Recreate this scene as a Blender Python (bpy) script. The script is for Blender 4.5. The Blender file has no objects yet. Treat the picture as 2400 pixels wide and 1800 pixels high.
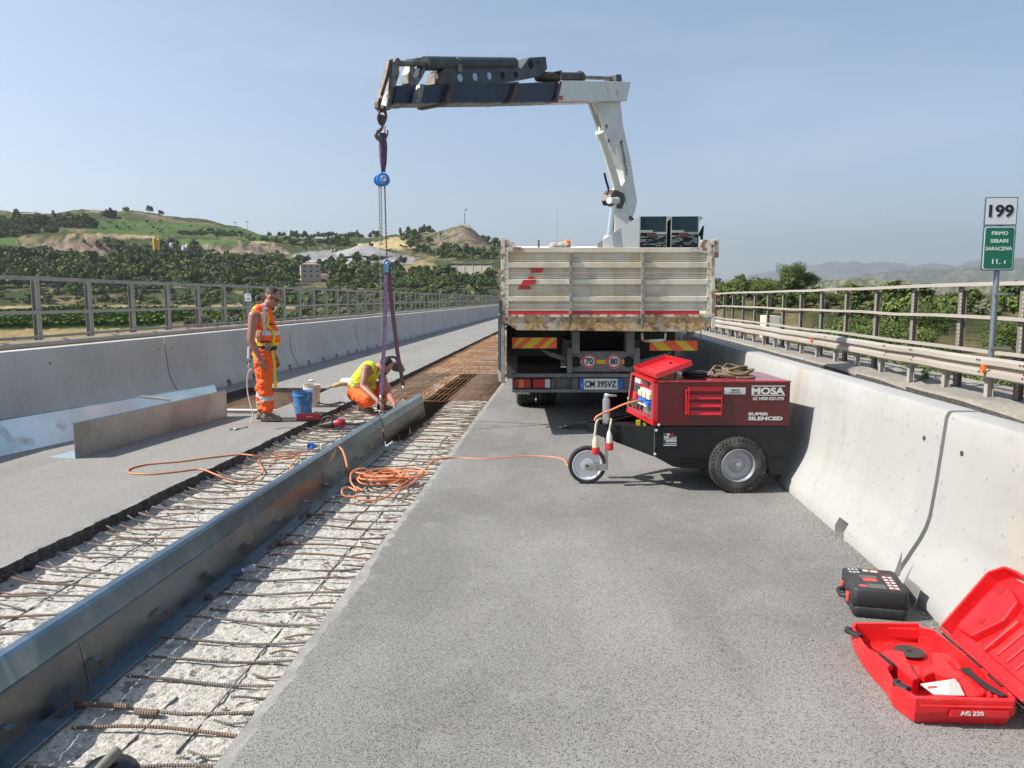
import bpy, bmesh, math, random
from mathutils import Vector, Matrix, noise as mn
R_ = random.Random(7)
SC = bpy.context.scene
COL = SC.collection
PI = math.pi
# ---------------------------------------------------------------- camera
F_PX = 1780.0
PIT = math.atan(200 / F_PX)
YAW = math.atan(125 * math.cos(PIT) / F_PX)
EYE = 1.6
cam_d = bpy.data.cameras.new('camera')
cam_d.lens = F_PX / 2400 * 36
cam_d.sensor_width = 36
cam_d.clip_start = 0.05
cam_d.clip_end = 60000
cam = bpy.data.objects.new('camera', cam_d)
cam.location = (0, 0, EYE)
cam.rotation_euler = (PI / 2 - PIT, 0, YAW)
COL.objects.link(cam)
SC.camera = cam
# ---------------------------------------------------------------- light
SUNV = Vector((-0.97, -0.24, 1.0)).normalized()
W = bpy.data.worlds.new('World')
SC.world = W
W.use_nodes = True
nt = W.node_tree
bg = nt.nodes['Background']
sky = nt.nodes.new('ShaderNodeTexSky')
sky.sky_type = 'NISHITA'
sky.sun_disc = False
sky.sun_elevation = math.asin(SUNV.z)
sky.sun_rotation = math.atan2(SUNV.x, SUNV.y)
sky.altitude = 300
sky.air_density = 1.0
sky.dust_density = 0.7
sky.ozone_density = 2.2
# thin cirrus in the sky itself
tc = nt.nodes.new('ShaderNodeTexCoord')
mp = nt.nodes.new('ShaderNodeMapping')
mp.inputs['Scale'].default_value = (1.2, 1.6, 7)
mp.inputs['Rotation'].default_value = (0.0, 0.22, 0.5)
ns = nt.nodes.new('ShaderNodeTexNoise')
ns.inputs['Scale'].default_value = 1.3
ns.inputs['Detail'].default_value = 5
ns.inputs['Roughness'].default_value = 0.45
rm = nt.nodes.new('ShaderNodeMapRange')
rm.inputs[1].default_value = 0.52
rm.inputs[2].default_value = 0.85
rm.inputs[4].default_value = 0.5
mx = nt.nodes.new('ShaderNodeMix')
mx.data_type = 'RGBA'
mx.inputs[7].default_value = (6.2, 6.4, 7.2, 1)
nt.links.new(tc.outputs['Generated'], mp.inputs[0])
nt.links.new(mp.outputs[0], ns.inputs['Vector'])
nt.links.new(ns.outputs['Fac'], rm.inputs[0])
nt.links.new(rm.outputs[0], mx.inputs[0])
nt.links.new(sky.outputs[0], mx.inputs[6])
tn = nt.nodes.new('ShaderNodeMix'); tn.data_type = 'RGBA'; tn.blend_type = 'MULTIPLY'; tn.inputs[0].default_value = 1
tn.inputs[7].default_value = (0.97, 0.98, 0.95, 1)
nt.links.new(mx.outputs[2], tn.inputs[6])
nt.links.new(tn.outputs[2], bg.inputs['Color'])
bg.inputs['Strength'].default_value = 0.098
sd = bpy.data.lights.new('sun', 'SUN')
sd.energy = 4.9
sd.angle = math.radians(0.55)
sd.color = (1.0, 0.955, 0.88)
so = bpy.data.objects.new('sun', sd)
so.rotation_euler = (-SUNV).to_track_quat('-Z', 'Y').to_euler()
so.location = (-40, -6, 30)
COL.objects.link(so)
SC.view_settings.view_transform = 'Standard'
SC.view_settings.look = 'None'
SC.view_settings.exposure = 0.84
SC.view_settings.gamma = 1.0
SC.cycles.max_bounces = 6
SC.cycles.diffuse_bounces = 3
SC.cycles.glossy_bounces = 3
SC.cycles.transmission_bounces = 4
SC.cycles.transparent_max_bounces = 6
SC.cycles.volume_bounces = 0
SC.cycles.use_denoising = True
SC.cycles.use_adaptive_sampling = True

# ---------------------------------------------------------------- measuring helpers (photo measurements -> metres)
_s, _c = math.sin, math.cos
AX = Vector((_c(YAW), _s(YAW), 0))
AF = Vector((-_s(YAW) * _c(PIT), _c(YAW) * _c(PIT), -_s(PIT)))
AU = Vector((-_s(YAW) * _s(PIT), _c(YAW) * _s(PIT), _c(PIT)))
def ray(px, py):
    return AF + AX * ((px - 1200) / F_PX) + AU * ((900 - py) / F_PX)
def G(px, py, z=0.0):
    d = ray(px, py); t = (z - EYE) / d.z
    return Vector((d.x * t, d.y * t, z))
def onX(px, py, x):
    d = ray(px, py); t = x / d.x
    return Vector((x, d.y * t, EYE + d.z * t))
def onY(px, py, y):
    d = ray(px, py); t = y / d.y
    return Vector((d.x * t, y, EYE + d.z * t))
def V(px, py, h):
    """vertical plane at distance h, square to the truck and the generator: (across, h, z)"""
    v = (900 - py) / F_PX
    q = h / (_c(PIT) + v * _s(PIT))
    return Vector((q * (px - 1200) / F_PX, h, EYE + q * (-_s(PIT) + v * _c(PIT))))
def proj(p):
    d = Vector(p) - Vector((0, 0, EYE))
    w = d.dot(AF)
    if w <= 0.01: return (-9999, -9999)
    return (1200 + F_PX * d.dot(AX) / w, 900 - F_PX * d.dot(AU) / w)
def v2w(p):
    return Vector((p[0] * _c(YAW) - p[1] * _s(YAW), p[0] * _s(YAW) + p[1] * _c(YAW), p[2]))

# ---------------------------------------------------------------- materials
MATS = {}
def mat(name, col, rough=0.6, metal=0.0, layers=(), bump=(), coat=0, spec=None, coord='P', emit=None, trans=0, noshade=None):
    """layers: (kind, scale, lo, hi, colour, amount[, stretch])   bump: (kind, scale, strength, distance)"""
    if name in MATS: return MATS[name]
    m = bpy.data.materials.new(name)
    m.use_nodes = True
    t = m.node_tree
    b = t.nodes['Principled BSDF']
    N = t.nodes.new
    L = t.links.new
    if coord == 'P':
        g = N('ShaderNodeNewGeometry'); src = g.outputs['Position']
    else:
        g = N('ShaderNodeTexCoord'); src = g.outputs['Object']
    def tex(kind, scale, stretch=None, detail=4):
        s = src
        if stretch:
            q = N('ShaderNodeMapping'); q.inputs['Scale'].default_value = stretch
            L(src, q.inputs[0]); s = q.outputs[0]
        if kind == 'n':
            x = N('ShaderNodeTexNoise'); x.inputs['Detail'].default_value = detail; o = x.outputs['Fac']
        elif kind == 'v':
            x = N('ShaderNodeTexVoronoi'); o = x.outputs['Distance']
        elif kind == 'c':      # cell value
            x = N('ShaderNodeTexVoronoi'); sp = N('ShaderNodeSeparateColor'); L(x.outputs['Color'], sp.inputs[0]); o = sp.outputs[0]
        elif kind == 'w':
            x = N('ShaderNodeTexWave'); x.inputs['Distortion'].default_value = 1.5; o = x.outputs['Fac']
        x.inputs['Scale'].default_value = scale
        L(s, x.inputs['Vector'])
        return o
    cur = None
    for ly in layers:
        kind, scale, lo, hi, c2, amt = ly[:6]
        o = tex(kind, scale, ly[6] if len(ly) > 6 else None)
        r = N('ShaderNodeMapRange')
        r.inputs[1].default_value = lo; r.inputs[2].default_value = hi; r.inputs[4].default_value = amt
        L(o, r.inputs[0])
        x = N('ShaderNodeMix'); x.data_type = 'RGBA'
        if cur is None: x.inputs[6].default_value = (*col, 1)
        else: L(cur, x.inputs[6])
        x.inputs[7].default_value = (*c2, 1)
        L(r.outputs[0], x.inputs[0])
        cur = x.outputs[2]
    if cur is None: b.inputs['Base Color'].default_value = (*col, 1)
    else: L(cur, b.inputs['Base Color'])
    b.inputs['Roughness'].default_value = rough
    b.inputs['Metallic'].default_value = metal
    if coat: b.inputs['Coat Weight'].default_value = coat
    if spec is not None: b.inputs['Specular IOR Level'].default_value = spec
    if trans: b.inputs['Transmission Weight'].default_value = trans
    if emit:
        b.inputs['Emission Color'].default_value = (*emit[0], 1); b.inputs['Emission Strength'].default_value = emit[1]
    last = None
    for kind, scale, st, dist in bump:
        q = N('ShaderNodeBump'); q.inputs['Strength'].default_value = st; q.inputs['Distance'].default_value = dist
        L(tex(kind, scale), q.inputs['Height'])
        if last: L(last, q.inputs['Normal'])
        last = q.outputs[0]
    if last: L(last, b.inputs['Normal'])
    MATS[name] = m
    return m

# ---------------------------------------------------------------- mesh builder
class MB:
    def __init__(s): s.v = []; s.f = []; s.m = []; s.cur = 0
    def mi(s, i): s.cur = i; return s
    def add(s, vs, fs):
        b = len(s.v); s.v += [tuple(p) for p in vs]
        for f in fs: s.f.append([b + i for i in f]); s.m.append(s.cur)
        return s
    def box(s, c, d, rot=None):
        x, y, z = d[0] / 2, d[1] / 2, d[2] / 2
        P = [Vector((i * x, j * y, k * z)) for i in (-1, 1) for j in (-1, 1) for k in (-1, 1)]
        if rot is not None:
            P = [rot @ p for p in P]
        c = Vector(c)
        return s.add([p + c for p in P], [(0, 1, 3, 2), (4, 6, 7, 5), (0, 4, 5, 1), (2, 3, 7, 6), (0, 2, 6, 4), (1, 5, 7, 3)])
    def bx(s, x0, x1, y0, y1, z0, z1):
        return s.box(((x0 + x1) / 2, (y0 + y1) / 2, (z0 + z1) / 2), (abs(x1 - x0), abs(y1 - y0), abs(z1 - z0)))
    def prism(s, pts, off):
        """polygon pts (3D) extruded by vector off"""
        off = Vector(off); n = len(pts); P = [Vector(p) for p in pts]
        return s.add(P + [p + off for p in P], [tuple(range(n))[::-1], tuple(range(n, 2 * n))] + [(i, (i + 1) % n, n + (i + 1) % n, n + i) for i in range(n)])
    def quad(s, *p): return s.add(p, [tuple(range(len(p)))])
    def tube(s, pts, r, seg=8, cap=True, flat=1.0):
        P = [Vector(p) for p in pts]; n = len(P)
        rr = r if isinstance(r, (list, tuple)) else [r] * n
        vs = []; up = None
        for i, p in enumerate(P):
            t = (P[min(i + 1, n - 1)] - P[max(i - 1, 0)])
            if t.length < 1e-9: t = Vector((0, 0, 1))
            t.normalize()
            if up is None:
                up = Vector((0, 0, 1)) if abs(t.z) < 0.9 else Vector((1, 0, 0))
            a = t.cross(up)
            if a.length < 1e-6: a = t.cross(Vector((0, 1, 0)))
            a.normalize(); b = a.cross(t).normalized(); up = b
            for k in range(seg):
                w = 2 * PI * k / seg
                vs.append(p + a * math.cos(w) * rr[i] + b * math.sin(w) * rr[i] * flat)
        fs = [(i * seg + k, i * seg + (k + 1) % seg, (i + 1) * seg + (k + 1) % seg, (i + 1) * seg + k) for i in range(n - 1) for k in range(seg)]
        if cap: fs += [tuple(range(seg))[::-1], tuple((n - 1) * seg + k for k in range(seg))]
        return s.add(vs, fs)
    def cyl(s, a, b, r, r2=None, seg=16): return s.tube([a, b], [r, r if r2 is None else r2], seg)
    def lathe(s, prof, c, axis=(0, 0, 1), seg=24):
        """prof: (radius, along)"""
        ax = Vector(axis).normalized(); u = ax.orthogonal().normalized(); w = ax.cross(u); c = Vector(c)
        vs = [c + ax * h + (u * math.cos(2 * PI * k / seg) + w * math.sin(2 * PI * k / seg)) * r for r, h in prof for k in range(seg)]
        n = len(prof)
        fs = [(i * seg + k, i * seg + (k + 1) % seg, (i + 1) * seg + (k + 1) % seg, (i + 1) * seg + k) for i in range(n - 1) for k in range(seg)]
        return s.add(vs, fs)
    def ell(s, c, r, rot=None, u=12, v=8):
        c = Vector(c); vs = []
        for i in range(v + 1):
            a = PI * i / v
            for k in range(u):
                w = 2 * PI * k / u
                p = Vector((r[0] * math.sin(a) * math.cos(w), r[1] * math.sin(a) * math.sin(w), r[2] * math.cos(a)))
                if rot is not None: p = rot @ p
                vs.append(c + p)
        return s.add(vs, [(i * u + k, (i + 1) * u + k, (i + 1) * u + (k + 1) % u, i * u + (k + 1) % u) for i in range(v) for k in range(u)])
    def ring(s, c, R, r, axis=(0, 0, 1), seg=24, s2=8, sx=1, sy=1):
        ax = Vector(axis).normalized(); u = ax.orthogonal().normalized(); w = ax.cross(u); c = Vector(c)
        pts = [c + u * math.cos(2 * PI * k / seg) * R * sx + w * math.sin(2 * PI * k / seg) * R * sy for k in range(seg + 1)]
        return s.tube(pts, r, s2, cap=False)
    def mesh(s, name, mats, org=(0, 0, 0), smooth=False, weld=False):
        o = Vector(org)
        me = bpy.data.meshes.new(name)
        me.from_pydata([tuple(Vector(p) - o) for p in s.v], [], s.f)
        for m in (mats if isinstance(mats, (list, tuple)) else [mats]): me.materials.append(m)
        me.polygons.foreach_set('material_index', s.m)
        bm = bmesh.new(); bm.from_mesh(me)
        if weld: bmesh.ops.remove_doubles(bm, verts=bm.verts, dist=1e-5)
        bmesh.ops.recalc_face_normals(bm, faces=bm.faces)
        bm.to_mesh(me); bm.free()
        if smooth: me.polygons.foreach_set('use_smooth', [True] * len(me.polygons))
        me.update()
        return me

def smooth_by_angle(me, ang=40):
    me.polygons.foreach_set('use_smooth', [True] * len(me.polygons))
    try: me.set_sharp_from_angle(angle=math.radians(ang))
    except Exception: pass

USED = {}
def link(name, me, parent=None, loc=(0, 0, 0), rotz=0):
    o = bpy.data.objects.new(name, me)
    COL.objects.link(o)
    o.location = loc
    if rotz: o.rotation_euler = (0, 0, rotz)
    if parent: o.parent = parent
    return o
def tag(o, label=None, cat=None, group=None, kind=None):
    if label: o['label'] = label
    if cat: o['category'] = cat
    if group: o['group'] = group
    if kind: o['kind'] = kind
    return o
def bevel(o, w=0.004, seg=2, ang=35):
    md = o.modifiers.new('bevel', 'BEVEL'); md.width = w; md.segments = seg; md.limit_method = 'ANGLE'; md.angle_limit = math.radians(ang)
    md.harden_normals = False
    return o
def solo(name, mb, mats, label=None, cat=None, group=None, kind=None, org=None, smooth=False, bev=0, angle=None):
    """a top-level object that is one mesh"""
    if org is None:
        xs = [p[0] for p in mb.v]; ys = [p[1] for p in mb.v]; zs = [p[2] for p in mb.v]
        org = ((min(xs) + max(xs)) / 2, (min(ys) + max(ys)) / 2, min(zs))
    me = mb.mesh(name, mats, org, smooth)
    if angle: smooth_by_angle(me, angle)
    o = link(name, me, None, org)
    if bev: bevel(o, bev)
    return tag(o, label, cat, group, kind)

class Thing:
    """an Empty at the thing's base; parts are written in absolute metres (view=False), in truck-square metres (view=True) or locally (local=True)"""
    def __init__(s, name, label, cat, loc, view=False, local=False, rotz=0, group=None, kind=None):
        s.org = Vector((0, 0, 0)) if local else Vector(loc)
        s.view = view
        e = bpy.data.objects.new(name, None)
        e.empty_display_size = 0.2
        e.location = v2w(loc) if view else Vector(loc)
        e.rotation_euler = (0, 0, YAW if view else rotz)
        COL.objects.link(e)
        s.e = e
        tag(e, label, cat, group, kind)
    def part(s, name, mb, mats, parent=None, bev=0, smooth=False, angle=None, label=None, weld=False, kind=None):
        me = mb if isinstance(mb, bpy.types.Mesh) else mb.mesh(name, mats, s.org, smooth, weld)
        if angle: smooth_by_angle(me, angle)
        o = link(name, me, parent or s.e)
        if bev: bevel(o, bev)
        if label: o['label'] = label
        if kind: o['kind'] = kind
        return o

def copy_tree(o, parent=None, loc=None, rotz=None, scale=None):
    c = o.copy(); COL.objects.link(c)
    if parent: c.parent = parent
    if loc is not None: c.location = loc
    if rotz is not None: c.rotation_euler = (0, 0, rotz)
    if scale is not None: c.scale = scale
    for ch in o.children: copy_tree(ch, c)
    return c

def spline(pts, n=8, closed=False):
    P = [Vector(p) for p in pts]; out = []
    m = len(P)
    rng = range(m if closed else m - 1)
    for i in rng:
        p1 = P[i]; p2 = P[(i + 1) % m]
        p0 = P[i - 1] if (i > 0 or closed) else p1 * 2 - p2
        p3 = P[(i + 2) % m] if (i + 2 < m or closed) else p2 * 2 - p1
        for k in range(n):
            t = k / n
            out.append(0.5 * ((2 * p1) + (-p0 + p2) * t + (2 * p0 - 5 * p1 + 4 * p2 - p3) * t * t + (-p0 + 3 * p1 - 3 * p2 + p3) * t ** 3))
    if not closed: out.append(P[-1])
    return out

def text_mesh(txt, size, depth=0.002, xs=1.0, bold=0.0, shear=0.0, space=1.0, align='CENTER'):
    """flat lettering in the local XZ plane facing -Y, centred"""
    cu = bpy.data.curves.new('lettering', 'FONT')
    cu.body = txt; cu.size = size; cu.extrude = depth / 2; cu.align_x = align; cu.align_y = 'CENTER'
    cu.offset = bold; cu.shear = shear; cu.space_character = space; cu.resolution_u = 3
    o = bpy.data.objects.new('lettering', cu); COL.objects.link(o)
    dg = bpy.context.evaluated_depsgraph_get(); dg.update()
    me = bpy.data.meshes.new_from_object(o.evaluated_get(dg))
    bpy.data.objects.remove(o); bpy.data.curves.remove(cu)
    for v in me.vertices:
        x, y, z = v.co
        v.co = (x * xs, -z, y)
    return me
def add_text(th, parent, txt, pos, size, m, xs=1.0, bold=0.0, shear=0.0, space=1.0, depth=0.002, rot=None, name='lettering', align='CENTER', width=None, height=None):
    me = text_mesh(txt, size, depth, xs, bold, shear, space, align)
    if width or height:
        xs_ = [v.co.x for v in me.vertices]; zs_ = [v.co.z for v in me.vertices]
        sx = width / (max(xs_) - min(xs_)) if width else 1
        sz = height / (max(zs_) - min(zs_)) if height else 1
        cx = (max(xs_) + min(xs_)) / 2; cz = (max(zs_) + min(zs_)) / 2
        for v in me.vertices: v.co = ((v.co.x - cx) * sx, v.co.y, (v.co.z - cz) * sz)
    if rot is not None: me.transform(rot.to_4x4())
    me.transform(Matrix.Translation(Vector(pos) - th.org))
    me.materials.clear(); me.materials.append(m)
    o = link(name, me, parent)
    return o
def fbm(p, o=4, h=0.6):
    return mn.fractal(Vector(p), h, 2.0, o)
# ================================================================ SETTING
# ---- materials of the setting
M_ASPH = mat('asphalt', (0.145, 0.138, 0.127), 0.9, layers=(
    ('n', 0.55, 0.40, 0.58, (0.245, 0.235, 0.218), 0.95, (1, .7, 1)),
    ('n', 3.2, 0.55, 0.72, (0.27, 0.26, 0.24), 0.55),
    ('n', 1.9, 0.52, 0.74, (0.135, 0.129, 0.12), 0.7, (1.6, 0.22, 1)),
    ('n', 5.5, 0.6, 0.76, (0.235, 0.225, 0.205), 0.6, (1, .5, 1)),
    ('c', 330, 0.5, 1.0, (0.31, 0.295, 0.27), 0.85),
    ('c', 210, 0.62, 0.95, (0.05, 0.047, 0.043), 0.85),
    ('n', 2.6, 0.66, 0.72, (0.10, 0.095, 0.09), 0.35)),
    bump=(('v', 230, 0.45, 0.004),))
M_DUST = mat('asphalt_edge', (0.28, 0.268, 0.245), 0.95, layers=(
    ('n', 7, 0.42, 0.6, (0.18, 0.172, 0.16), 0.9), ('c', 160, 0.6, 0.95, (0.16, 0.155, 0.15), 0.55), ('c', 220, 0.5, 1, (0.36, 0.345, 0.32), 0.5)), bump=(('n', 60, 0.5, 0.006),))
M_LEFT = mat('milled_asphalt', (0.235, 0.222, 0.20), 0.9, layers=(
    ('n', 0.6, 0.35, 0.7, (0.175, 0.167, 0.152), 0.8),
    ('n', 3.5, 0.55, 0.75, (0.27, 0.255, 0.23), 0.6, (1, .3, 1)),
    ('c', 120, 0.5, 1.0, (0.31, 0.295, 0.27), 0.45),
    ('n', 34, 0.69, 0.72, (0.10, 0.095, 0.085), 0.8),
    ('n', 0.9, 0.55, 0.62, (0.19, 0.18, 0.165), 0.5, (1.5, .2, 1)),
    ('c', 90, 0.8, 0.95, (0.12, 0.115, 0.11), 0.55)), bump=(('n', 90, 0.3, 0.003),))
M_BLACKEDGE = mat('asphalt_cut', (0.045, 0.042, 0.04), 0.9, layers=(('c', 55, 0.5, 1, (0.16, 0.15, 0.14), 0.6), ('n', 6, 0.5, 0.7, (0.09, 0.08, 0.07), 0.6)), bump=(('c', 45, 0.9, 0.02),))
M_CHIP = mat('chipped_concrete', (0.47, 0.445, 0.395), 0.95, layers=(
    ('n', 1.2, 0.4, 0.7, (0.37, 0.34, 0.285), 0.75),
    ('n', 38, 0.52, 0.66, (0.24, 0.225, 0.20), 0.8),
    ('n', 95, 0.58, 0.66, (0.10, 0.095, 0.09), 0.7),
    ('c', 60, 0.8, 0.97, (0.58, 0.55, 0.49), 0.6),
    ('c', 33, 0.95, 0.97, (0.07, 0.065, 0.06), 0.7)), bump=(('n', 26, 0.7, 0.018), ('n', 80, 0.8, 0.010)))
M_RUSTBED = mat('rust_stained_concrete', (0.30, 0.20, 0.12), 0.9, layers=(
    ('n', 1.1, 0.45, 0.62, (0.36, 0.30, 0.23), 0.9), ('n', 2.3, 0.5, 0.6, (0.28, 0.11, 0.03), 0.8),
    ('n', 14, 0.5, 0.65, (0.12, 0.07, 0.04), 0.75), ('n', 30, 0.55, 0.7, (0.50, 0.42, 0.34), 0.6)), bump=(('n', 20, 1.0, 0.04),))
M_CONC = mat('barrier_concrete', (0.46, 0.445, 0.41), 0.85, layers=(
    ('n', 0.8, 0.4, 0.7, (0.38, 0.365, 0.33), 0.8), ('n', 2.4, 0.5, 0.75, (0.52, 0.505, 0.47), 0.6, (1, 1, 0.3)),
    ('n', 5, 0.6, 0.8, (0.28, 0.265, 0.235), 0.6, (2.5, 2.5, 0.25)), ('v', 13, 0.13, 0.08, (0.17, 0.16, 0.145), 0.75), ('n', 1.7, 0.66, 0.75, (0.50, 0.40, 0.29), 0.45, (1, 1.5, 0.5))), bump=(('n', 45, 0.22, 0.003), ('n', 3, 0.2, 0.02)))
M_CONCR = mat('barrier_concrete_new', (0.365, 0.36, 0.34), 0.85, layers=(
    ('n', 0.8, 0.4, 0.7, (0.315, 0.31, 0.285), 0.8), ('n', 2.4, 0.5, 0.75, (0.40, 0.395, 0.38), 0.6, (1, 1, 0.3)),
    ('n', 1.3, 0.60, 0.70, (0.36, 0.275, 0.19), 0.55, (1, 1.6, 0.3)), ('n', 7, 0.56, 0.76, (0.28, 0.275, 0.255), 0.4, (2.2, 2.2, .3)), ('n', 9, .62, .70, (.27, .262, .245), .3), ('v', 14, 0.13, 0.08, (0.17, 0.16, 0.14), 0.75), ('n', 1.1, .56, .64, (.29, .285, .27), .5, (1, .6, 2.5))), bump=(('n', 45, 0.22, 0.003), ('n', 3, 0.2, 0.02)))
M_KERB = mat('kerb_concrete', (0.26, 0.235, 0.20), 0.95, layers=(('n', 1.5, 0.4, 0.65, (0.19, 0.17, 0.145), 0.8), ('n', 12, 0.5, 0.7, (0.34, 0.31, 0.265), 0.7), ('c', 60, 0.8, 0.97, (0.18, 0.16, 0.14), 0.5)), bump=(('n', 25, 0.6, 0.02),))
M_DECK = mat('deck_concrete', (0.22, 0.20, 0.18), 0.95)
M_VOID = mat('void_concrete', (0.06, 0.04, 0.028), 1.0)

# ---- right carriageway: one sheet, a jagged, dust-paled edge along the joint
def strip_sheet(x_edge, x_far, y0, y1, step, jag, mats, name, z=0.0, side=-0.15, band=0.13):
    mb = MB(); n = int((y1 - y0) / step)
    sgn = 1 if x_far > x_edge else -1
    def ex(y): return x_edge + jag * (fbm((y * 2.3, x_edge * 7, 0)) * 0.3 + fbm((y * 9.0, 3 + x_edge, 0)) * 0.45 + fbm((y * 24, 3 + x_edge, 0)) * 0.4)
    def bx_(y): return x_edge + sgn * band * (1 + 0.25 * fbm((y * 1.1, 9 + x_edge, 0)) + .5 * fbm((y * 14, 9 + x_edge, 0)))
    for i in range(n):
        a = y0 + (y1 - y0) * i / n; b = y0 + (y1 - y0) * (i + 1) / n
        e0, e1 = ex(a), ex(b)
        mb.mi(1).quad((e0, a, z - 0.004), (bx_(a), a, z), (bx_(b), b, z), (e1, b, z - 0.004))
        mb.mi(0).quad((bx_(a), a, z), (x_far, a, z), (x_far, b, z), (bx_(b), b, z))
        k0 = e0 + sgn * 0.02 * (1 + fbm((a * 13, 1, 0))); k1 = e1 + sgn * 0.02 * (1 + fbm((b * 13, 1, 0)))
        mb.mi(2).quad((e0, a, z - 0.004), (e1, b, z - 0.004), (k1 - sgn * 0.015, b, z - 0.05), (k0 - sgn * 0.015, a, z - 0.05))
        mb.quad((k0 - sgn * 0.015, a, z - 0.05), (k1 - sgn * 0.015, b, z - 0.05), (k1, b, z + side), (k0, a, z + side))
    return mb
# near part finely stepped, far part coarsely
mb = strip_sheet(-1.20, 5.05, -2.5, 22, 0.045, 0.013, None, 'road', band=0.055)
m2 = strip_sheet(-1.20, 5.05, 22, 170, 1.0, 0.0, None, 'road')
o_ = len(mb.v); mb.v += m2.v; mb.f += [[i + o_ for i in f] for f in m2.f]; mb.m += m2.m
solo('road', mb, [M_ASPH, M_DUST, M_CHIP], kind='structure', label='grey asphalt lane beside the opened joint', org=(0, 0, 0))
PIT_ = (-5.75, -4.2, 10.25, 13.3)   # shallow recess cut in the left lane
mb = MB()
XL = -6.35
def lsheet(y0, y1, x_out, step, jag=0.03):
    return strip_sheet(-3.36, x_out, y0, y1, step, jag, None, 'x', band=0.035)
for (y0, y1, xo, st) in ((-2.5, PIT_[2], -10.2, 0.045), (PIT_[2], PIT_[3], PIT_[1], 0.045), (PIT_[3], 30, -10.2, 0.06), (30, 170, -10.2, 1.0)):
    q = lsheet(y0, y1, xo, st, 0.03 if y0 < 30 else 0)
    o_ = len(mb.v); mb.v += q.v; mb.f += [[i + o_ for i in f] for f in q.f]; mb.m += q.m
mb.mi(0).quad((PIT_[0], PIT_[2], 0), (-10.2, PIT_[2], 0), (-10.2, PIT_[3], 0), (PIT_[0], PIT_[3], 0))
x0, x1, y0, y1 = PIT_
mb.mi(2)
for a, b in (((x0, y0), (x1, y0)), ((x1, y0), (x1, y1)), ((x1, y1), (x0, y1)), ((x0, y1), (x0, y0))):
    mb.quad((a[0], a[1], 0), (b[0], b[1], 0), (b[0], b[1], -0.13), (a[0], a[1], -0.13))
mb.mi(3).quad((x0, y0, -0.13), (x1, y0, -0.13), (x1, y1, -0.13), (x0, y1, -0.13))
solo('closed_lane', mb, [M_LEFT, M_DUST, M_BLACKEDGE, M_RUSTBED], kind='structure', label='milled pale grey lane left of the opened joint', org=(0, 0, 0))

# ---- broken-out joint bed, with the open slot
SLOT = (-2.32, -1.93, 8.95, 17.0)
def bed(name, x0, x1, y0, y1, dx, dy, m, amp=0.012, zb=-0.115):
    mb = MB(); nx = max(1, int((x1 - x0) / dx)); ny = max(1, int((y1 - y0) / dy))
    vs = []
    for j in range(ny + 1):
        for i in range(nx + 1):
            x = x0 + (x1 - x0) * i / nx; y = y0 + (y1 - y0) * j / ny
            z = zb + amp * fbm((x * 3, y * 3, 0)) + amp * 0.55 * fbm((x * 13, y * 13, 5)) + amp * 0.3 * fbm((x * 38, y * 38, 2), 2)
            edge = max(0, 1 - min(x - (-3.42), -1.16 - x) / 0.12)
            z += 0.05 * edge * edge * (0.6 + 0.8 * fbm((x * 5, y * 6, 1)))
            if x1 == SLOT[0] and i == nx: x += 0.03 * fbm((y * 4, 1, 1))
            if x0 == SLOT[1] and i == 0: x += 0.04 * fbm((y * 5, 2, 1))
            vs.append((x, y, z))
    w = nx + 1
    mb.add(vs, [(j * w + i, j * w + i + 1, (j + 1) * w + i + 1, (j + 1) * w + i) for j in range(ny) for i in range(nx)])
    return mb
parts = [bed('', -3.46, -1.12, -2.5, 1.2, 0.06, 0.1, 0), bed('', -3.46, -1.12, 1.2, 5.2, 0.018, 0.018, 0), bed('', -3.46, -1.12, 5.2, SLOT[2], 0.026, 0.03, 0),
         bed('', -3.46, SLOT[0], SLOT[2], 12.6, 0.04, 0.05, 0), bed('', SLOT[1], -1.12, SLOT[2], 12.6, 0.03, 0.05, 0)]
mb = MB()
for q in parts:
    o_ = len(mb.v); mb.v += q.v; mb.f += [[i + o_ for i in f] for f in q.f]; mb.m += q.m
o = solo('joint_bed', mb, [M_CHIP], kind='structure', label='broken-out concrete bed of the bridge joint', org=(0, 0, 0))
mb = MB()
for q in (bed('', -3.46, SLOT[0], 12.6, SLOT[3], 0.05, 0.07, 0, 0.028), bed('', SLOT[1], -1.12, 12.6, SLOT[3], 0.05, 0.07, 0, 0.028), bed('', -3.46, -1.12, SLOT[3], 45, 0.09, 0.14, 0, 0.03), bed('', -3.46, -1.12, 45, 170, 0.8, 2.5, 0, 0.03)):
    o_ = len(mb.v); mb.v += q.v; mb.f += [[i + o_ for i in f] for f in q.f]; mb.m += q.m
solo('rusty_joint_bed', mb, [M_RUSTBED], kind='structure', label='rust-stained far stretch of the joint bed', org=(0, 0, 0))
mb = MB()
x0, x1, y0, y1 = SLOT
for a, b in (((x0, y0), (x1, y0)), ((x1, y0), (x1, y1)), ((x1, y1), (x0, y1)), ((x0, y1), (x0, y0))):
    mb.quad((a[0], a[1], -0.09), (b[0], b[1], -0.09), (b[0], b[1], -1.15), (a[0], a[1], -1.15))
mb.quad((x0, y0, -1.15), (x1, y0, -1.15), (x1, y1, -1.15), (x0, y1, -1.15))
solo('joint_slot', mb, [M_VOID], kind='structure', label='dark open slot between the two decks', org=(0, 0, 0))
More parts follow.
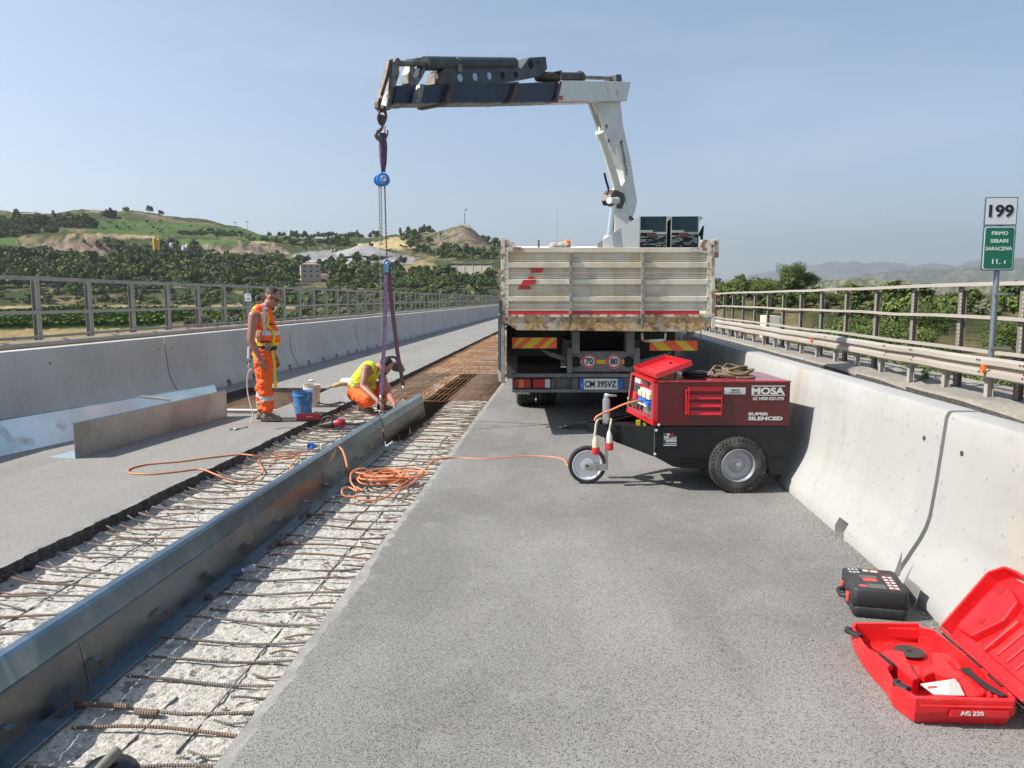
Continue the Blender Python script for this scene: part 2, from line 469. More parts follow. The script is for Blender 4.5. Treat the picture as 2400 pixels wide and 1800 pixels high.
# ---- deck body and kerbs
mb = MB()
mb.bx(-10.2, 6.45, -2.5, 170, -2.2, -1.2)
mb.bx(-10.2, -3.5, -2.5, 170, -1.2, -0.14)
mb.bx(-1.08, 6.45, -2.5, 170, -1.2, -0.01)
solo('bridge_deck', mb, [M_DECK], kind='structure', label='concrete deck of the viaduct', org=(0, 0, 0))
def kerb(xi, xo, y0, y1, step, z, broken):
    mb = MB(); n = int((y1 - y0) / step)
    prev = None
    for i in range(n + 1):
        y = y0 + step * i
        b = fbm((y * 0.8, xi, 0)) * 0.02 + fbm((y * 4, xi, 3)) * 0.012
        drop = 0.0
        for (p, w, d) in broken:
            drop = max(drop, d * max(0, 1 - abs(y - p) / w))
        s = 1 if xo > xi else -1
        ring_ = [(xi + s * (0.02 + b * 0.6 + drop * 0.6), y, -0.01), (xi + s * (0.03 + b + drop * 0.8), y, z * (1 - drop) - 0.035), (xi + s * (0.07 + b + drop), y, z * (1 - drop) + 0.012 * fbm((y * 7, 1, 1))), (xo, y, z), (xo, y, -0.3)]
        if prev:
            k = len(mb.v); mb.v += prev + ring_
            m = len(ring_)
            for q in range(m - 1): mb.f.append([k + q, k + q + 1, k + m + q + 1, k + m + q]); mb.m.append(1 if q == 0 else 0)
        prev = ring_
    return mb
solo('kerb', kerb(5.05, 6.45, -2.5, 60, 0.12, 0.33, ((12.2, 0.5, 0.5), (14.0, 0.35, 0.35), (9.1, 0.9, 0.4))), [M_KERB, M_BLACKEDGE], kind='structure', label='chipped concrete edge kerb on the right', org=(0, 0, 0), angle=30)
solo('edge_kerb', kerb(-8.9, -10.2, -2.5, 170, 1.0, 0.28, ()), [M_KERB, M_KERB], kind='structure', label='concrete edge kerb on the left', org=(0, 0, 0), angle=30)
# ================================================================ BARRIERS, RAILS, SIGNS
def barrier_mesh(L, m, notches, sgn, seam=True):
    """profile in x (0 = centre), extruded along +y; faces both ways"""
    half = [(0.32, 0.0), (0.32, 0.05), (0.295, 0.10), (0.20, 0.27), (0.172, 0.335), (0.155, 0.40), (0.132, 0.60), (0.112, 0.82), (0.10, 0.955), (0.085, 0.985), (0.06, 0.99)]
    def prof(low):
        h = [p for p in half if p[1] >= low]
        if low > 0: h = [(0.292, low)] + [p for p in half if p[1] > low + 0.02]
        return [(x, z) for x, z in h] + [(-x, z) for x, z in h[::-1]]
    mb = MB()
    cuts = [0.03]
    for n in notches: cuts += [n - 0.085, n + 0.085]
    cuts.append(L - 0.03)
    mb.bx(-.04, .04, L - .04, L + .04, .1, .9)
    for k in range(len(cuts) - 1):
        low = 0.105 if k % 2 else 0.0
        p = prof(low)
        a, b = cuts[k], cuts[k + 1]
        n = len(p)
        st = max(1, int((b - a) / 0.5)); 
        for q in range(st):
            ya = a + (b - a) * q / st; yb = a + (b - a) * (q + 1) / st
            A = [(x, ya, z) for x, z in p]; B = [(x, yb, z) for x, z in p]
            i0 = len(mb.v); mb.v += A + B
            for i in range(n): mb.f.append([i0 + i, i0 + (i + 1) % n, i0 + n + (i + 1) % n, i0 + n + i]); mb.m.append(0)
        if low == 0:
            mb.add([(x, a, z) for x, z in p], [tuple(range(n))]); mb.add([(x, b, z) for x, z in p], [tuple(range(n))])
    # pin holes
    for y in (0.22, L - 0.22, L * 0.5):
        for s in (1, -1):
            mb.mi(1).cyl((s * 0.115, y, 0.80), (s * 0.119, y, 0.80), 0.014, seg=10)
    mb.mi(0)
    me = mb.mesh('barrier', [m, M_VOID])
    smooth_by_angle(me, 38)
    return me
BL = 5.55
meL = barrier_mesh(BL, M_CONC, (0.75, 1.85, 3.0, 4.1, 5.0), 1)
XBL = -6.53
for i in range(26):
    y = 11.8 - BL * 3 + i * BL
    o = link('concrete_barrier', meL, None, (XBL + R_.uniform(-0.012, 0.012), y, 0)); o.rotation_euler = (0, 0, R_.uniform(-0.0015, 0.0015))
    k = i - 2
    tag(o, {0: 'shaded concrete barrier at the left edge, behind the two loose steel profiles', 1: 'shaded concrete barrier directly behind the standing worker', 2: 'shaded concrete barrier right of the standing worker, above the pit', 3: 'shaded concrete barrier behind the crouching worker and the slings'}.get(k, 'far shaded concrete barrier in the long line left of the closed lane' if k > 3 else 'shaded concrete barrier left of the camera, outside the picture'), 'barrier', 'concrete barriers along the left side')
BR = 5.75
meR = barrier_mesh(BR, M_CONCR, (0.9, 2.45, 4.0, 5.05), -1)
for i in range(9):
    y = 4.26 - BR + i * BR
    o = link('concrete_barrier', meR, None, (2.19 + (0.012 if i == 0 else 0), y, 0)); o.rotation_euler = (0, 0, 0.004 if i == 0 else 0)
    lab = {0: 'pale concrete barrier nearest the camera with rusty stains, behind the open red case', 1: 'white concrete barrier beside the red generator with a dark notch at its foot', 2: 'concrete barrier half in the shade of the truck'}.get(i, 'concrete barrier in the row right of the truck, hidden mostly in its shade')
    tag(o, lab, 'barrier', 'concrete barriers along the right side')

# ---- galvanised parapet fences and guard rails
M_GAL = mat('galvanised_rail', (0.30, 0.295, 0.27), 0.6, 0.3, layers=(('n', 3, 0.4, 0.7, (0.22, 0.215, 0.195), 0.7), ('n', 30, 0.6, 0.75, (0.22, 0.2, 0.17), 0.4)))
M_GALW = mat('weathered_rail', (0.46, 0.42, 0.36), 0.6, 0.2, layers=(('n', 2, 0.4, 0.7, (0.37, 0.315, 0.27), 0.7, (1, 0.4, 1)), ('n', 14, 0.58, 0.75, (0.42, 0.36, 0.30), 0.5), ('n', 45, 0.68, 0.75, (0.16, 0.12, 0.09), 0.6)))
M_GALB = mat('brown_rail', (0.30, 0.265, 0.225), 0.65, 0.3, layers=(('n', 2, 0.4, 0.7, (0.38, 0.34, 0.30), 0.7),))
M_ORREF = mat('orange_reflector', (0.75, 0.16, 0.02), 0.35)
M_POSTB = mat('brown_post', (0.20, 0.175, 0.145), 0.7, 0.1)
M_HOLE = mat('hole_black', (0.012, 0.012, 0.012), 0.9)
def ipost(mb, x, y, z0, z1, w=0.10, d=0.10, lean=0.0):
    """flanged post: two flanges across the road edge, one web"""
    t = 0.008
    mb.bx(x - d / 2, x - d / 2 + t, y - w / 2, y + w / 2, z0, z1)
    mb.bx(x + d / 2 - t, x + d / 2, y - w / 2, y + w / 2, z0, z1)
    mb.bx(x - d / 2 + t, x + d / 2 - t, y - t / 2, y + t / 2, z0, z1)
def rail_wavy(mb, x, z, y0, y1, step, w, h, seed, amp=0.012):
    n = int((y1 - y0) / step)
    for i in range(n):
        a, b = y0 + i * step, y0 + (i + 1) * step
        za = z + amp * fbm((a * 0.35, seed, 0)); zb = z + amp * fbm((b * 0.35, seed, 0))
        xa = x + amp * fbm((a * 0.4, seed, 7)); xb = x + amp * fbm((b * 0.4, seed, 7))
        mb.add([(xa - w / 2, a, za - h / 2), (xa + w / 2, a, za - h / 2), (xa + w / 2, a, za + h / 2), (xa - w / 2, a, za + h / 2),
                (xb - w / 2, b, zb - h / 2), (xb + w / 2, b, zb - h / 2), (xb + w / 2, b, zb + h / 2), (xb - w / 2, b, zb + h / 2)],
               [(0, 1, 5, 4), (1, 2, 6, 5), (2, 3, 7, 6), (3, 0, 4, 7)])
# left fence
XF = -9.4
lf = Thing('parapet_fence', 'grey galvanised parapet fence with many posts and three rails behind the left barriers', 'fence', (XF, 0, 0.28))
ys = [4.0 + 1.5 * i for i in range(-2, 85)]
y_first = 12.98 - 1.5 * 7
for i in range(84):
    y = y_first + 1.5 * i
    mb = MB(); ipost(mb, XF, y, 0.28, 1.93, 0.11, 0.09)
    if y < 24:
        mb.mi(1)
        for k in range(22): mb.bx(XF + 0.0445, XF + 0.047, y - 0.012, y + 0.012, 0.36 + k * 0.07, 0.385 + k * 0.07)
    lf.part('post', mb, [M_GAL, M_GALB])
for z, h in ((1.95, 0.07), (1.36, 0.055), (0.93, 0.05)):
    mb = MB(); rail_wavy(mb, XF + 0.075, z, -2.5, 130, 1.5, 0.045, h, z)
    for i in range(40):
        y = y_first + 3.0 * i + 0.75
        mb.bx(XF + 0.098, XF + 0.108, y - 0.03, y + 0.03, z - 0.045, z + 0.03)
    lf.part('rail', mb, [M_GAL])
# left guard rail seen just over the barrier
lg = Thing('guard_rail', 'brownish steel guard rail showing just above the left concrete barriers', 'guard rail', (-8.95, 0, 0.28))
mb = MB()
def wbeam(mb, x, zc, y0, y1, step, s, h=0.31, dep=0.075, seed=0, amp=0.012, wav=None):
    prof = [(0, h / 2), (dep, h / 2 - 0.03), (dep, h / 2 - 0.09), (0.015, 0.03), (0.015, -0.03), (dep, -h / 2 + 0.09), (dep, -h / 2 + 0.03), (0, -h / 2)]
    n = int((y1 - y0) / step); vs = []
    for i in range(n + 1):
        y = y0 + i * step
        dz = amp * fbm((y * 0.35, seed, 0)); dx = amp * fbm((y * 0.4, seed, 7))
        for px, pz in prof: vs.append((x + s * (px + dx), y, zc + pz * (h / 0.31 if False else 1) + dz))
        for px, pz in prof[::-1]: vs.append((x + s * (px + dx - 0.004), y, zc + pz + dz))
    w = len(prof) * 2
    return mb.add(vs, [(i * w + k, i * w + (k + 1) % w, (i + 1) * w + (k + 1) % w, (i + 1) * w + k) for i in range(n) for k in range(w)])
wbeam(mb, -9.0, 0.74, -2.5, 130, 1.5, 1)
lg.part('beam', mb, [M_GALB], angle=30)
for i in range(60):
    mb = MB(); ipost(mb, -9.07, -1 + 2.2 * i, 0.28, 0.86, 0.08, 0.09); lg.part('post', mb, [M_GALB])
for px, py in ((667.5, 761), (912, 727)):
    mb = MB(); p = onX(px, py, -8.9); mb.box(p, (0.02, 0.06, 0.07)); lg.part('reflector', mb, [M_ORREF])
# right fence
XR = 5.72
rf = Thing('parapet_fence', 'sunlit galvanised parapet fence with two thin rails beyond the right kerb', 'fence', (XR, 0, 0.33))
inv0 = XR * F_PX
for k in range(-2, 36):
    y = 9.95 + (k) * 1.505 + 0.0
    mb = MB(); ipost(mb, XR, y, 0.3, 1.78, 0.10, 0.075)
    if y < 24:
        mb.mi(1)
        for q in range(24): mb.bx(XR - 0.040, XR - 0.037, y - 0.05, y - 0.012, 0.45 + q * 0.055, 0.472 + q * 0.055)
    rf.part('post', mb, [M_POSTB, M_GALW])
for z, h in ((1.79, 0.05), (1.345, 0.045), (0.90, 0.045)):
    mb = MB(); rail_wavy(mb, XR - 0.085, z, 3.0, 62, 1.5, 0.05, h, z + 3, 0.02)
    rf.part('rail', mb, [M_GALW])
gr = Thing('guard_rail', 'dented beige steel guard rail with two waves in front of the right fence', 'guard rail', (5.45, 0, 0.33))
mb = MB(); wbeam(mb, 5.44, 0.715, 3.0, 62, 0.75, -1, h=0.27, dep=0.07, seed=4, amp=0.02)
gr.part('beam', mb, [M_GALW], angle=30)
for i in range(46):
    y = 4.6 + 1.13 * i
    mb = MB(); ipost(mb, 5.52, y, 0.28, 0.80, 0.08, 0.08); gr.part('post', mb, [M_GALW])
for y in (10.25, 9.3, 13.2, 16.1, 12.2):
    mb = MB()
    for dy, dz in ((-.03, .1), (.03, .1), (-.035, -.05), (.03, -.02)):
        mb.cyl((5.362 if abs(dz) > .04 else 5.42, y + dy, 0.715 + dz), (5.356 if abs(dz) > .04 else 5.41, y + dy, 0.715 + dz), 0.012, seg=8)
    gr.part('bolts', mb, [M_HOLE])
for (px, py, s) in ((2309, 863, 1.0), (1904, 796, 0.8)):
    p = onX(px, py, 5.36)
    mb = MB(); mb.prism([(5.355, p.y - .035 * s, p.z + .05 * s), (5.355, p.y + .035 * s, p.z + .05 * s), (5.355, p.y + .035 * s, p.z - .055 * s), (5.355, p.y - .01, p.z - .06 * s), (5.355, p.y - .035 * s, p.z - .03 * s)], (-0.035, 0, 0))
    gr.part('reflector', mb, [M_ORREF])

# ---- kilometre sign on the right
M_POST = mat('sign_post_grey', (0.20, 0.24, 0.28), 0.45, 0.5)
M_SWH = mat('sign_white', (0.62, 0.63, 0.64), 0.5)
M_SGR = mat('sign_green', (0.005, 0.135, 0.075), 0.4)
M_SFR = mat('sign_frame', (0.10, 0.15, 0.22), 0.5, 0.4)
M_BLK = mat('sign_black', (0.008, 0.009, 0.014), 0.5)
M_WLET = mat('sign_letter', (0.62, 0.70, 0.66), 0.5)
pb = onX(2322, 839, 5.58)
sy = pb.y
sign = Thing('road_sign', 'white and green kilometre sign reading 199 on a grey pole at the right fence', 'sign', (5.58, sy, 0.33))
mb = MB(); mb.cyl((5.58, sy, 0.3), (5.58, sy, 2.86), 0.034, seg=14); sign.part('pole', mb, [M_POST], angle=40)
for z in (0.96, 1.66):
    mb = MB(); mb.bx(5.53, 5.80, sy - 0.045, sy - 0.035, z - 0.015, z + 0.015); mb.bx(5.53, 5.80, sy + 0.035, sy + 0.045, z - 0.015, z + 0.015); sign.part('clamp', mb, [M_GAL])
def signbox(px0, py0, px1, py1, y):
    a = onY(px0, py0, y); b = onY(px1, py1, y); return a, b
yS = sy - 0.05
TL = onY(2308, 464, yS); BR_ = onY(2379, 634, yS)
xl, xr = TL.x, BR_.x
xl = onY(2304, 560, yS).x; xr = onY(2380, 560, yS).x
zt = onY(2340, 462, yS).z; zm = onY(2340, 529, yS).z; zb = onY(2340, 634, yS).z
def rrect(x0, x1, z0, z1, r, y, n=5):
    P = []
    for cx, cz, a0 in ((x1 - r, z1 - r, 0), (x0 + r, z1 - r, 90), (x0 + r, z0 + r, 180), (x1 - r, z0 + r, 270)):
        for k in range(n + 1):
            a = math.radians(a0 + 90 * k / n); P.append((cx + r * math.cos(a), y, cz + r * math.sin(a)))
    return P
cxs = (xl + xr) / 2
mb = MB(); mb.prism(rrect(xl, xr, zm + .004, zt, 0.012, yS), (0, 0.02, 0)); mb.mi(1).prism(rrect(xl + .012, xr - .012, zm + .016, zt - .012, 0.008, yS - 0.003), (0, 0.003, 0))
p1 = sign.part('white_plate', mb, [M_SFR, M_SWH])
add_text(sign, p1, '199', (cxs, yS - 0.006, (zm + zt) / 2 + 0.005), 0.2, M_BLK, bold=0.006, width=(xr - xl) * .76, height=(zt - zm) * .45)
mb = MB(); mb.prism(rrect(xl, xr, zb, zm, 0.02, yS), (0, 0.02, 0)); mb.mi(1).prism(rrect(xl + .012, xr - .012, zb + .012, zm - .012, 0.03, yS - 0.003), (0, 0.003, 0)); mb.mi(2).prism(rrect(xl + .024, xr - .024, zb + .024, zm - .024, 0.025, yS - 0.006), (0, 0.003, 0))
p2 = sign.part('green_plate', mb, [M_SFR, M_WLET, M_SGR])
H = zm - zb
for tx, fz, w, hh in (('FIRMO', .83, .50, .085), ('SIBARI', .66, .54, .085), ('SARACENA', .49, .82, .085), ('11.', .20, .26, .115)):
    add_text(sign, p2, tx, (cxs - (0.02 if tx == '11.' else 0), yS - 0.009, zb + H * fz), 0.1, M_WLET, bold=0.002, width=(xr - xl) * w, height=H * hh)
add_text(sign, p2, '1', (cxs + .085, yS - 0.009, zb + H * .187), 0.1, M_WLET, bold=0.002, width=.016, height=H * .075)
# small post sign on the left fence
p = onX(581, 697, -9.2)
ks = Thing('distance_sign', 'tiny white plate with small dark digits on the left fence behind the standing worker', 'sign', (p.x, p.y, 0.28))
mb = MB(); mb.cyl((p.x + .06, p.y, 0.3), (p.x + .06, p.y, p.z + .1), 0.025, seg=10); ks.part('pole', mb, [M_POST], angle=40)
mb = MB(); mb.prism(rrect(p.x - .08, p.x + .12, p.z - .11, p.z + .11, .02, p.y - .04), (0, .012, 0)); q = ks.part('plate', mb, [M_SWH])
mb = MB(); mb.bx(p.x + .13, p.x + .18, p.y - .04, p.y - .02, p.z - .1, p.z + .08); ks.part('side_plate', mb, [M_BLK])
add_text(ks, q, '199', (p.x + .02, p.y - .044, p.z - .04), .1, M_BLK, width=.13, height=.06)
mb = MB(); mb.cyl((p.x + .02, p.y - .044, p.z + .055), (p.x + .02, p.y - .041, p.z + .055), .02, seg=12); ks.part('emblem', mb, [M_POST], parent=q)
# plants and rubble on the right kerb
def leafy(mb, c, R, n, s, rnd, flat=0.8, m=0):
    """n small leaf quads through an uneven volume"""
    cl = [(Vector((rnd.gauss(0, .5), rnd.gauss(0, .5), rnd.gauss(0, .42))), rnd.uniform(.25, .55)) for _ in range(max(3, int(n / 45)))]
    for k in range(n):
        q, cr = cl[rnd.randrange(len(cl))]
        d = Vector((rnd.gauss(0, 1), rnd.gauss(0, 1), rnd.gauss(0, 1))).normalized() * cr * rnd.uniform(.6, 1.0)
        p = q + d
        if p.length > 1.25: p *= 1.25 / p.length
        p = Vector((p.x * R[0], p.y * R[1], p.z * R[2])) + Vector(c)
        nrm = (d.normalized() + Vector((rnd.gauss(0, .5), rnd.gauss(0, .5), rnd.gauss(0, .5) + .4))).normalized()
        u = nrm.orthogonal().normalized(); a = rnd.uniform(0, 6.28); u = Matrix.Rotation(a, 3, nrm) @ u; w = nrm.cross(u)
        z = s * rnd.uniform(.6, 1.3)
        mb.mi(m).quad(p - u * z - w * z * .5, p + u * z * .2 - w * z * .6, p + u * z + w * z * .3, p - u * z * .1 + w * z * .65)
M_WEED = mat('weed_green', (0.075, 0.125, 0.03), 0.7, layers=(('n', 6, 0.4, 0.65, (0.13, 0.18, 0.05), 0.8),))
M_DRYW = mat('dry_weed', (0.30, 0.25, 0.14), 0.9, layers=(('n', 8, 0.4, 0.65, (0.16, 0.15, 0.08), 0.8),))
M_STALK = mat('stalk', (0.12, 0.10, 0.05), 0.9)
rnd = random.Random(5)
c = onX(2172, 912, 4.95); c.z = 0.0
c = G(2170, 925, 0.05)
t = Thing('weed_bush', 'bright green leafy weed growing out of the broken right kerb', 'plant', (c.x, c.y, 0.0))
mb = MB(); leafy(mb, (c.x, c.y, .20), (.20, .20, .20), 900, .022, rnd); t.part('leaves', mb, [M_WEED])
mb = MB()
for k in range(14): a = k * .45; mb.tube([(c.x, c.y, 0), (c.x + .12 * math.cos(a), c.y + .12 * math.sin(a), .28)], [.006, .003], 5)
t.part('stems', mb, [M_STALK])
c = G(2120, 905, 0.1)
t = Thing('dry_weed', 'dry yellow weed tuft on the broken kerb beside the green weed', 'plant', (c.x, c.y, 0.0))
mb = MB(); leafy(mb, (c.x, c.y, .22), (.28, .22, .17), 900, .012, rnd); t.part('leaves', mb, [M_DRYW])
mb = MB()
for k in range(40):
    a = rnd.uniform(0, 6.28); r = rnd.uniform(.05, .28); mb.tube([(c.x + r * .5 * math.cos(a), c.y + r * .5 * math.sin(a), 0.02), (c.x + r * math.cos(a), c.y + r * math.sin(a), rnd.uniform(.2, .42))], [.003, .0015], 4)
t.part('stems', mb, [M_DRYW])
# crumbled rubble along the kerb foot
mb = MB()
for k in range(420):
    y = rnd.uniform(8.5, 15); x = 5.05 - abs(rnd.gauss(0, .22)); s = rnd.uniform(.008, .04) * (1.4 if 11.5 < y < 13 else 1)
    mb.ell((x, y, s * .35), (s, s * rnd.uniform(.6, 1), s * .6), Matrix.Rotation(rnd.uniform(0, 3), 3, 'Z'), 5, 3)
solo('rubble', mb, [M_KERB], kind='stuff', label='crumbled grey concrete rubble at the foot of the right kerb', org=(5, 11, 0))
# ================================================================ LAND
def zrow(r, py):
    """height of a point r metres away whose image row is py (near the horizon row)"""
    v = (900 - py) / F_PX
    return EYE + r * (-_s(PIT) + v * _c(PIT)) / (_c(PIT) + v * _s(PIT))
# for each bearing (photo column) the ground's rows by distance
PROF = {
 -600: [(12, -7), (120, -7), (200, 'y772'), (330, 'y729'), (380, 'y712'), (430, 'y682'), (480, 'y655'), (560, 'y615'), (620, 'y592'), (700, 'y560'), (800, 'y540'), (900, 'y528'), (1100, 'y560'), (1500, 'y680')],
 0:   [(12, -7), (120, -7), (200, 'y772'), (330, 'y729'), (380, 'y712'), (430, 'y682'), (480, 'y655'), (560, 'y615'), (620, 'y597'), (650, 'y575'), (720, 'y556'), (800, 'y538'), (880, 'y528'), (1100, 'y560'), (1500, 'y680')],
 120: [(12, -7), (120, -7), (200, 'y772'), (330, 'y728'), (380, 'y712'), (430, 'y682'), (480, 'y655'), (560, 'y618'), (610, 'y602'), (635, 'y572'), (720, 'y556'), (800, 'y540'), (880, 'y530'), (1100, 'y560'), (1500, 'y680')],
 220: [(12, -7), (120, -7), (200, 'y772'), (330, 'y728'), (380, 'y712'), (430, 'y682'), (480, 'y655'), (560, 'y620'), (605, 'y603'), (630, 'y565'), (700, 'y558'), (760, 'y545'), (860, 'y523'), (900, 'y518'), (1100, 'y560'), (1500, 'y680')],
 340: [(12, -7), (120, -7), (200, 'y772'), (330, 'y727'), (380, 'y712'), (430, 'y682'), (480, 'y655'), (560, 'y625'), (615, 'y608'), (640, 'y598'), (670, 'y572'), (720, 'y560'), (760, 'y550'), (880, 'y519'), (910, 'y516'), (1100, 'y560'), (1500, 'y680')],
 450: [(12, -7), (120, -7), (200, 'y772'), (330, 'y727'), (380, 'y712'), (430, 'y684'), (480, 'y660'), (560, 'y628'), (620, 'y612'), (650, 'y598'), (680, 'y575'), (730, 'y562'), (770, 'y553'), (880, 'y529'), (910, 'y525'), (1100, 'y562'), (1500, 'y680')],
 560: [(12, -7), (120, -7), (200, 'y775'), (330, 'y735'), (380, 'y715'), (430, 'y690'), (480, 'y665'), (560, 'y630'), (620, 'y612'), (650, 'y600'), (665, 'y570'), (730, 'y564'), (770, 'y558'), (880, 'y542'), (910, 'y540'), (1100, 'y572'), (1500, 'y680')],
 640: [(12, -7), (120, -7), (200, 'y778'), (330, 'y738'), (400, 'y700'), (470, 'y670'), (560, 'y635'), (620, 'y615'), (660, 'y602'), (680, 'y575'), (740, 'y568'), (850, 'y560'), (1100, 'y582'), (1500, 'y690')],
 740: [(12, -7), (120, -7), (200, 'y778'), (330, 'y738'), (400, 'y700'), (470, 'y670'), (560, 'y640'), (610, 'y616'), (640, 'y600'), (680, 'y585'), (740, 'y570'), (850, 'y565'), (1100, 'y590'), (1500, 'y690')],
 850: [(12, -7), (120, -7), (200, 'y778'), (330, 'y740'), (400, 'y702'), (470, 'y672'), (560, 'y640'), (610, 'y618'), (640, 'y604'), (700, 'y580'), (740, 'y562'), (850, 'y560'), (1100, 'y590'), (1500, 'y690')],
 925: [(12, -7), (120, -7), (200, 'y778'), (330, 'y742'), (400, 'y704'), (470, 'y672'), (560, 'y642'), (610, 'y620'), (640, 'y606'), (690, 'y580'), (730, 'y558'), (850, 'y556'), (1100, 'y590'), (1500, 'y690')],
 1010:[(12, -7), (120, -7), (200, 'y778'), (330, 'y742'), (400, 'y704'), (470, 'y672'), (560, 'y640'), (610, 'y612'), (660, 'y596'), (720, 'y570'), (780, 'y546'), (850, 'y552'), (1100, 'y590'), (1500, 'y690')],
 1088:[(12, -7), (120, -7), (200, 'y776'), (330, 'y740'), (400, 'y704'), (470, 'y668'), (520, 'y640'), (600, 'y608'), (650, 'y592'), (700, 'y565'), (760, 'y531'), (790, 'y531'), (850, 'y552'), (1100, 'y590'), (1500, 'y690')],
 1150:[(12, -7), (120, -7), (200, 'y774'), (330, 'y738'), (400, 'y702'), (470, 'y664'), (520, 'y638'), (600, 'y608'), (650, 'y595'), (700, 'y582'), (780, 'y566'), (850, 'y572'), (1100, 'y600'), (1500, 'y690')],
 1260:[(12, -7), (60, -6), (120, -5), (200, 'y745'), (330, 'y712'), (470, 'y668'), (600, 'y630'), (700, 'y610'), (850, 'y604'), (1100, 'y620'), (1500, 'y690')],
 1420:[(12, -7), (60, -6), (120, -4.5), (200, 'y735'), (330, 'y700'), (500, 'y672'), (800, 'y672'), (1500, 'y690')],
 1640:[(12, -6), (40, -4.5), (70, -2.5), (130, 'y705'), (190, 'y678'), (260, 'y664'), (400, 'y668'), (800, 'y682'), (1500, 'y690')],
 1720:[(12, -6), (30, -5), (60, -2.8), (110, 'y712'), (160, 'y684'), (200, 'y672'), (300, 'y676'), (800, 'y690'), (1500, 'y695')],
 1860:[(12, -6), (30, -5), (60, -3.0), (110, 'y722'), (150, 'y688'), (190, 'y680'), (300, 'y690'), (800, 'y700'), (1500, 'y705')],
 2050:[(12, -6), (30, -5), (55, -3.2), (95, 'y735'), (140, 'y702'), (180, 'y692'), (300, 'y705'), (800, 'y715'), (1500, 'y705')],
 2250:[(12, -6), (25, -5), (50, -3.4), (85, 'y735'), (120, 'y700'), (180, 'y690'), (300, 'y705'), (800, 'y715'), (1500, 'y705')],
 2500:[(12, -6), (25, -5), (50, -3.4), (80, 'y730'), (120, 'y700'), (180, 'y692'), (300, 'y705'), (800, 'y715'), (1500, 'y705')],
 3200:[(12, -6), (25, -5), (50, -3.4), (80, -3), (120, -1), (300, -3), (800, -6), (1500, -8)],
}
PK = sorted(PROF)
def _row(tab, r):
    out = None
    for i in range(len(tab) - 1):
        if tab[i][0] <= r <= tab[i + 1][0]:
            a, b = tab[i], tab[i + 1]
            za = a[1] if not isinstance(a[1], str) else zrow(a[0], float(a[1][1:]))
            zb = b[1] if not isinstance(b[1], str) else zrow(b[0], float(b[1][1:]))
            t = (r - a[0]) / (b[0] - a[0]); t = t * t * (3 - 2 * t) * 0.5 + t * 0.5
            return za + (zb - za) * t
    e = tab[0] if r < tab[0][0] else tab[-1]
    return e[1] if not isinstance(e[1], str) else zrow(e[0], float(e[1][1:]))
def land_z(px, r):
    px = max(PK[0], min(PK[-1], px))
    for i in range(len(PK) - 1):
        if PK[i] <= px <= PK[i + 1]:
            t = (px - PK[i]) / (PK[i + 1] - PK[i]); t = t * t * (3 - 2 * t)
            z = _row(PROF[PK[i]], r) * (1 - t) + _row(PROF[PK[i + 1]], r) * t
            break
    a = math.atan((px - 1200) / F_PX)
    q = (r * math.sin(a), r * math.cos(a))
    amp = min(2.2, r / 300)
    z += amp * (fbm((q[0] / 45, q[1] / 45, 0)) * 0.9 + fbm((q[0] / 12, q[1] / 12, 3)) * 0.35)
    return z
def at(px, r):
    a = math.atan((px - 1200) / F_PX)
    d = v2w((math.sin(a) * r, math.cos(a) * r, 0))
    return d
def land(px, r):
    d = at(px, r); return Vector((d.x, d.y, land_z(px, r)))
def inpoly(x, y, P):
    c = False; j = len(P) - 1
    for i in range(len(P)):
        if (P[i][1] > y) != (P[j][1] > y) and x < (P[j][0] - P[i][0]) * (y - P[i][1]) / (P[j][1] - P[i][1]) + P[i][0]: c = not c
        j = i
    return c
# fields, cliffs and quarry (outlines measured on the photograph, turned to ground by their bearing and distance)
Z_FIELDS = [
 ([(-900, 728), (500, 726), (430, 745), (360, 771), (-900, 774)], (0.04, 0.085, 0.018)),   # vineyard
 ([(-900, 774), (520, 770), (640, 778), (640, 870), (-900, 900)], (0.40, 0.29, 0.13)),       # stubble
 ([(-900, 719), (520, 716), (700, 716), (700, 722), (500, 726), (-900, 728)], (0.42, 0.33, 0.19)),
 ([(195, 524), (290, 516), (470, 526), (640, 552), (650, 568), (560, 558), (400, 552), (330, 551), (210, 545)], (0.085, 0.135, 0.035)),
 ([(350, 560), (520, 562), (600, 568), (560, 577), (360, 572)], (0.10, 0.16, 0.04)),
 ([(-200, 555), (30, 556), (50, 566), (30, 574), (-200, 570)], (0.10, 0.16, 0.04)),
 ([(160, 550), (300, 547), (370, 556), (240, 560), (160, 558)], (0.40, 0.31, 0.17)),
 ([(470, 564), (640, 566), (640, 574), (460, 572)], (0.46, 0.36, 0.19)),
 ([(820, 576), (900, 564), (930, 555), (960, 568), (975, 583), (900, 583)], (0.50, 0.39, 0.20)),
 ([(680, 600), (720, 590), (830, 582), (900, 590), (980, 605), (960, 620), (700, 616)], (0.27, 0.265, 0.26)),
 ([(870, 620), (1000, 612), (1030, 625), (980, 650), (880, 640)], (0.27, 0.225, 0.11)),
]
Z_CLIFF = [
 ([(0, 585), (60, 572), (160, 562), (215, 562), (300, 585), (300, 608), (200, 604), (60, 600)], (0.27, 0.20, 0.15)),
 ([(460, 574), (640, 572), (690, 600), (640, 612), (560, 604), (470, 590)], (0.28, 0.215, 0.16)),
 ([(1000, 560), (1050, 535), (1090, 529), (1130, 545), (1165, 575), (1120, 588), (1020, 575)], (0.215, 0.165, 0.12)),
]
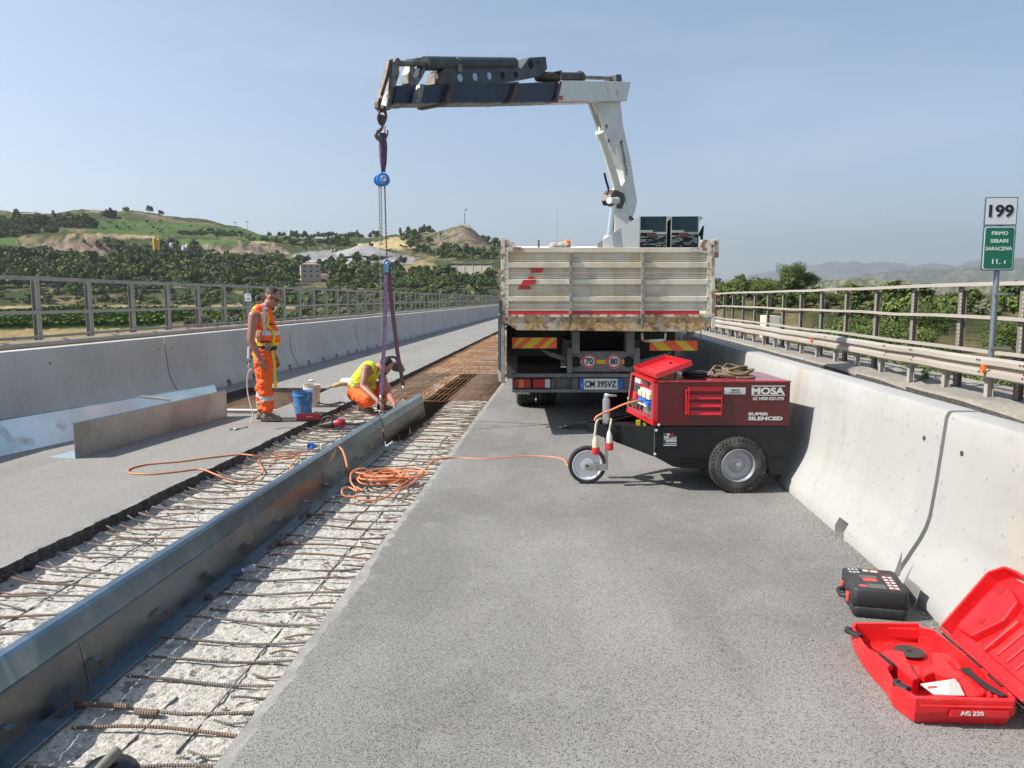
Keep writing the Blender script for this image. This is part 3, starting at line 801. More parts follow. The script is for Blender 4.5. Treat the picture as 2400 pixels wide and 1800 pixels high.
def cover(p, px, py, r):
    n = fbm((p[0] / 20, p[1] / 20, 0)); n2 = fbm((p[0] / 5, p[1] / 5, 4)); n3 = fbm((p[0] / 70, p[1] / 70, 9))
    jx, jy = px + 6 * n2 + 10 * n, py + 1.5 * n2 + 1.5 * n
    for P, c in Z_CLIFF:
        if inpoly(jx, jy, P):
            k = 1 + 0.55 * n2
            if n > 0.22: return (0.09, 0.10, 0.05)
            return tuple(v * k for v in c)
    for P, c in Z_FIELDS:
        if inpoly(jx, jy, P):
            k = 1 + 0.22 * n2; return tuple(v * k for v in c)
    g = (0.055, 0.078, 0.028); s = (0.26, 0.205, 0.105); b = (0.17, 0.13, 0.085)
    t = max(0, min(1, (n + 0.6 * n2 + .35 * n3 - 0.12) * 2.0))
    if px > 1400:
        g = (0.07, 0.085, 0.03); s = (0.24, 0.19, 0.095)
        t = max(0, min(1, (n + 0.7 * n2 + 0.12) * 2.2))
        if inpoly(px, py, [(1680, 662), (1790, 664), (1980, 682), (1980, 700), (1680, 680)]): t = .9
    c = tuple(g[i] * (1 - t) + s[i] * t for i in range(3))
    if n3 > .3: c = tuple(c[i] * .5 + b[i] * .5 for i in range(3))
    return c
pxs = [-5200, -3600, -2600, -2000, -1500, -1150, -900, -700, -520, -380, -280, -200, -140, -90, -50, -20] + list(range(0, 1180, 5)) + list(range(1180, 1660, 24)) + list(range(1660, 2440, 7)) + [2480, 2560, 2700, 2900, 3200, 3700, 4500, 6000]
rs = [8, 12, 18, 25, 33, 42, 52, 62, 74, 87, 100, 115, 132, 150, 170, 190]
rr_ = 200
while rr_ < 960: rs.append(rr_); rr_ += 4.5 if rr_ > 560 else 6.5
rs += [1000, 1060, 1140, 1250, 1400, 1600, 1900, 2400, 3200, 4500, 7000, 11000, 19000]
vs, cols = [], []
for r in rs:
    for px in pxs:
        p = land(px, min(r, 1500)) if r <= 1500 else land(px, 1500)
        if r > 1500:
            d = at(px, r); z = p.z + (-40 - p.z) * min(1, (r - 1500) / 900); p = Vector((d.x, d.y, z))
        if r < 14: p.z = min(p.z, -6)
        if -12 < p.x < 8 and p.y < 172: p.z = min(p.z, -5.0)
        vs.append(p)
        q = proj(p); cols.append(cover(p, q[0], q[1], r) if q[0] > -5000 else (0.15, 0.14, 0.07))
nw = len(pxs)
fs = [(j * nw + i, j * nw + i + 1, (j + 1) * nw + i + 1, (j + 1) * nw + i) for j in range(len(rs) - 1) for i in range(nw - 1)]
# close the land behind the camera with a far skirt
me = bpy.data.meshes.new('ground'); me.from_pydata([tuple(v) for v in vs], [], fs)
ca = me.color_attributes.new('cover', 'FLOAT_COLOR', 'POINT')
ca.data.foreach_set('color', [x for c in cols for x in (*c, 1)])
m = bpy.data.materials.new('ground_cover'); m.use_nodes = True
t = m.node_tree; b = t.nodes['Principled BSDF']; b.inputs['Roughness'].default_value = 1.0; b.inputs['Specular IOR Level'].default_value = 0.1
at_ = t.nodes.new('ShaderNodeAttribute'); at_.attribute_name = 'cover'
gp = t.nodes.new('ShaderNodeNewGeometry'); n1 = t.nodes.new('ShaderNodeTexNoise'); n1.inputs['Scale'].default_value = 0.6; n1.inputs['Detail'].default_value = 6; n1.inputs['Roughness'].default_value = 0.85
t.links.new(gp.outputs['Position'], n1.inputs['Vector'])
mr = t.nodes.new('ShaderNodeMapRange'); mr.inputs[1].default_value = .3; mr.inputs[2].default_value = .7; mr.inputs[3].default_value = .4; mr.inputs[4].default_value = 1.6
t.links.new(n1.outputs['Fac'], mr.inputs[0])
mm = t.nodes.new('ShaderNodeVectorMath'); mm.operation = 'SCALE'
t.links.new(at_.outputs['Color'], mm.inputs[0]); t.links.new(mr.outputs[0], mm.inputs['Scale']); t.links.new(mm.outputs[0], b.inputs['Base Color'])
bu = t.nodes.new('ShaderNodeBump'); bu.inputs['Strength'].default_value = 1.0; bu.inputs['Distance'].default_value = 1.2
t.links.new(n1.outputs['Fac'], bu.inputs['Height']); t.links.new(bu.outputs[0], b.inputs['Normal'])
me.materials.append(m); me.polygons.foreach_set('use_smooth', [True] * len(me.polygons))
bm = bmesh.new(); bm.from_mesh(me); bmesh.ops.recalc_face_normals(bm, faces=bm.faces)
if sum(f.normal.z for f in bm.faces) < 0:
    for f in bm.faces: f.normal_flip()
bm.to_mesh(me); bm.free()
tag(link('ground', me), 'hilly ground of fields, scrub and quarry faces round the viaduct', kind='structure')
# ground behind and far round the camera
mb = MB()
for k in range(36):
    a0 = PI + YAW + math.radians(-118 + k * 6.6); a1 = a0 + math.radians(6.6)
    P = []
    for a in (a0, a1):
        P.append([(-math.sin(a + 0) * r * -1 * -1, math.cos(a) * r, z) for r, z in ((9, -7.3), (200, -7.5), (19000, -42))])
    mb.quad(P[0][0], P[0][1], P[1][1], P[1][0]); mb.quad(P[0][1], P[0][2], P[1][2], P[1][1])
solo('far_ground', mb, [mat('far_ground_cover', (0.17, 0.155, 0.08), 1.0, layers=(('n', 0.02, 0.4, 0.6, (0.08, 0.10, 0.04), 0.9),))], kind='structure', label='open ground behind the camera', org=(0, 0, 0))

# ---- far ridges on the right and the mountains
def ridge(name, label, r0, r1, cols_, cgreen, ctan, seed, town=False, nx=150, ny=14, rough=0.05):
    """a real range: rises from r0 to its crest and falls to r1"""
    pa, pb = cols_[0][0], cols_[-1][0]
    vs = []; col = []
    for j in range(ny + 1):
        t = j / ny; r = r0 + (r1 - r0) * t
        hump = math.sin(PI * min(1, t * 0.5 + 0.0) ) if t <= 1 else 1
        for i in range(nx + 1):
            px = pa + (pb - pa) * i / nx
            for k in range(len(cols_) - 1):
                if cols_[k][0] <= px <= cols_[k + 1][0]:
                    u = (px - cols_[k][0]) / (cols_[k + 1][0] - cols_[k][0]); u = u * u * (3 - 2 * u)
                    py = cols_[k][1] * (1 - u) + cols_[k + 1][1] * u; break
            top = zrow(r0 + (r1 - r0) * .7, py)
            s = math.sin(PI / 2 * min(1, t / .7)) if t < .7 else math.cos(PI / 2 * (t - .7) / .3) * 1.0
            d = at(px, r)
            H_ = (top + 40)
            z = -40 + H_ * s * (1 + rough * fbm((px / 60, t * 4, seed), 5) * (0.4 + s)) 
            vs.append((d.x, d.y, z)); n = fbm((px / 14, t * 9, seed + 2)); n2 = fbm((px / 5, t * 22, seed + 5), 3)
            u = max(0, min(1, n * 1.6 + n2 + .4)); col.append(tuple(cgreen[q] * (1 - u) + ctan[q] * u for q in range(3)))
    w = nx + 1
    me = bpy.data.meshes.new(name); me.from_pydata(vs, [], [(j * w + i, j * w + i + 1, (j + 1) * w + i + 1, (j + 1) * w + i) for j in range(ny) for i in range(nx)])
    c = me.color_attributes.new('cover', 'FLOAT_COLOR', 'POINT'); c.data.foreach_set('color', [x for q in col for x in (*q, 1)])
    me.materials.append(MGC); me.polygons.foreach_set('use_smooth', [True] * len(me.polygons))
    tag(link(name, me), label, kind='structure')
MGC = m.copy(); MGC.name = 'far_cover'
for nd in MGC.node_tree.nodes:
    if nd.type == 'TEX_NOISE': nd.inputs['Scale'].default_value = 0.01
    if nd.type == 'BUMP': nd.inputs['Distance'].default_value = 30
ridge('low_hills', 'low green hills in the valley on the right', 1500, 2600, [(1500, 680), (1700, 672), (1850, 663), (1990, 656), (2080, 662), (2200, 672), (2420, 672), (3000, 660)], (0.07, 0.095, 0.04), (0.28, 0.25, 0.16), 3, nx=220, ny=12)
ridge('town_ridge', 'pale ridge dotted with villages on the right', 5200, 8000, [(1500, 700), (1900, 672), (2030, 650), (2120, 640), (2200, 643), (2290, 636), (2420, 618), (2700, 600), (3200, 610)], (0.085, 0.105, 0.06), (0.19, 0.18, 0.13), 8, nx=220, ny=14)
ridge('mountains', 'faint blue mountains fading into the haze', 13500, 18500, [(1350, 700), (1600, 668), (1720, 655), (1800, 640), (1880, 629), (1960, 624), (2080, 627), (2200, 632), (2320, 626), (2500, 618), (2900, 590), (3300, 600)], (0.08, 0.10, 0.06), (0.20, 0.19, 0.14), 12, nx=220, ny=18, rough=.07)
# ---- village houses on the far ridge
M_VIL = mat('village_wall', (0.72, 0.68, 0.60), 0.9)
M_VRF = mat('village_roof', (0.36, 0.20, 0.13), 0.9)
rnd = random.Random(12)
# ================================================================ TREES AND SHRUBS
def folmat(name, c1, c2, c3):
    return mat(name, c1, 0.85, spec=0.25, layers=(('n', 0.35, 0.35, 0.65, c2, 0.9), ('n', 0.09, 0.5, 0.6, c3, 0.9), ('n', 2.2, 0.52, 0.75, c3, 0.8)))
F_DK = folmat('foliage_dark', (0.045, 0.072, 0.018), (0.064, 0.098, 0.022), (0.10, 0.135, 0.032))
F_MD = folmat('foliage_mid', (0.068, 0.10, 0.024), (0.095, 0.13, 0.03), (0.14, 0.17, 0.045))
F_OL = folmat('foliage_olive', (0.095, 0.11, 0.055), (0.12, 0.135, 0.07), (0.165, 0.175, 0.10))
F_YL = folmat('foliage_light', (0.10, 0.15, 0.035), (0.13, 0.18, 0.05), (0.17, 0.21, 0.07))
M_BARK = mat('bark', (0.10, 0.08, 0.06), 0.95, layers=(('n', 8, 0.4, 0.6, (0.06, 0.05, 0.04), 0.8),))
def crown_mesh(name, R, zc, n, s, seed, fm, clumps=9, low=-0.8):
    rd = random.Random(seed); mb = MB()
    cl = []
    for k in range(clumps):
        a = rd.uniform(0, 2 * PI); el = rd.uniform(low, 1) * .8; q = rd.uniform(.25, .78)
        cl.append((Vector((q * math.cos(a) * math.cos(el), q * math.sin(a) * math.cos(el), q * math.sin(el))), rd.uniform(.28, .52)))
    tot = sum(c[1] ** 2 for c in cl)
    for c, cr in cl:
        for k in range(int(n * cr ** 2 / tot)):
            d = Vector((rd.gauss(0, 1), rd.gauss(0, 1), rd.gauss(0, 1))).normalized()
            p = c + d * cr * (rd.uniform(.35, 1.0) ** .5) * (1 + .18 * fbm((d.x * 2 + c.x, d.y * 2, d.z * 2)))
            p = Vector((p.x * R[0], p.y * R[1], p.z * R[2] + zc))
            nr = (d + Vector((rd.gauss(0, .6), rd.gauss(0, .6), rd.gauss(0, .6)))).normalized()
            u = Matrix.Rotation(rd.uniform(0, 6.28), 3, nr) @ nr.orthogonal().normalized(); w = nr.cross(u); z = s * rd.uniform(.55, 1.25)
            mb.quad(p - u * z - w * z * .5, p + u * z * .3 - w * z * .7, p + u * z + w * z * .3, p - u * z * .2 + w * z * .75)
    return mb.mesh(name, [fm])
def trunk_mesh(h, r, seed, R):
    rd = random.Random(seed); mb = MB()
    mb.tube([(0, 0, -.6), (.03 * h, 0, h * .4), (.02, .04 * h, h), (0, 0, h * 1.35)], [r * 1.25, r, r * .75, r * .4], 7)
    for k in range(6):
        a = k * 1.05 + rd.uniform(-.3, .3); mb.tube([(0, 0, h * rd.uniform(.6, 1)), (R * .3 * math.cos(a), R * .3 * math.sin(a), h * 1.25), (R * .62 * math.cos(a), R * .62 * math.sin(a), h * rd.uniform(1.45, 1.9))], [r * .5, r * .32, r * .12], 5)
    return mb.mesh('trunk', [M_BARK])
KIND = {}
def kind(key, fm, R, h, n, s, clumps, seeds, tr=0.16, low=-.8):
    KIND[key] = [(crown_mesh('crown', R, h, n, s, sd, fm, clumps, low), trunk_mesh(h * .55, tr, sd, R[0])) for sd in seeds]
kind('far_dark', F_DK, (3.0, 3.0, 3.0), 3.2, 520, .42, 9, (1, 2, 3))
kind('far_mid', F_MD, (2.8, 2.8, 2.5), 2.6, 480, .40, 8, (4, 5, 6))
kind('far_olive', F_OL, (2.3, 2.3, 1.6), 1.9, 380, .32, 7, (7, 8))
kind('far_light', F_YL, (3.0, 3.0, 2.6), 2.5, 480, .40, 8, (9,))
kind('far_pine', F_DK, (2.0, 2.0, 3.6), 4.4, 420, .38, 9, (10, 11))
for k_, f_, R_a, h_ in (('far_dark', F_DK, (3.0, 3.0, 3.0), 3.2), ('far_mid', F_MD, (2.8, 2.8, 2.5), 2.6), ('far_olive', F_OL, (2.3, 2.3, 1.6), 1.9), ('far_pine', F_DK, (2.0, 2.0, 3.6), 4.4), ('far_light', F_YL, (3.0, 3.0, 2.6), 2.5)):
    kind('m_' + k_, f_, R_a, h_, 210, .62, 7, (51, 52, 53))
kind('near_dark', F_DK, (3.0, 3.0, 2.6), 3.2, 8500, .095, 20, (21, 22))
kind('near_mid', F_MD, (2.6, 2.6, 2.1), 2.2, 7500, .088, 18, (23, 24, 25))
kind('near_shrub', F_MD, (1.6, 1.6, 1.1), 0.80, 4200, .055, 13, (26, 27), .06)
kind('near_light', F_YL, (1.6, 1.6, 1.1), 0.80, 4200, .055, 13, (28, 29), .06)
TN = [0]
def tree(key, p, sc, label, cat='tree', group=None, name='tree', zs=1.0, rnd=random):
    cm, tm = rnd.choice(KIND[key])
    e = bpy.data.objects.new(name, None); COL.objects.link(e); e.location = p; e.rotation_euler = (0, 0, rnd.uniform(0, 6.28)); e.scale = (sc * rnd.uniform(.9, 1.1), sc * rnd.uniform(.9, 1.1), sc * zs)
    tag(e, label, cat, group)
    c = bpy.data.objects.new('crown', cm); COL.objects.link(c); c.parent = e
    t = bpy.data.objects.new('trunk', tm); COL.objects.link(t); t.parent = e
    return e
rnd = random.Random(3)
# hill-side woods: density by place
DENS = [
 # polygon (photo outline of the wood), kinds, how many, size, also the r-window
 ([(-100, 590), (60, 598), (160, 606), (300, 606), (400, 612), (640, 606), (700, 618), (860, 622), (960, 640), (900, 665), (560, 672), (0, 675), (-100, 672)], ('far_dark', 'far_dark', 'far_mid', 'far_mid', 'far_olive', 'far_light'), 1000, (.9, 1.5), (430, 660)),
 ([(960, 640), (1000, 630), (1060, 645), (1165, 640), (1165, 690), (1000, 700), (960, 680)], ('far_dark', 'far_mid'), 120, (.8, 1.3), (380, 640)),
 ([(0, 668), (560, 668), (960, 672), (1165, 700), (1165, 730), (700, 725), (500, 712), (0, 712)], ('far_olive', 'far_olive', 'far_mid', 'far_olive'), 300, (.8, 1.2), (330, 520)),
 ([(430, 728), (560, 722), (1165, 722), (1165, 770), (650, 790), (420, 775)], ('far_olive', 'far_olive', 'far_mid'), 170, (.6, 1.1), (180, 400)),
 ([(-100, 520), (200, 516), (235, 545), (180, 552), (150, 560), (0, 552), (-100, 560)], ('far_dark', 'far_mid', 'far_pine', 'far_olive'), 420, (.6, 1.3), (690, 930)),
 ([(470, 540), (600, 555), (600, 560), (470, 547)], ('far_dark', 'far_mid'), 50, (.4, .7), (760, 860)),
 ([(200, 520), (420, 520), (640, 560), (560, 566), (220, 556)], ('far_dark', 'far_mid', 'far_olive'), 45, (.35, .7), (700, 900)),
 ([(640, 572), (1000, 582), (1165, 600), (1165, 620), (1000, 600), (700, 590)], ('far_mid', 'far_dark'), 90, (.35, .7), (600, 760)),
 ([(-100, 512), (270, 508), (285, 526), (-100, 534)], ('far_dark', 'far_pine', 'far_mid'), 150, (.7, 1.2), (820, 900)),
 ([(-100, 545), (150, 545), (150, 575), (60, 572), (0, 585), (-100, 590)], ('far_dark', 'far_mid', 'far_olive'), 170, (.6, 1.1), (640, 800)),
 ([(380, 575), (480, 590), (640, 612), (560, 606), (400, 606)], ('far_mid', 'far_olive'), 90, (.5, .9), (600, 680)),
 ([(420, 548), (560, 556), (560, 561), (420, 556)], ('far_dark',), 60, (.5, .8), (730, 800)),
 ([(640, 615), (900, 622), (1040, 650), (1165, 700), (900, 700), (640, 680)], ('far_mid', 'far_olive', 'far_dark'), 300, (.45, .9), (400, 620)),
 ([(0, 712), (700, 722), (1165, 735), (1165, 712), (600, 706), (0, 700)], ('far_olive', 'far_mid'), 130, (.4, .8), (340, 440)),
 ([(170, 565), (330, 572), (470, 574), (480, 598), (380, 602), (300, 598)], ('far_dark', 'far_mid'), 70, (.7, 1.1), (600, 760)),
 ([(550, 560), (700, 570), (820, 566), (830, 578), (700, 585), (620, 575)], ('far_dark', 'far_mid'), 90, (.7, 1.1), (700, 900)),
 ([(600, 555), (900, 556), (900, 562), (600, 566)], ('far_dark', 'far_pine'), 110, (.7, 1.1), (800, 900)),
 ([(930, 556), (1000, 545), (1035, 556), (1010, 580), (1160, 592), (1165, 612), (1040, 610), (960, 590)], ('far_dark', 'far_pine', 'far_mid'), 130, (.8, 1.3), (600, 830)),
 ([(1120, 560), (1200, 568), (1240, 590), (1165, 590)], ('far_dark',), 40, (.8, 1.2), (680, 850)),
 ([(1650, 668), (1800, 690), (2000, 700), (2400, 705), (2400, 760), (1650, 740)], ('far_mid', 'far_dark', 'far_olive'), 90, (.35, .7), (75, 200)),
]
cand = []
for P, kinds_, n, (s0, s1), (r0, r1) in DENS:
    x0 = min(p[0] for p in P); x1 = max(p[0] for p in P); got = 0; tries = 0
    while got < n and tries < n * 40:
        tries += 1
        px = rnd.uniform(x0, x1); r = rnd.uniform(r0, r1); p = land(px, r); q = proj(p)
        if inpoly(q[0], q[1], P) and not (695 < q[0] < 770 and 640 < q[1] < 690):
            if -13 < p.x < 9 and p.y < 175: continue
            cand.append((rnd.choice(kinds_), p, rnd.uniform(s0, s1) * .95, r)); got += 1
cand.sort(key=lambda c: -c[2] / c[3])
LBL = {'far_dark': 'dark green broadleaf tree in the woods on the hillside', 'far_mid': 'mid green bushy tree on the scrubby slope', 'far_olive': 'grey-green olive tree in the grove above the vineyard', 'far_pine': 'tall dark pine on the hill', 'far_light': 'light green rounded tree at the wood edge'}
GRP = {'far_dark': 'dark trees of the hillside woods', 'far_mid': 'bushy trees on the slope', 'far_olive': 'olive trees of the grove', 'far_pine': 'pines on the hill', 'far_light': 'light trees at the wood edge'}
NIND = 250
for k, p, s, r in cand[:NIND]:
    tree(k, p - Vector((0, 0, .3)), s, LBL[k] if p.x < 0 else LBL[k].replace('on the scrubby slope', 'beyond the right fence').replace('in the woods on the hillside', 'on the right slope').replace('in the grove above the vineyard', 'on the right slope'), group=GRP[k] + ('' if p.x < 0 else ' on the right'), name={'far_olive': 'olive_tree', 'far_pine': 'pine_tree'}.get(k, 'broadleaf_tree'), rnd=rnd)
# the rest of the far wood as one mass
import array
def mass(name, items, label):
    groups = {}
    V_, F_, MI = [], [], []; mats_ = []
    for k, p, s, r in items:
        cm, tm = rnd.choice(KIND['m_' + k]); fm = cm.materials[0]
        if fm not in mats_: mats_.append(fm)
        mi = mats_.index(fm); a = rnd.uniform(0, 6.28); ca_, sa_ = math.cos(a) * s, math.sin(a) * s; b0 = len(V_)
        n = len(cm.vertices); co = array.array('f', [0.0]) * (n * 3); cm.vertices.foreach_get('co', co)
        for i in range(0, n * 3, 3): V_.append((p.x + co[i] * ca_ - co[i + 1] * sa_, p.y + co[i] * sa_ + co[i + 1] * ca_, p.z + co[i + 2] * s))
        for i in range(0, n, 4): F_.append((b0 + i, b0 + i + 1, b0 + i + 2, b0 + i + 3)); MI.append(mi)
    me = bpy.data.meshes.new(name); me.from_pydata(V_, [], F_)
    for q in mats_: me.materials.append(q)
    me.polygons.foreach_set('material_index', MI)
    tag(link(name, me), label, kind='stuff')
cand[NIND:] = [(k, p, s * rnd.choice((.55, .75, .9, 1.1, 1.35)), r) for k, p, s, r in cand[NIND:]]
mass('woodland', cand[NIND:], 'massed dark woods and scrub covering the far hillside')
# named single trees
def one(key, px, r, sc, label, name='tree', zs=1.0, dz=-.2): 
    return tree(key, land(px, r) + Vector((0, 0, dz)), sc, label, name=name, zs=zs, rnd=rnd)
one('far_dark', 312, 880, 1.15, 'dark round tree leftmost of three on the green hill crest', 'round_tree')
one('far_dark', 368, 900, 1.5, 'largest dark tree on the crest of the green hill', 'round_tree')
one('far_dark', 393, 900, 1.0, 'small dark tree right of the largest on the green hill crest', 'round_tree')
one('far_light', 97, 500, 1.9, 'light green rounded tree at the left edge of the woods', 'round_tree', .8)
one('far_olive', 150, 505, 1.4, 'grey-green tree right of the light green one on the left slope', 'round_tree')
one('far_dark', 236, 700, 1.2, 'dark upright tree above the left quarry face', 'round_tree', 1.5)
one('far_dark', 948, 600, 1.35, 'round dark bush at the foot of the gravel heaps', 'round_tree')
one('far_dark', 875, 690, .8, 'lone small tree on the sandy slope', 'round_tree')
# right side: big twin-crowned oak, green tree, bushes by the viaduct
e = one('near_dark', 1850, 150, 1.0, 'large dark oak with a wide crown on the skyline right of the truck', 'oak_tree', 1.0, dz=.4)
one('near_dark', 1886, 152, .72, 'smaller dark oak touching the large oak on the right', 'oak_tree', 1.0, dz=.5)
one('near_mid', 1786, 118, .95, 'bushy green tree left of the large oak on the skyline', 'round_tree', 1.05, dz=.2)
one('near_mid', 1722, 135, .7, 'low green tree just right of the truck on the skyline', 'round_tree', .9, dz=.3)
one('near_dark', 2165, 62, .60, 'dark green tree rising above the right fence', 'round_tree', 1.0, dz=.5)
one('near_mid', 1955, 120, 1.0, 'low green clump right of the large oak behind the fence', 'round_tree', .5)
one('near_mid', 1905, 118, 1.0, 'low wide green bush under the large oak behind the fence', 'round_tree', .55)
one('near_dark', 2385, 60, .72, 'dark tree at the right edge behind the fence', 'round_tree', .8)
one('near_dark', 2290, 48, .62, 'dark rounded bush on the dry slope left of the sign pole', 'bush', .62)
k = 0
spots = []
for n_, (pa, pb), (ra, rb), (sa, sb) in ((30, (1660, 2480), (11.5, 20), (.4, .75)), (20, (1660, 2480), (20, 34), (.5, 1.0)), (18, (1660, 2150), (34, 75), (.9, 1.7)), (7, (2150, 2450), (30, 44), (.6, 1.1))):
    for i in range(n_):
        px = pa + (pb - pa) * (i + rnd.uniform(0, .9)) / n_; r = rnd.uniform(ra, rb); p = land(px, r)
        if p.x < 8.3: 
            p.x = 8.4 + rnd.uniform(0, 1.5)
        spots.append((rnd.choice(('near_shrub', 'near_shrub', 'near_light')), p, rnd.uniform(sa, sb)))
for kk, p, s in spots:
    tree(kk, p, s, 'mid green leafy shrub on the bank below the right fence' if kk == 'near_shrub' else 'yellow-green leafy shrub on the bank below the right fence', cat='shrub', group='green shrubs below the right fence' if kk == 'near_shrub' else 'yellow-green shrubs below the right fence', name='shrub', rnd=rnd)
# vineyard rows
mb = MB(); rv = random.Random(8)
for row in range(30):
    r = 232 + row * 3.4
    for i in range(150):
        px = -160 + 620 * i / 150 + rv.uniform(-2, 2)
        if px > 500 - (row < 16) * (16 - row) * 9: continue
        p = land(px, r)
        for q in range(5):
            c = p + Vector((rv.uniform(-.9, .9), rv.uniform(-.5, .5), rv.uniform(.4, 1.5))); u = Vector((rv.uniform(-1, 1), rv.uniform(-1, 1), rv.uniform(-.4, .4))).normalized() * rv.uniform(.3, .6); w = u.cross(Vector((0, .5, 1))).normalized() * .4
            mb.quad(c - u - w, c + u - w * .8, c + u * .8 + w, c - u + w * .7)
solo('vineyard', mb, [folmat('vine_leaf', (0.08, 0.15, 0.015), (0.11, 0.19, 0.02), (0.15, 0.22, 0.035))], kind='stuff', label='green vineyard rows on the flat field beyond the left fence', org=(0, 0, 0))
# gravel heaps
M_GRAV = mat('gravel_grey', (0.30, 0.295, 0.29), 0.95, layers=(('n', .4, .4, .65, (0.22, 0.215, 0.21), .7),), bump=(('n', .8, .8, .8),))
def heap(px, r, w, h, label, sx=1.0):
    p = land(px, r); mb = MB(); n = 30; m_ = 10
    vs = [(p.x, p.y, p.z + h)]
    for j in range(1, m_ + 1):
        for i in range(n):
            a = 2 * PI * i / n; q = w * j / m_ * (1 + .25 * fbm((math.cos(a), math.sin(a), px)))
            vs.append((p.x + q * math.cos(a) * sx, p.y + q * math.sin(a), p.z + h * (1 - j / m_) ** 1.05 + .5 * fbm((q * math.cos(a) / 4, q * math.sin(a) / 4, 1)) - (1.5 if j == m_ else 0)))
    fs = [(0, 1 + i, 1 + (i + 1) % n) for i in range(n)] + [(1 + (j - 1) * n + i, 1 + j * n + i, 1 + j * n + (i + 1) % n, 1 + (j - 1) * n + (i + 1) % n) for j in range(1, m_) for i in range(n)]
    mb.add(vs, fs); solo('gravel_heap', mb, [M_GRAV], label, 'gravel heap', smooth=True)
heap(845, 600, 15, 6.5, 'pointed grey gravel heap in front of the quarry', 1.3)
heap(860, 650, 20, 9.5, 'tallest grey gravel heap behind the pointed one', 1.5)
heap(785, 610, 16, 5, 'low wide gravel heap left of the pointed one', 1.8)
heap(930, 610, 10, 5, 'small gravel heap right of the crane chain', 1.3)
# ---- buildings
M_WALLT = mat('old_wall', (0.42, 0.34, 0.27), 0.9, layers=(('n', .8, .4, .65, (0.34, 0.27, 0.22), .8),))
M_ROOFT = mat('old_roof', (0.24, 0.19, 0.16), 0.9)
M_WIN = mat('window_dark', (0.03, 0.03, 0.032), 0.4)
M_PALEW = mat('pale_wall', (0.62, 0.55, 0.44), 0.9)
def building(name, label, px, r, w, d, h, wallm, roofm, rot=0, floors=2, nwin=3, hip=True, cat='building', dz=0, roofh=1.2, over=.5):
    p = land(px, r); th = Thing(name, label, cat, (p.x, p.y, p.z + dz), local=True, rotz=YAW + rot)
    mb = MB(); mb.bx(-w / 2, w / 2, -d / 2, d / 2, -3, h); th.part('wall', mb, [wallm])
    mb = MB(); a = w / 2 + over; b = d / 2 + over
    if hip: mb.add([(-a, -b, h), (a, -b, h), (a, b, h), (-a, b, h), (-w * .22, 0, h + roofh), (w * .22, 0, h + roofh)], [(0, 1, 5, 4), (1, 2, 5), (2, 3, 4, 5), (3, 0, 4), (3, 2, 1, 0)])
    else: mb.bx(-a, a, -b, b, h, h + .3)
    th.part('roof', mb, [roofm])
    for f in range(floors):
        for i in range(nwin):
            x = -w / 2 + w * (i + .5) / nwin; z = h * (f + .35) / floors
            q = MB(); q.bx(x - .55, x + .55, -d / 2 - .06, -d / 2 + .1, z, z + h / floors * .42); th.part('window', q, [M_WIN])
    for f in range(floors):
        q = MB(); z = h * (f + .35) / floors; q.bx(-w / 2 - .06, -w / 2 + .1, -.5, .6, z, z + h / floors * .42); th.part('window', q, [M_WIN])
    return th
th = building('stone_house', 'three-storey stone farmhouse with a dark roof on the slope', 732, 500, 12, 9, 8.6, M_WALLT, M_ROOFT, rot=.35, floors=3, nwin=3, dz=1.0, roofh=1.1)
mb = MB(); mb.bx(-1.4, 2.2, -4.62, -3.4, 5.8, 6.0); mb.bx(-1.4, 2.2, -4.62, -4.5, 5.8, 6.8); th.part('balcony', mb, [M_WALLT])
building('farm_shed', 'tiny stone hut with a pale roof on the slope left of the farmhouse', 560, 505, 5, 4, 2.6, M_WALLT, M_ROOFT, floors=1, nwin=1, dz=.8, hip=False)
building('farm_shed', 'small hut low on the slope near the tall pines', 558, 450, 0.1, .1, .1, M_WALLT, M_ROOFT, floors=0, nwin=0) if False else None
th = building('warehouse', 'long pale flat-roofed warehouse left of the truck', 1105, 520, 30, 14, 5.6, M_PALEW, M_ROOFT, rot=-.12, floors=1, nwin=0, hip=False, dz=1.2)
mb = MB(); mb.bx(-15, 15, -7.08, -6.9, 4.4, 5.1); th.part('window_band', mb, [M_WIN])
for i in range(6):
    mb = MB(); mb.bx(-14.6 + i * 5.6, -14.3 + i * 5.6, -7.2, -7.0, -1, 5.6); th.part('pilaster', mb, [M_PALEW])
building('hill_villa', 'low brown villa among the trees at the upper left', 88, 760, 18, 8, 5, mat('villa_wall', (0.30, 0.17, 0.13), .9), M_ROOFT, floors=2, nwin=4, dz=1.5)
building('hill_villa', 'small cream house beside the brown villa at the upper left', 128, 770, 8, 6, 4, M_PALEW, M_ROOFT, floors=1, nwin=2, dz=2.0)
building('white_house', 'small white house far off beyond the right fence', 1982, 700, 16, 10, 6, M_PALEW, mat('pale_roof', (.6, .58, .54), .9), floors=1, nwin=2, dz=4)
# ruined pale block below the right fence
p = onY(1818, 760, 62)
th = Thing('concrete_block_wall', 'square pale concrete structure in the scrub seen through the right fence', 'structure', (p.x, 62, -4))
mb = MB(); a = onY(1797, 740, 62); b = onY(1839, 772, 62); mb.bx(a.x, a.x + (b.x - a.x) * .72, 62, 64, -5, a.z); mb.bx(a.x + (b.x - a.x) * .74, b.x, 62.4, 64, -5, a.z - .1); th.part('wall', mb, [M_PALEW])
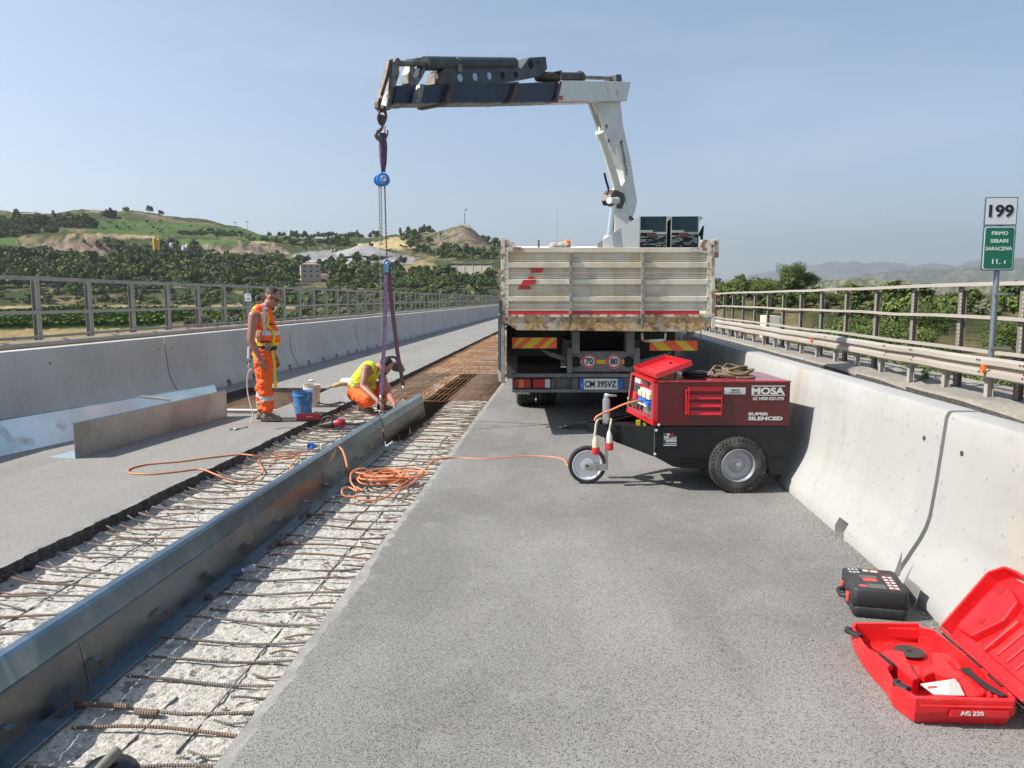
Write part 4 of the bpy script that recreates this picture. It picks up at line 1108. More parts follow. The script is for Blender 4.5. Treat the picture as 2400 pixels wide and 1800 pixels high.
# concrete plant: yellow silos and white tanks
M_SILO = mat('silo_yellow', (0.70, 0.38, 0.03), 0.5); M_TANK = mat('tank_white', (0.75, 0.75, 0.74), 0.5)
for i, (px, lab) in enumerate(((374, 'yellow cement silo, left of the pair below the green hill'), (382, 'yellow cement silo, right of the pair below the green hill'))):
    p = land(px, 612); t = Thing('cement_silo', lab, 'silo', p)
    mb = MB(); h = 11.5 - i; mb.lathe([(0, h + 1), (1.2, h), (1.2, 0), (.3, -1)], p, seg=14); t.part('tank', mb, [M_SILO], angle=40)
    mb = MB()
    for a in range(4): mb.cyl((p.x + 1.0 * math.cos(a * 1.57 + .7), p.y + 1.0 * math.sin(a * 1.57 + .7), p.z - 2), (p.x + 1.0 * math.cos(a * 1.57 + .7), p.y + 1.0 * math.sin(a * 1.57 + .7), p.z + 2), .12, seg=5)
    t.part('legs', mb, [M_TANK])
for px, h, lab in ((402, 3.5, 'low white mixer drum right of the yellow silos'), (412, 7.0, 'white mixing tower right of the yellow silos'), (440, 5.0, 'white tank further right of the silos'), (448, 6.0, 'rightmost white tank of the concrete plant')):
    p = land(px, 640); t = Thing('plant_tank', lab, 'tank', p)
    mb = MB(); mb.lathe([(0, h + .6), (1.1, h), (1.3, h * .4), (.5, h * .25), (.5, 0)], p, seg=12); t.part('tank', mb, [M_TANK], angle=40)
    mb = MB(); mb.bx(p.x - 1.6, p.x + 1.6, p.y - .3, p.y + .3, p.z, p.z + h * .3); t.part('frame', mb, [M_POST])
# masts
def mast(px, r, ytop, w, label, name='mast', arm=0):
    p = land(px, r); zt = zrow(r, ytop); t = Thing(name, label, 'mast', p)
    mb = MB(); mb.cyl((p.x, p.y, p.z - 1), (p.x, p.y, zt), w, w * .6, 8); t.part('pole', mb, [M_POST])
    if arm:
        mb = MB(); mb.bx(p.x - arm, p.x + arm, p.y - .2, p.y + .2, zt - arm * .5, zt); t.part('lamp_head' if name != 'mast' else 'antenna', mb, [M_POST])
    return t
t = mast(1091, 772, 499, .55, 'tall mast with a bent top on the rocky hill', arm=.5)
p = land(1091, 772); mb = MB(); z = zrow(772, 495); mb.box((p.x + 1.3, p.y, z + 1.2), (3.6, .5, .9), Matrix.Rotation(-.7, 3, 'Y')); t.part('blade', mb, [M_POST])
mb = MB(); mb.bx(p.x - 7, p.x + 5, p.y - 3, p.y + 3, p.z - 2, p.z + 1.6); solo('hut', mb, [M_PALEW], 'low pale hut at the foot of the mast on the rocky hill', 'hut')
mast(1304, 420, 490, .09, 'thin antenna mast standing up behind the truck')
for px, r, yt in ((812, 720, 556), (839, 700, 553), (1131, 560, 582), (1024, 620, 560), (356, 640, 572), (776, 520, 632)):
    mast(px, r, yt, .16, 'thin pole on the hillside', 'utility_pole', arm=.9)['group'] if False else tag(mast(px, r, yt, .16, {812: 'thin pole on the skyline left of the crane chain', 839: 'second thin pole beside the crane chain', 1131: 'lamp pole above the warehouse', 1024: 'pole on the slope below the rocky hill', 356: 'thin pole left of the yellow silos', 776: 'short pole right of the farmhouse'}[px], 'utility_pole', arm=.9).e, None, 'pole')
for px, r, yt in ((590, 905, 528), (562, 905, 531), (1813, 900, 622), (1722, 700, 655)):
    tag(mast(px, r, yt, .28, {590: 'lattice pylon on the crest right of the green field', 562: 'small lattice pylon left of the other on the crest', 1813: 'faint pylon left of the large oak', 1722: 'faint pylon just right of the truck'}[px], 'pylon', arm=1.6).e, None, 'pylon')
# haze: one even box of air
mb = MB(); mb.bx(-19500, 19500, -5000, 19500, -60, 1500)
hz = solo('haze', mb, [], kind='stuff', label='thin summer haze filling the air', org=(0, 0, 0))
hm = bpy.data.materials.new('haze'); hm.use_nodes = True; hm.node_tree.nodes.clear()
ou = hm.node_tree.nodes.new('ShaderNodeOutputMaterial'); pv = hm.node_tree.nodes.new('ShaderNodeVolumePrincipled')
pv.inputs['Color'].default_value = (0.88, 0.93, 1.0, 1); pv.inputs['Density'].default_value = 0.000105; pv.inputs['Anisotropy'].default_value = 0.4
hm.node_tree.links.new(pv.outputs[0], ou.inputs['Volume'])
hz.data.materials.append(hm)
# ================================================================ STEEL PROFILES, BARS AND MESH IN THE JOINT
M_ZINC = mat('galvanised_steel', (0.24, 0.33, 0.38), 0.30, 0.9, layers=(('n', 1.4, 0.4, 0.65, (0.15, 0.22, 0.26), 0.85), ('n', 7, 0.5, 0.7, (0.34, 0.42, 0.45), 0.5), ('n', 2.5, .6, .66, (.42, .5, .52), .5, (.3, 2, .3)), ('c', 60, 0.3, 1, (0.22, 0.28, 0.31), 0.2)), bump=(('n', 2.5, 0.06, 0.02),))
M_ZINCD = mat('galvanised_dull', (0.50, 0.49, 0.45), 0.5, 0.75, layers=(('n', 1.6, 0.42, 0.62, (0.30, 0.29, 0.265), 0.85), ('n', 5, 0.5, 0.7, (0.45, 0.445, 0.43), 0.7), ('n', 3.3, 0.62, 0.72, (0.13, 0.12, 0.11), 0.5)), bump=(('n', 3, 0.05, 0.02),))
M_ZINCW = mat('zinc_web', (0.16, 0.205, 0.24), 0.28, 0.9, layers=(('n', 1.3, 0.4, 0.62, (0.075, 0.095, 0.12), 0.85, (1, .5, 1)), ('n', 3, 0.5, 0.7, (0.20, 0.185, 0.165), 0.6), ('c', 60, 0.3, 1, (0.17, 0.19, 0.21), 0.2)), bump=(('n', 2.5, 0.05, 0.02),))
M_ZINCB = mat('zinc_bright', (0.66, 0.80, 0.86), 0.38, 0.75, layers=(('n', 1.6, 0.42, 0.62, (0.50, 0.63, 0.69), 0.8), ('n', 4, 0.6, 0.7, (0.22, 0.24, 0.24), 0.5)))
M_RUST = mat('rusty_bar', (0.20, 0.125, 0.09), 0.85, 0.1, layers=(('n', 6, 0.4, 0.65, (0.26, 0.18, 0.135), 0.8), ('n', 30, 0.5, 0.7, (0.12, 0.075, 0.055), 0.7)), bump=(('w', 28, 0.8, 0.006),))
M_RUSTG = mat('dusty_bar', (0.20, 0.175, 0.15), 0.9, 0.0, layers=(('n', 2.5, 0.44, 0.58, (0.12, 0.085, 0.065), 0.85), ('n', 25, 0.5, 0.7, (0.27, 0.245, 0.215), 0.5)), bump=(('w', 28, 0.8, 0.006),))
M_RUSTO = mat('orange_rust', (0.36, 0.17, 0.06), 0.85, 0.0, layers=(('n', 1.2, 0.42, 0.6, (0.17, 0.085, 0.045), 0.9),))
M_RUSTD = mat('dark_rust', (0.09, 0.045, 0.03), 0.85)
# long profile already set in the joint
XB = -2.085
def sh_(x, z): return x - .17 * (z + .105)     # the profile stands leaning slightly to the left
mb = MB(); j = 8.62
def long_profile(th, y0, y1, x, zb, zt, dz0=0.0, dz1=0.0, seams=()):
    t = .006
    mb = MB(); x_ = x; LB_ = .12; xt = sh_(x, zt - LB_); mb.add([(x, y0, zb + dz0), (x - t, y0, zb + dz0), (xt - t, y0, zt - LB_ + dz0), (xt, y0, zt - LB_ + dz0), (x, y1, zb + dz1), (x - t, y1, zb + dz1), (xt - t, y1, zt - LB_ + dz1), (xt, y1, zt - LB_ + dz1)],
                      [(0, 1, 2, 3), (7, 6, 5, 4), (0, 4, 5, 1), (1, 5, 6, 2), (2, 6, 7, 3), (3, 7, 4, 0)])
    web = th.part('web', mb, [M_ZINCW], bev=.0015)
    q = MB(); P = [(x + .007, zt - .125), (x + .012, zt - .112), (x - .002, zt - .02), (x - .012, zt - .004), (x - .045, zt), (x - .05, zt - .006), (x - .018, zt - .012), (x - .008, zt - .03), (x + .001, zt - .118)]; P = [(sh_(a, b), b) for a, b in P]
    A = [(a, y0, b + dz0) for a, b in P]; B = [(a, y1, b + dz1) for a, b in P]; n = len(P)
    q.add(A + B, [tuple(range(n))[::-1], tuple(range(n, 2 * n))] + [(i, (i + 1) % n, n + (i + 1) % n, n + i) for i in range(n)])
    lip = th.part('top_lip', q, [M_ZINC])
    return web, lip
bA = Thing('steel_edge_profile', 'long galvanised steel edge profile standing upright in the opened joint from the foreground', 'steel profile', (XB, 4, -.11))
web, lip = long_profile(bA, -1.6, j, XB, -.105, .238)
mb = MB(); mb.bx(XB - .002, XB + .095, -1.6, j - .1, -.098, -.092); bA.part('foot_flange', mb, [M_ZINC], bev=.0015)
for y in (1.5, 3.05, 4.9, 6.4):
    mb = MB(); mb.prism([(XB + .0005, y, -.10), (XB + .0025, y, -.10), (sh_(XB, .1) + .0025, y, .1), (sh_(XB, .1) + .0005, y, .1)], (0, .003, 0)); bA.part('weld_seam', mb, [M_ZINC], parent=web)
rs_ = random.Random(4)
for k, (px, py) in enumerate(((12, 1708), (219, 1547), (373, 1430), (486, 1344), (576, 1276), (648, 1221), (713, 1176), (760, 1136), (800, 1105), (838, 1073), (868, 1050), (892, 1030))):
    p = onX(px, py, -2.095)
    mb = MB(); s = .8 + .3 * rs_.random()
    mb.prism([(XB - .012, p.y - .022 * s, p.z + .016), (XB - .012, p.y + .022 * s, p.z + .012), (XB - .012 + .036 * s, p.y + .024 * s, p.z + .004), (XB - .012 + .036 * s, p.y - .018 * s, p.z + .006)], (0, 0, -.004))
    mb.mi(1).prism([(XB - .012 + .036 * s, p.y - .018 * s, p.z + .004), (XB - .012 + .036 * s, p.y + .02 * s, p.z + .002), (XB - .012 + .060 * s, p.y + .022 * s, p.z - .016), (XB - .012 + .060 * s, p.y - .014 * s, p.z - .014)], (0, 0, -.006))
    bA.part('anchor_tab', mb, [M_ZINC, M_RUSTD])
bB = Thing('steel_edge_profile', 'short galvanised profile hung from the purple sling beyond the long one', 'steel profile', (XB, 9.8, -.1))
long_profile(bB, j + .004, 11.15, XB + .01, -.115, .215, 0.012, -.03)
mb = MB(); mb.bx(XB + .02, XB + .03, 9.9, 9.93, -.45, -.1); mb.bx(XB + .02, XB + .03, 9.25, 9.28, -.4, -.1); bB.part('leg_stay', mb, [M_ZINCD])
# rusty couplers and bolts at the foot of the profile
for px, py, L, kindm, lab in ((188, 1652, .10, 0, 'rusty threaded bar with a nut lying against the foot of the long steel profile'), (489, 1400, .0, 0, 'small rusty block at the foot of the profile in the foreground'), (655, 1274, .03, 0, 'rusty nut at the foot of the profile beyond the blue plug'), (724, 1207, .02, 0, 'small rusty nut farther along the foot of the profile')):
    p = G(px, py, -.085)
    mb = MB(); mb.lathe([(0, -.018), (.018, -.018), (.021, -.01), (.021, .014), (.014, .02), (0, .02)], p, (1, .1, .1), 6)
    if L:
        t = Thing('threaded_bar', lab, 'bar', p); t.part('nut', mb, [M_RUSTD])
        q = MB(); q.tube([(p.x - .02, p.y, p.z + .005), (p.x + L + .11, p.y - .005, p.z + .004)], .011, 8); t.part('rod', q, [M_RUST])
        q = MB(); q.tube([(p.x - .05, p.y - .1, p.z - .01), (p.x + .0, p.y + .05, p.z + .05)], .007, 6); t.part('wire', q, [M_RUSTD])
    else: solo('rusty_nut', mb, [M_RUSTD], lab, 'nut')
p = G(338, 1667, -.085); mb = MB(); mb.tube([(p.x - .035, p.y, -.088), (p.x + .06, p.y - .004, -.088)], .014, 9)
solo('rebar_offcut', mb, [M_RUST], 'short rusty offcut of ribbed bar lying loose on the chipped concrete', 'rebar')
# white paper labels at the foot of the profile
for i, (px, py) in enumerate(((399, 1503), (781, 1166))):
    p = G(px, py, -.09); mb = MB(); mb.prism([(p.x - .012, p.y - .03, p.z), (p.x + .012, p.y - .03, p.z + .004), (p.x + .016, p.y + .03, p.z + .008), (p.x - .01, p.y + .03, p.z + .004)], (0, 0, .002))
    solo('paper_tag', mb, [M_SWH], ('white paper tag beside the profile foot, nearest one', 'white paper tag beside the profile foot by the orange cable coil')[i], 'tag')
# transverse bars
def bar_mesh(L, r, seed, bend=0.01, hook=0):
    rd = random.Random(seed); n = 9
    pts = []
    for i in range(n):
        t = i / (n - 1)
        pts.append((L * t, bend * math.sin(3 * t + seed) + rd.uniform(-.002, .002), bend * .6 * math.sin(5 * t + seed * 2) + (hook * max(0, (.18 - t) / .18) ** 2)))
    mb = MB(); mb.tube(pts, r, 8)
    me = mb.mesh('bar', [M_RUSTG if seed % 3 else M_RUST]); me.polygons.foreach_set('use_smooth', [True] * len(me.polygons)); return me
long_r = [bar_mesh(.82, .0070, s, .02) for s in range(6)]
short_r = [bar_mesh(.22, .0052, s + 10, .018) for s in range(6)]
long_l = [bar_mesh(1.12, .0072, s + 20, .026, .035) for s in range(6)]
short_l = [bar_mesh(.38, .006, s + 30, .024, .04) for s in range(6)]
rb = random.Random(11)
LB = 'long ribbed bar lying across the chipped bed between the steel profile and the lane edge'
SB = 'short stub of bar sticking out from under the right lane edge'
LL = 'long ribbed bar lying across the bed left of the steel profile'
SL = 'short stub of bar sticking out of the left side of the bed'
def bar(me, x, y, z, lab, grp, rz=0.0):
    o = link('rebar', me, None, (x, y, z), rz); tag(o, lab, 'rebar', grp)
y = 2.30; k = 0; NB = ['bar cut by the bottom edge of the picture, right of the profile', 'nearest whole long bar right of the profile', 'second long bar from the bottom, right of the profile', 'third long bar from the bottom, right of the profile', 'fourth long bar from the bottom, right of the profile']
near = 0
while y < 12.3:
    xr_ = -1.96 + rb.uniform(-.04, .05)
    if not (y > 9 and xr_ < -1.9): pass
    else: xr_ = -1.9
    o = link('rebar', rb.choice(long_r), None, (xr_, y, -.094 + rb.uniform(-.004, .006)), rb.uniform(-.03, .03)); tag(o, NB[k] if k < len(NB) else LB, 'rebar', 'long bars right of the profile')
    if k % 1 == 0:
        o = link('rebar', rb.choice(short_r), None, (-1.19, y + .105 + rb.uniform(-.02, .02), -.096), PI + rb.uniform(-.1, .1)); tag(o, SB, 'rebar', 'short bar stubs at the right lane edge')
    y += .205 * rb.uniform(.88, 1.12) * (1 if y < 9 else .7); k += 1
y = 2.7
while y < 11.5:
    o = link('rebar', rb.choice(long_l), None, (-3.27 + rb.uniform(-.05, .05), y, -.092 + rb.uniform(-.003, .008)), rb.uniform(-.03, .03)); tag(o, LL, 'rebar', 'long bars left of the profile')
    o = link('rebar', rb.choice(short_l), None, (-3.30 + rb.uniform(-.04, .04), y + .1 + rb.uniform(-.02, .02), -.092), rb.uniform(-.08, .08)); tag(o, SL, 'rebar', 'short bar stubs at the left of the bed')
    y += .215 * rb.uniform(.88, 1.12)
# lengthwise bars
for i, (x, y0, y1) in enumerate(((-1.27, 1.5, 12.5), (-1.46, 2.6, 5.9), (-1.66, 2.0, 3.0), (-1.46, 6.2, 9.5), (-1.62, 5.4, 8.2), (-2.95, 2.2, 5.2), (-2.68, 2.6, 6.2), (-2.8, 7, 10.5), (-2.45, 6.8, 8.6))):
    pts = [(x + .02 * fbm((yy * .9, i, 0)), yy, -.110 + .008 * fbm((yy * 1.7, i, 3))) for yy in [y0 + (y1 - y0) * q / 24 for q in range(25)]]
    mb = MB(); mb.tube(pts, .0042, 7)
    o = solo('rebar', mb, [M_RUSTG], ('thin bar running along the right lane edge under the cross bars', 'thin bar running lengthwise under the cross bars of the right strip, in the foreground', 'short lengthwise bar nearest the foot of the profile', 'lengthwise bar of the right strip near the orange cable coil', 'lengthwise bar beside the orange cable coil', 'lengthwise bar at the left side of the bed in the foreground', 'lengthwise bar left of the profile in the foreground', 'lengthwise bar left of the profile beside the plugs', 'short lengthwise bar close behind the profile')[i], 'rebar', smooth=True)
# gold-brown net over the slot and the far rusty mats
def net(name, lab, x0, x1, y0, y1, sx, sy, r, z, m, amp=.01, cat='steel mesh'):
    mb = MB(); x = x0
    while x <= x1 + 1e-6:
        n = max(3, int((y1 - y0) / .8)); mb.tube([(x + .012 * fbm((q, x * 9, 0)), y0 + (y1 - y0) * q / n, z + amp * fbm((q * .7, x, 2))) for q in range(n + 1)], r, 5); x += sx
    y = y0
    while y <= y1 + 1e-6:
        mb.tube([(x0, y, z + r * 1.6 + amp * fbm((y, 3, 2))), ((x0 + x1) / 2, y + .01, z + r * 1.6 + amp * fbm((y, 5, 2))), (x1, y, z + r * 1.6 + amp * fbm((y, 6, 2)))], r, 5); y += sy
    return solo(name, mb, [m], lab, cat, org=(0, 0, 0), smooth=True)
net('rebar_net', 'golden rusty bar net spanning the open slot beyond the hanging profile', -2.62, -1.95, 12.35, 17.1, .085, .9, .007, -.10, M_RUSTO)
net('rebar_mat', 'dense rusty bar mat at the right of the slot beside the truck', -1.95, -1.22, 12.4, 17.0, .16, .11, .006, -.088, M_RUST)
net('rebar_mat', 'rusty bar mat in the bed left of the slot', -3.4, -2.6, 11.6, 17.0, .16, .16, .006, -.085, M_RUST)
net('rebar_mat', 'wide rusty bar mat filling the far stretch of the joint', -3.36, -1.22, 17.1, 34.0, .17, .35, .006, -.075, M_RUSTO, .03)
net('wire_mesh', 'brown wire mesh in the shallow pit left of the standing worker', PIT_[0] + .02, PIT_[1] - .02, PIT_[2] + .02, PIT_[3] - .02, .075, .075, .004, -.09, M_RUST)
mb = MB(); y = 10.55
pts = [(-5.3 + q * .11, 10.95 + .05 * fbm((q, 1, 1)), -.06) for q in range(11)]; mb.tube(pts, .022, 6)
solo('timber_batten', mb, [M_SWH], 'pale thin batten lying across the wire mesh in the pit', 'batten')
# ---- the two loose profiles lying on the left lane
def loose(name, lab, a, b, h, fl, m1, m2, lean=0.0, top=.02):
    """L profile from a to b (ground points of the web foot), web upright, foot flange to the left"""
    a = Vector(a); b = Vector(b); d = (b - a).normalized(); nl = Vector((-d.y, d.x, 0))
    if nl.x > 0: nl = -nl
    t = Thing(name, lab, 'steel profile', a)
    w = .006; up = Vector((0, 0, h)) + nl * lean
    mb = MB(); mb.prism([a, a + up, a + up - nl * w, a - nl * w], b - a); web = t.part('web', mb, [m1], bev=.0015)
    mb = MB(); z = Vector((0, 0, .006)); mb.prism([a + nl * .001, a + nl * fl, a + nl * fl + z, a + nl * .001 + z], b - a); t.part('foot_flange', mb, [m2], bev=.0015)
    mb = MB(); mb.prism([a + up + Vector((0, 0, .001)), a + up + nl * top + Vector((0, 0, .006)), a + up + nl * top + Vector((0, 0, .012)), a + up + Vector((0, 0, .007)) - nl * w], b - a); t.part('top_lip', mb, [M_ZINC])
    return t
loose('steel_profile', 'dull galvanised L profile lying in front of the other on the left lane', G(176, 1075), G(532, 976), .35, .30, M_ZINCD, M_ZINCB)
loose('steel_profile', 'bright bluish galvanised profile lying behind the dull one along the left barrier', (-5.86, 6.7, 0), (-5.02, 10.75, 0), .34, .18, M_ZINCB, M_ZINCB, lean=.13)
p = onX(400, 930, -5.12)
mb = MB(); mb.box((-5.22, 9.3, .33), (.36, .045, .03), Matrix.Rotation(.5, 3, 'Z') @ Matrix.Rotation(.18, 3, 'Y'))
solo('wooden_batten', mb, [mat('old_wood', (0.45, 0.39, 0.31), 0.9)], 'short pale wooden batten laid across the two loose profiles', 'batten', bev=.003)
# ================================================================ TRUCK (written square to itself: across, ahead, up)
M_ALU = mat('aluminium_side', (0.66, 0.61, 0.50), 0.5, 0.1, layers=(('n', 1.1, 0.42, 0.6, (0.55, 0.46, 0.31), 0.85, (1, 1, 2.5)), ('n', 5, 0.5, 0.7, (0.40, 0.36, 0.28), 0.6, (1, 1, .3)), ('n', 2.2, .58, .68, (0.66, .66, .64), .5)), bump=(('n', 6, .08, .01),))
M_ALUD = mat('aluminium_rib', (0.34, 0.33, 0.30), 0.55, 0.4, layers=(('n', 9, 0.45, 0.65, (0.22, 0.20, 0.17), 0.8),))
M_CREAM = mat('rusty_cream_paint', (0.60, 0.54, 0.44), 0.7, layers=(('n', 5, 0.48, 0.56, (0.26, 0.12, 0.065), 0.9), ('n', 17, 0.52, 0.6, (0.17, 0.085, 0.05), 0.85), ('n', 2, .55, .65, (.62, .42, .33), .5)), bump=(('n', 20, .3, .004),))
M_BEAMR = mat('flaking_beam_paint', (0.42, 0.37, 0.28), 0.75, layers=(('n', 2.6, 0.48, 0.56, (0.42, 0.24, 0.06), 0.9), ('n', 12, 0.5, 0.58, (0.20, 0.11, 0.06), 0.85), ('n', 30, .5, .6, (.52, .45, .34), .6)), bump=(('n', 25, .4, .004),))
M_RED = mat('red_stripe', (0.50, 0.022, 0.022), 0.45, layers=(('n', 14, 0.6, 0.7, (0.36, 0.05, 0.04), 0.6),))
M_CHAS = mat('chassis_grey', (0.085, 0.088, 0.088), 0.7, layers=(('n', 4, 0.45, 0.65, (0.13, 0.125, 0.115), 0.8),), bump=(('n', 30, .2, .003),))
M_CHASL = mat('chassis_dusty', (0.17, 0.17, 0.16), 0.8, layers=(('n', 5, 0.45, 0.65, (0.10, 0.10, 0.095), 0.8),))
M_BLKP = mat('black_plastic', (0.018, 0.018, 0.02), 0.55)
M_RUB = mat('rubber', (0.022, 0.022, 0.023), 0.85, layers=(('n', 12, 0.45, 0.65, (0.05, 0.047, 0.043), 0.8),))
M_TAILR = mat('tail_red', (0.35, 0.01, 0.015), 0.25); M_TAILA = mat('tail_amber', (0.55, 0.17, 0.01), 0.25); M_TAILW = mat('tail_white', (0.5, 0.5, 0.48), 0.25)
M_CHR = mat('reflective_red', (0.75, 0.10, 0.04), 0.5); M_CHY = mat('reflective_yellow', (0.62, 0.44, 0.02), 0.5)
M_YEL = mat('yellow_bar', (0.65, 0.38, 0.01), 0.5)
M_PLW = mat('plate_white', (0.62, 0.62, 0.58), 0.4); M_PLB = mat('plate_blue', (0.03, 0.12, 0.42), 0.4)
M_WHP = mat('white_paint', (0.74, 0.73, 0.69), 0.45, layers=(('n', 3, 0.5, 0.65, (0.64, 0.62, 0.57), 0.7), ('n', 14, 0.66, 0.72, (0.30, 0.17, 0.11), 0.8), ('n', 1.2, .6, .7, (.55, .53, .49), .6)))
M_NAVY = mat('navy_boom', (0.012, 0.022, 0.04), 0.42, layers=(('n', 5, .45, .7, (0.022, .035, .055), .8),))
M_DKST = mat('dark_steel', (0.055, 0.065, 0.07), 0.5, .3, layers=(('n', 4, .45, .65, (0.11, .115, .11), .7),))
M_GRST = mat('greasy_steel', (0.20, 0.19, 0.175), 0.5, .4, layers=(('n', 8, .48, .6, (0.09, .075, .065), .85), ('n', 3, .55, .65, (.32, .31, .29), .6)))
M_BRNST = mat('brown_steel', (0.11, 0.075, 0.055), 0.55, .3, layers=(('n', 10, .45, .6, (0.05, .04, .035), .8),))
M_CHROME = mat('ram_chrome', (0.62, 0.63, 0.64), 0.18, 1.0)
M_BEACON = mat('beacon_orange', (0.80, 0.16, 0.01), 0.3)
HT = 8.72
def zx(x): return 1100 + x * 650 / 2210
def zy(y): return 500 + y * 650 / 2210
def T(x, y, h=HT): return V(zx(x), zy(y), h)     # tail coordinates measured on the enlarged tail view
tk = Thing('crane_truck', 'white drop-side lorry with a loader crane, seen from behind, plate CM 395VZ', 'truck', (1.12, HT, 0), view=True)
def tpoly(pts, h, th, mi=0, mb=None):
    mb = mb or MB(); mb.mi(mi); mb.prism([T(x, y, h) for x, y in pts], (0, th, 0)); return mb
def trect(x0, y0, x1, y1, h, th, mb=None, mi=0): return tpoly([(x0, y0), (x1, y0), (x1, y1), (x0, y1)], h, th, mi, mb)
# corrugated tail side
prof = []
ridges = [(392, 432), (528, 566), (663, 700)]
y = 312
while y <= 776:
    d = 0.0
    for a, b in ridges:
        if a - 6 <= y <= b + 6: d = -.042 * (1 if a <= y <= b else .3)
        for g in (-52, -34, -16):
            if abs(y - (a + g)) < 5: d = -.011
        for g in (22, 40):
            if abs(y - (b + g)) < 5: d = -.009
    if y > 720 and int(y / 16) % 2: d = -.006
    prof.append((y, d)); y += 4
xL, xR = T(312, 500).x, T(1898, 500).x
mb = MB(); n = len(prof)
vs = []
for x in (xL, xR):
    for yy, d in prof: vs.append((x, HT + .03 + d, T(900, yy, HT).z))
for x in (xL, xR):
    for yy, d in prof: vs.append((x, HT + .05, T(900, yy, HT).z))
mb.add(vs, [(i, i + 1, n + i + 1, n + i) for i in range(n - 1)] + [(2 * n + i, 2 * n + i + 1, 3 * n + i + 1, 3 * n + i) for i in range(n - 1)] + [(i, i + 1, 2 * n + i + 1, 2 * n + i) for i in range(n - 1)] + [(n + i, n + i + 1, 3 * n + i + 1, 3 * n + i) for i in range(n - 1)])
tg = tk.part('tailgate', mb, [M_ALU])
mb = trect(300, 272, 1905, 312, HT - .005, .06); tk.part('top_rail', mb, [M_ALU], parent=tg, bev=.004)
mb = trect(276, 276, 311, 822, HT - .008, .05)
for k in range(14): mb.mi(1); c = T(293, 290 + k * 39 + (8 if k % 2 else 0), HT - .01); mb.cyl(c, c + Vector((0, .003, 0)), .006, seg=7)
tk.part('side_frame', mb, [M_ALU, M_HOLE], parent=tg)
mb = trect(1894, 300, 1932, 830, HT - .008, .05)
for k in range(9): mb.mi(1); c = T(1913 + (6 if k % 2 else -6), 400 + k * 46, HT - .01); mb.cyl(c, c + Vector((0, .003, 0)), .007, seg=7)
tk.part('side_frame', mb, [M_ALU, M_HOLE], parent=tg)
mb = trect(300, 268, 415, 300, HT - .012, .01)
for k in range(4): mb.mi(1); c = T(322 + k * 26, 284, HT - .014); mb.cyl(c, c + Vector((0, .003, 0)), .006, seg=7)
tk.part('hinge_plate', mb, [M_CREAM, M_HOLE], parent=tg)
mb = tpoly([(1800, 300), (1850, 235), (1930, 232), (1930, 318), (1905, 318)], HT - .014, .012); tk.part('hinge_plate', mb, [M_CREAM], parent=tg)
mb = trect(300, 776, 1822, 820, HT - .002, .02); mb.mi(1); trect(300, 766, 1830, 775, HT - .004, .02, mb, 1); trect(300, 820, 1830, 829, HT - .004, .02, mb, 1); tk.part('red_stripe', mb, [M_RED, M_ALU], parent=tg)
for x in (808, 1383):
    mb = trect(x - 11, 312, x + 12, 818, HT - .046, .05)
    for k in range(7): mb.mi(1); c = T(x, 330 + k * 72, HT - .049); mb.cyl(c, c + Vector((0, .003, 0)), .006, seg=7)
    tk.part('upright_rib', mb, [M_ALUD, M_HOLE], parent=tg)
    mb = tpoly([(x - 14, 800), (x + 10, 800), (x + 6, 850), (x - 2, 912), (x - 12, 912), (x - 14, 850)], HT - .056, .03); tk.part('latch', mb, [M_GRST], parent=tg, bev=.003)
# red emblem remains and a small mark on the tail side
mb = MB()
for P in ([(476, 432), (592, 432), (580, 470), (520, 470), (552, 446), (480, 442)], [(492, 452), (540, 452), (520, 472), (488, 474)], [(470, 508), (505, 500), (522, 516), (462, 520)], [(432, 530), (540, 528), (520, 566), (470, 566), (412, 562)], [(408, 572), (470, 574), (498, 594), (488, 602), (386, 602)]):
    tpoly(P, HT + .0 - (.018 if 520 < P[0][1] < 560 else 0), .012, 0, mb)
tk.part('red_emblem', mb, [M_RED], parent=tg)
mb = tpoly([(1048, 668), (1090, 668), (1088, 678), (1138, 670), (1136, 684), (1060, 692), (1048, 690)], HT + .003, .003, 0); tk.part('green_mark', mb, [mat('mark_green', (.01, .12, .06), .5)], parent=tg)
# corner posts
mb = trect(252, 196, 284, 806, HT - .01, .10); trect(260, 184, 272, 200, HT, .03, mb); tk.part('corner_post', mb, [M_CREAM], bev=.004, label='left corner post, cream paint flaking to rust')
mb = tpoly([(286, 215), (312, 205), (372, 268), (286, 272)], HT + .02, .02); tk.part('gusset', mb, [M_CREAM])
mb = trect(1930, 214, 1958, 918, HT - .01, .10); mb.mi(0); trect(1956, 206, 1988, 350, HT + .01, .08, mb); trect(1850, 210, 1958, 238, HT - .004, .04, mb); tk.part('corner_post', mb, [M_CREAM], bev=.004, label='right corner post, rusted, with a bent top plate')
# rear beam
mb = tpoly([(245, 826), (1926, 826), (1926, 905), (1790, 945), (380, 932), (300, 880), (245, 870)], HT + .0, .09); tk.part('rear_beam', mb, [M_BEAMR], bev=.005)
mb = trect(240, 806, 1935, 826, HT - .012, .11); tk.part('bed_edge', mb, [M_CREAM])
mb = MB()
for x in (250, 258): pass
mb = tpoly([(236, 690), (258, 690), (262, 870), (240, 870)], HT - .02, .05); tk.part('chain_bracket', mb, [M_BRNST])
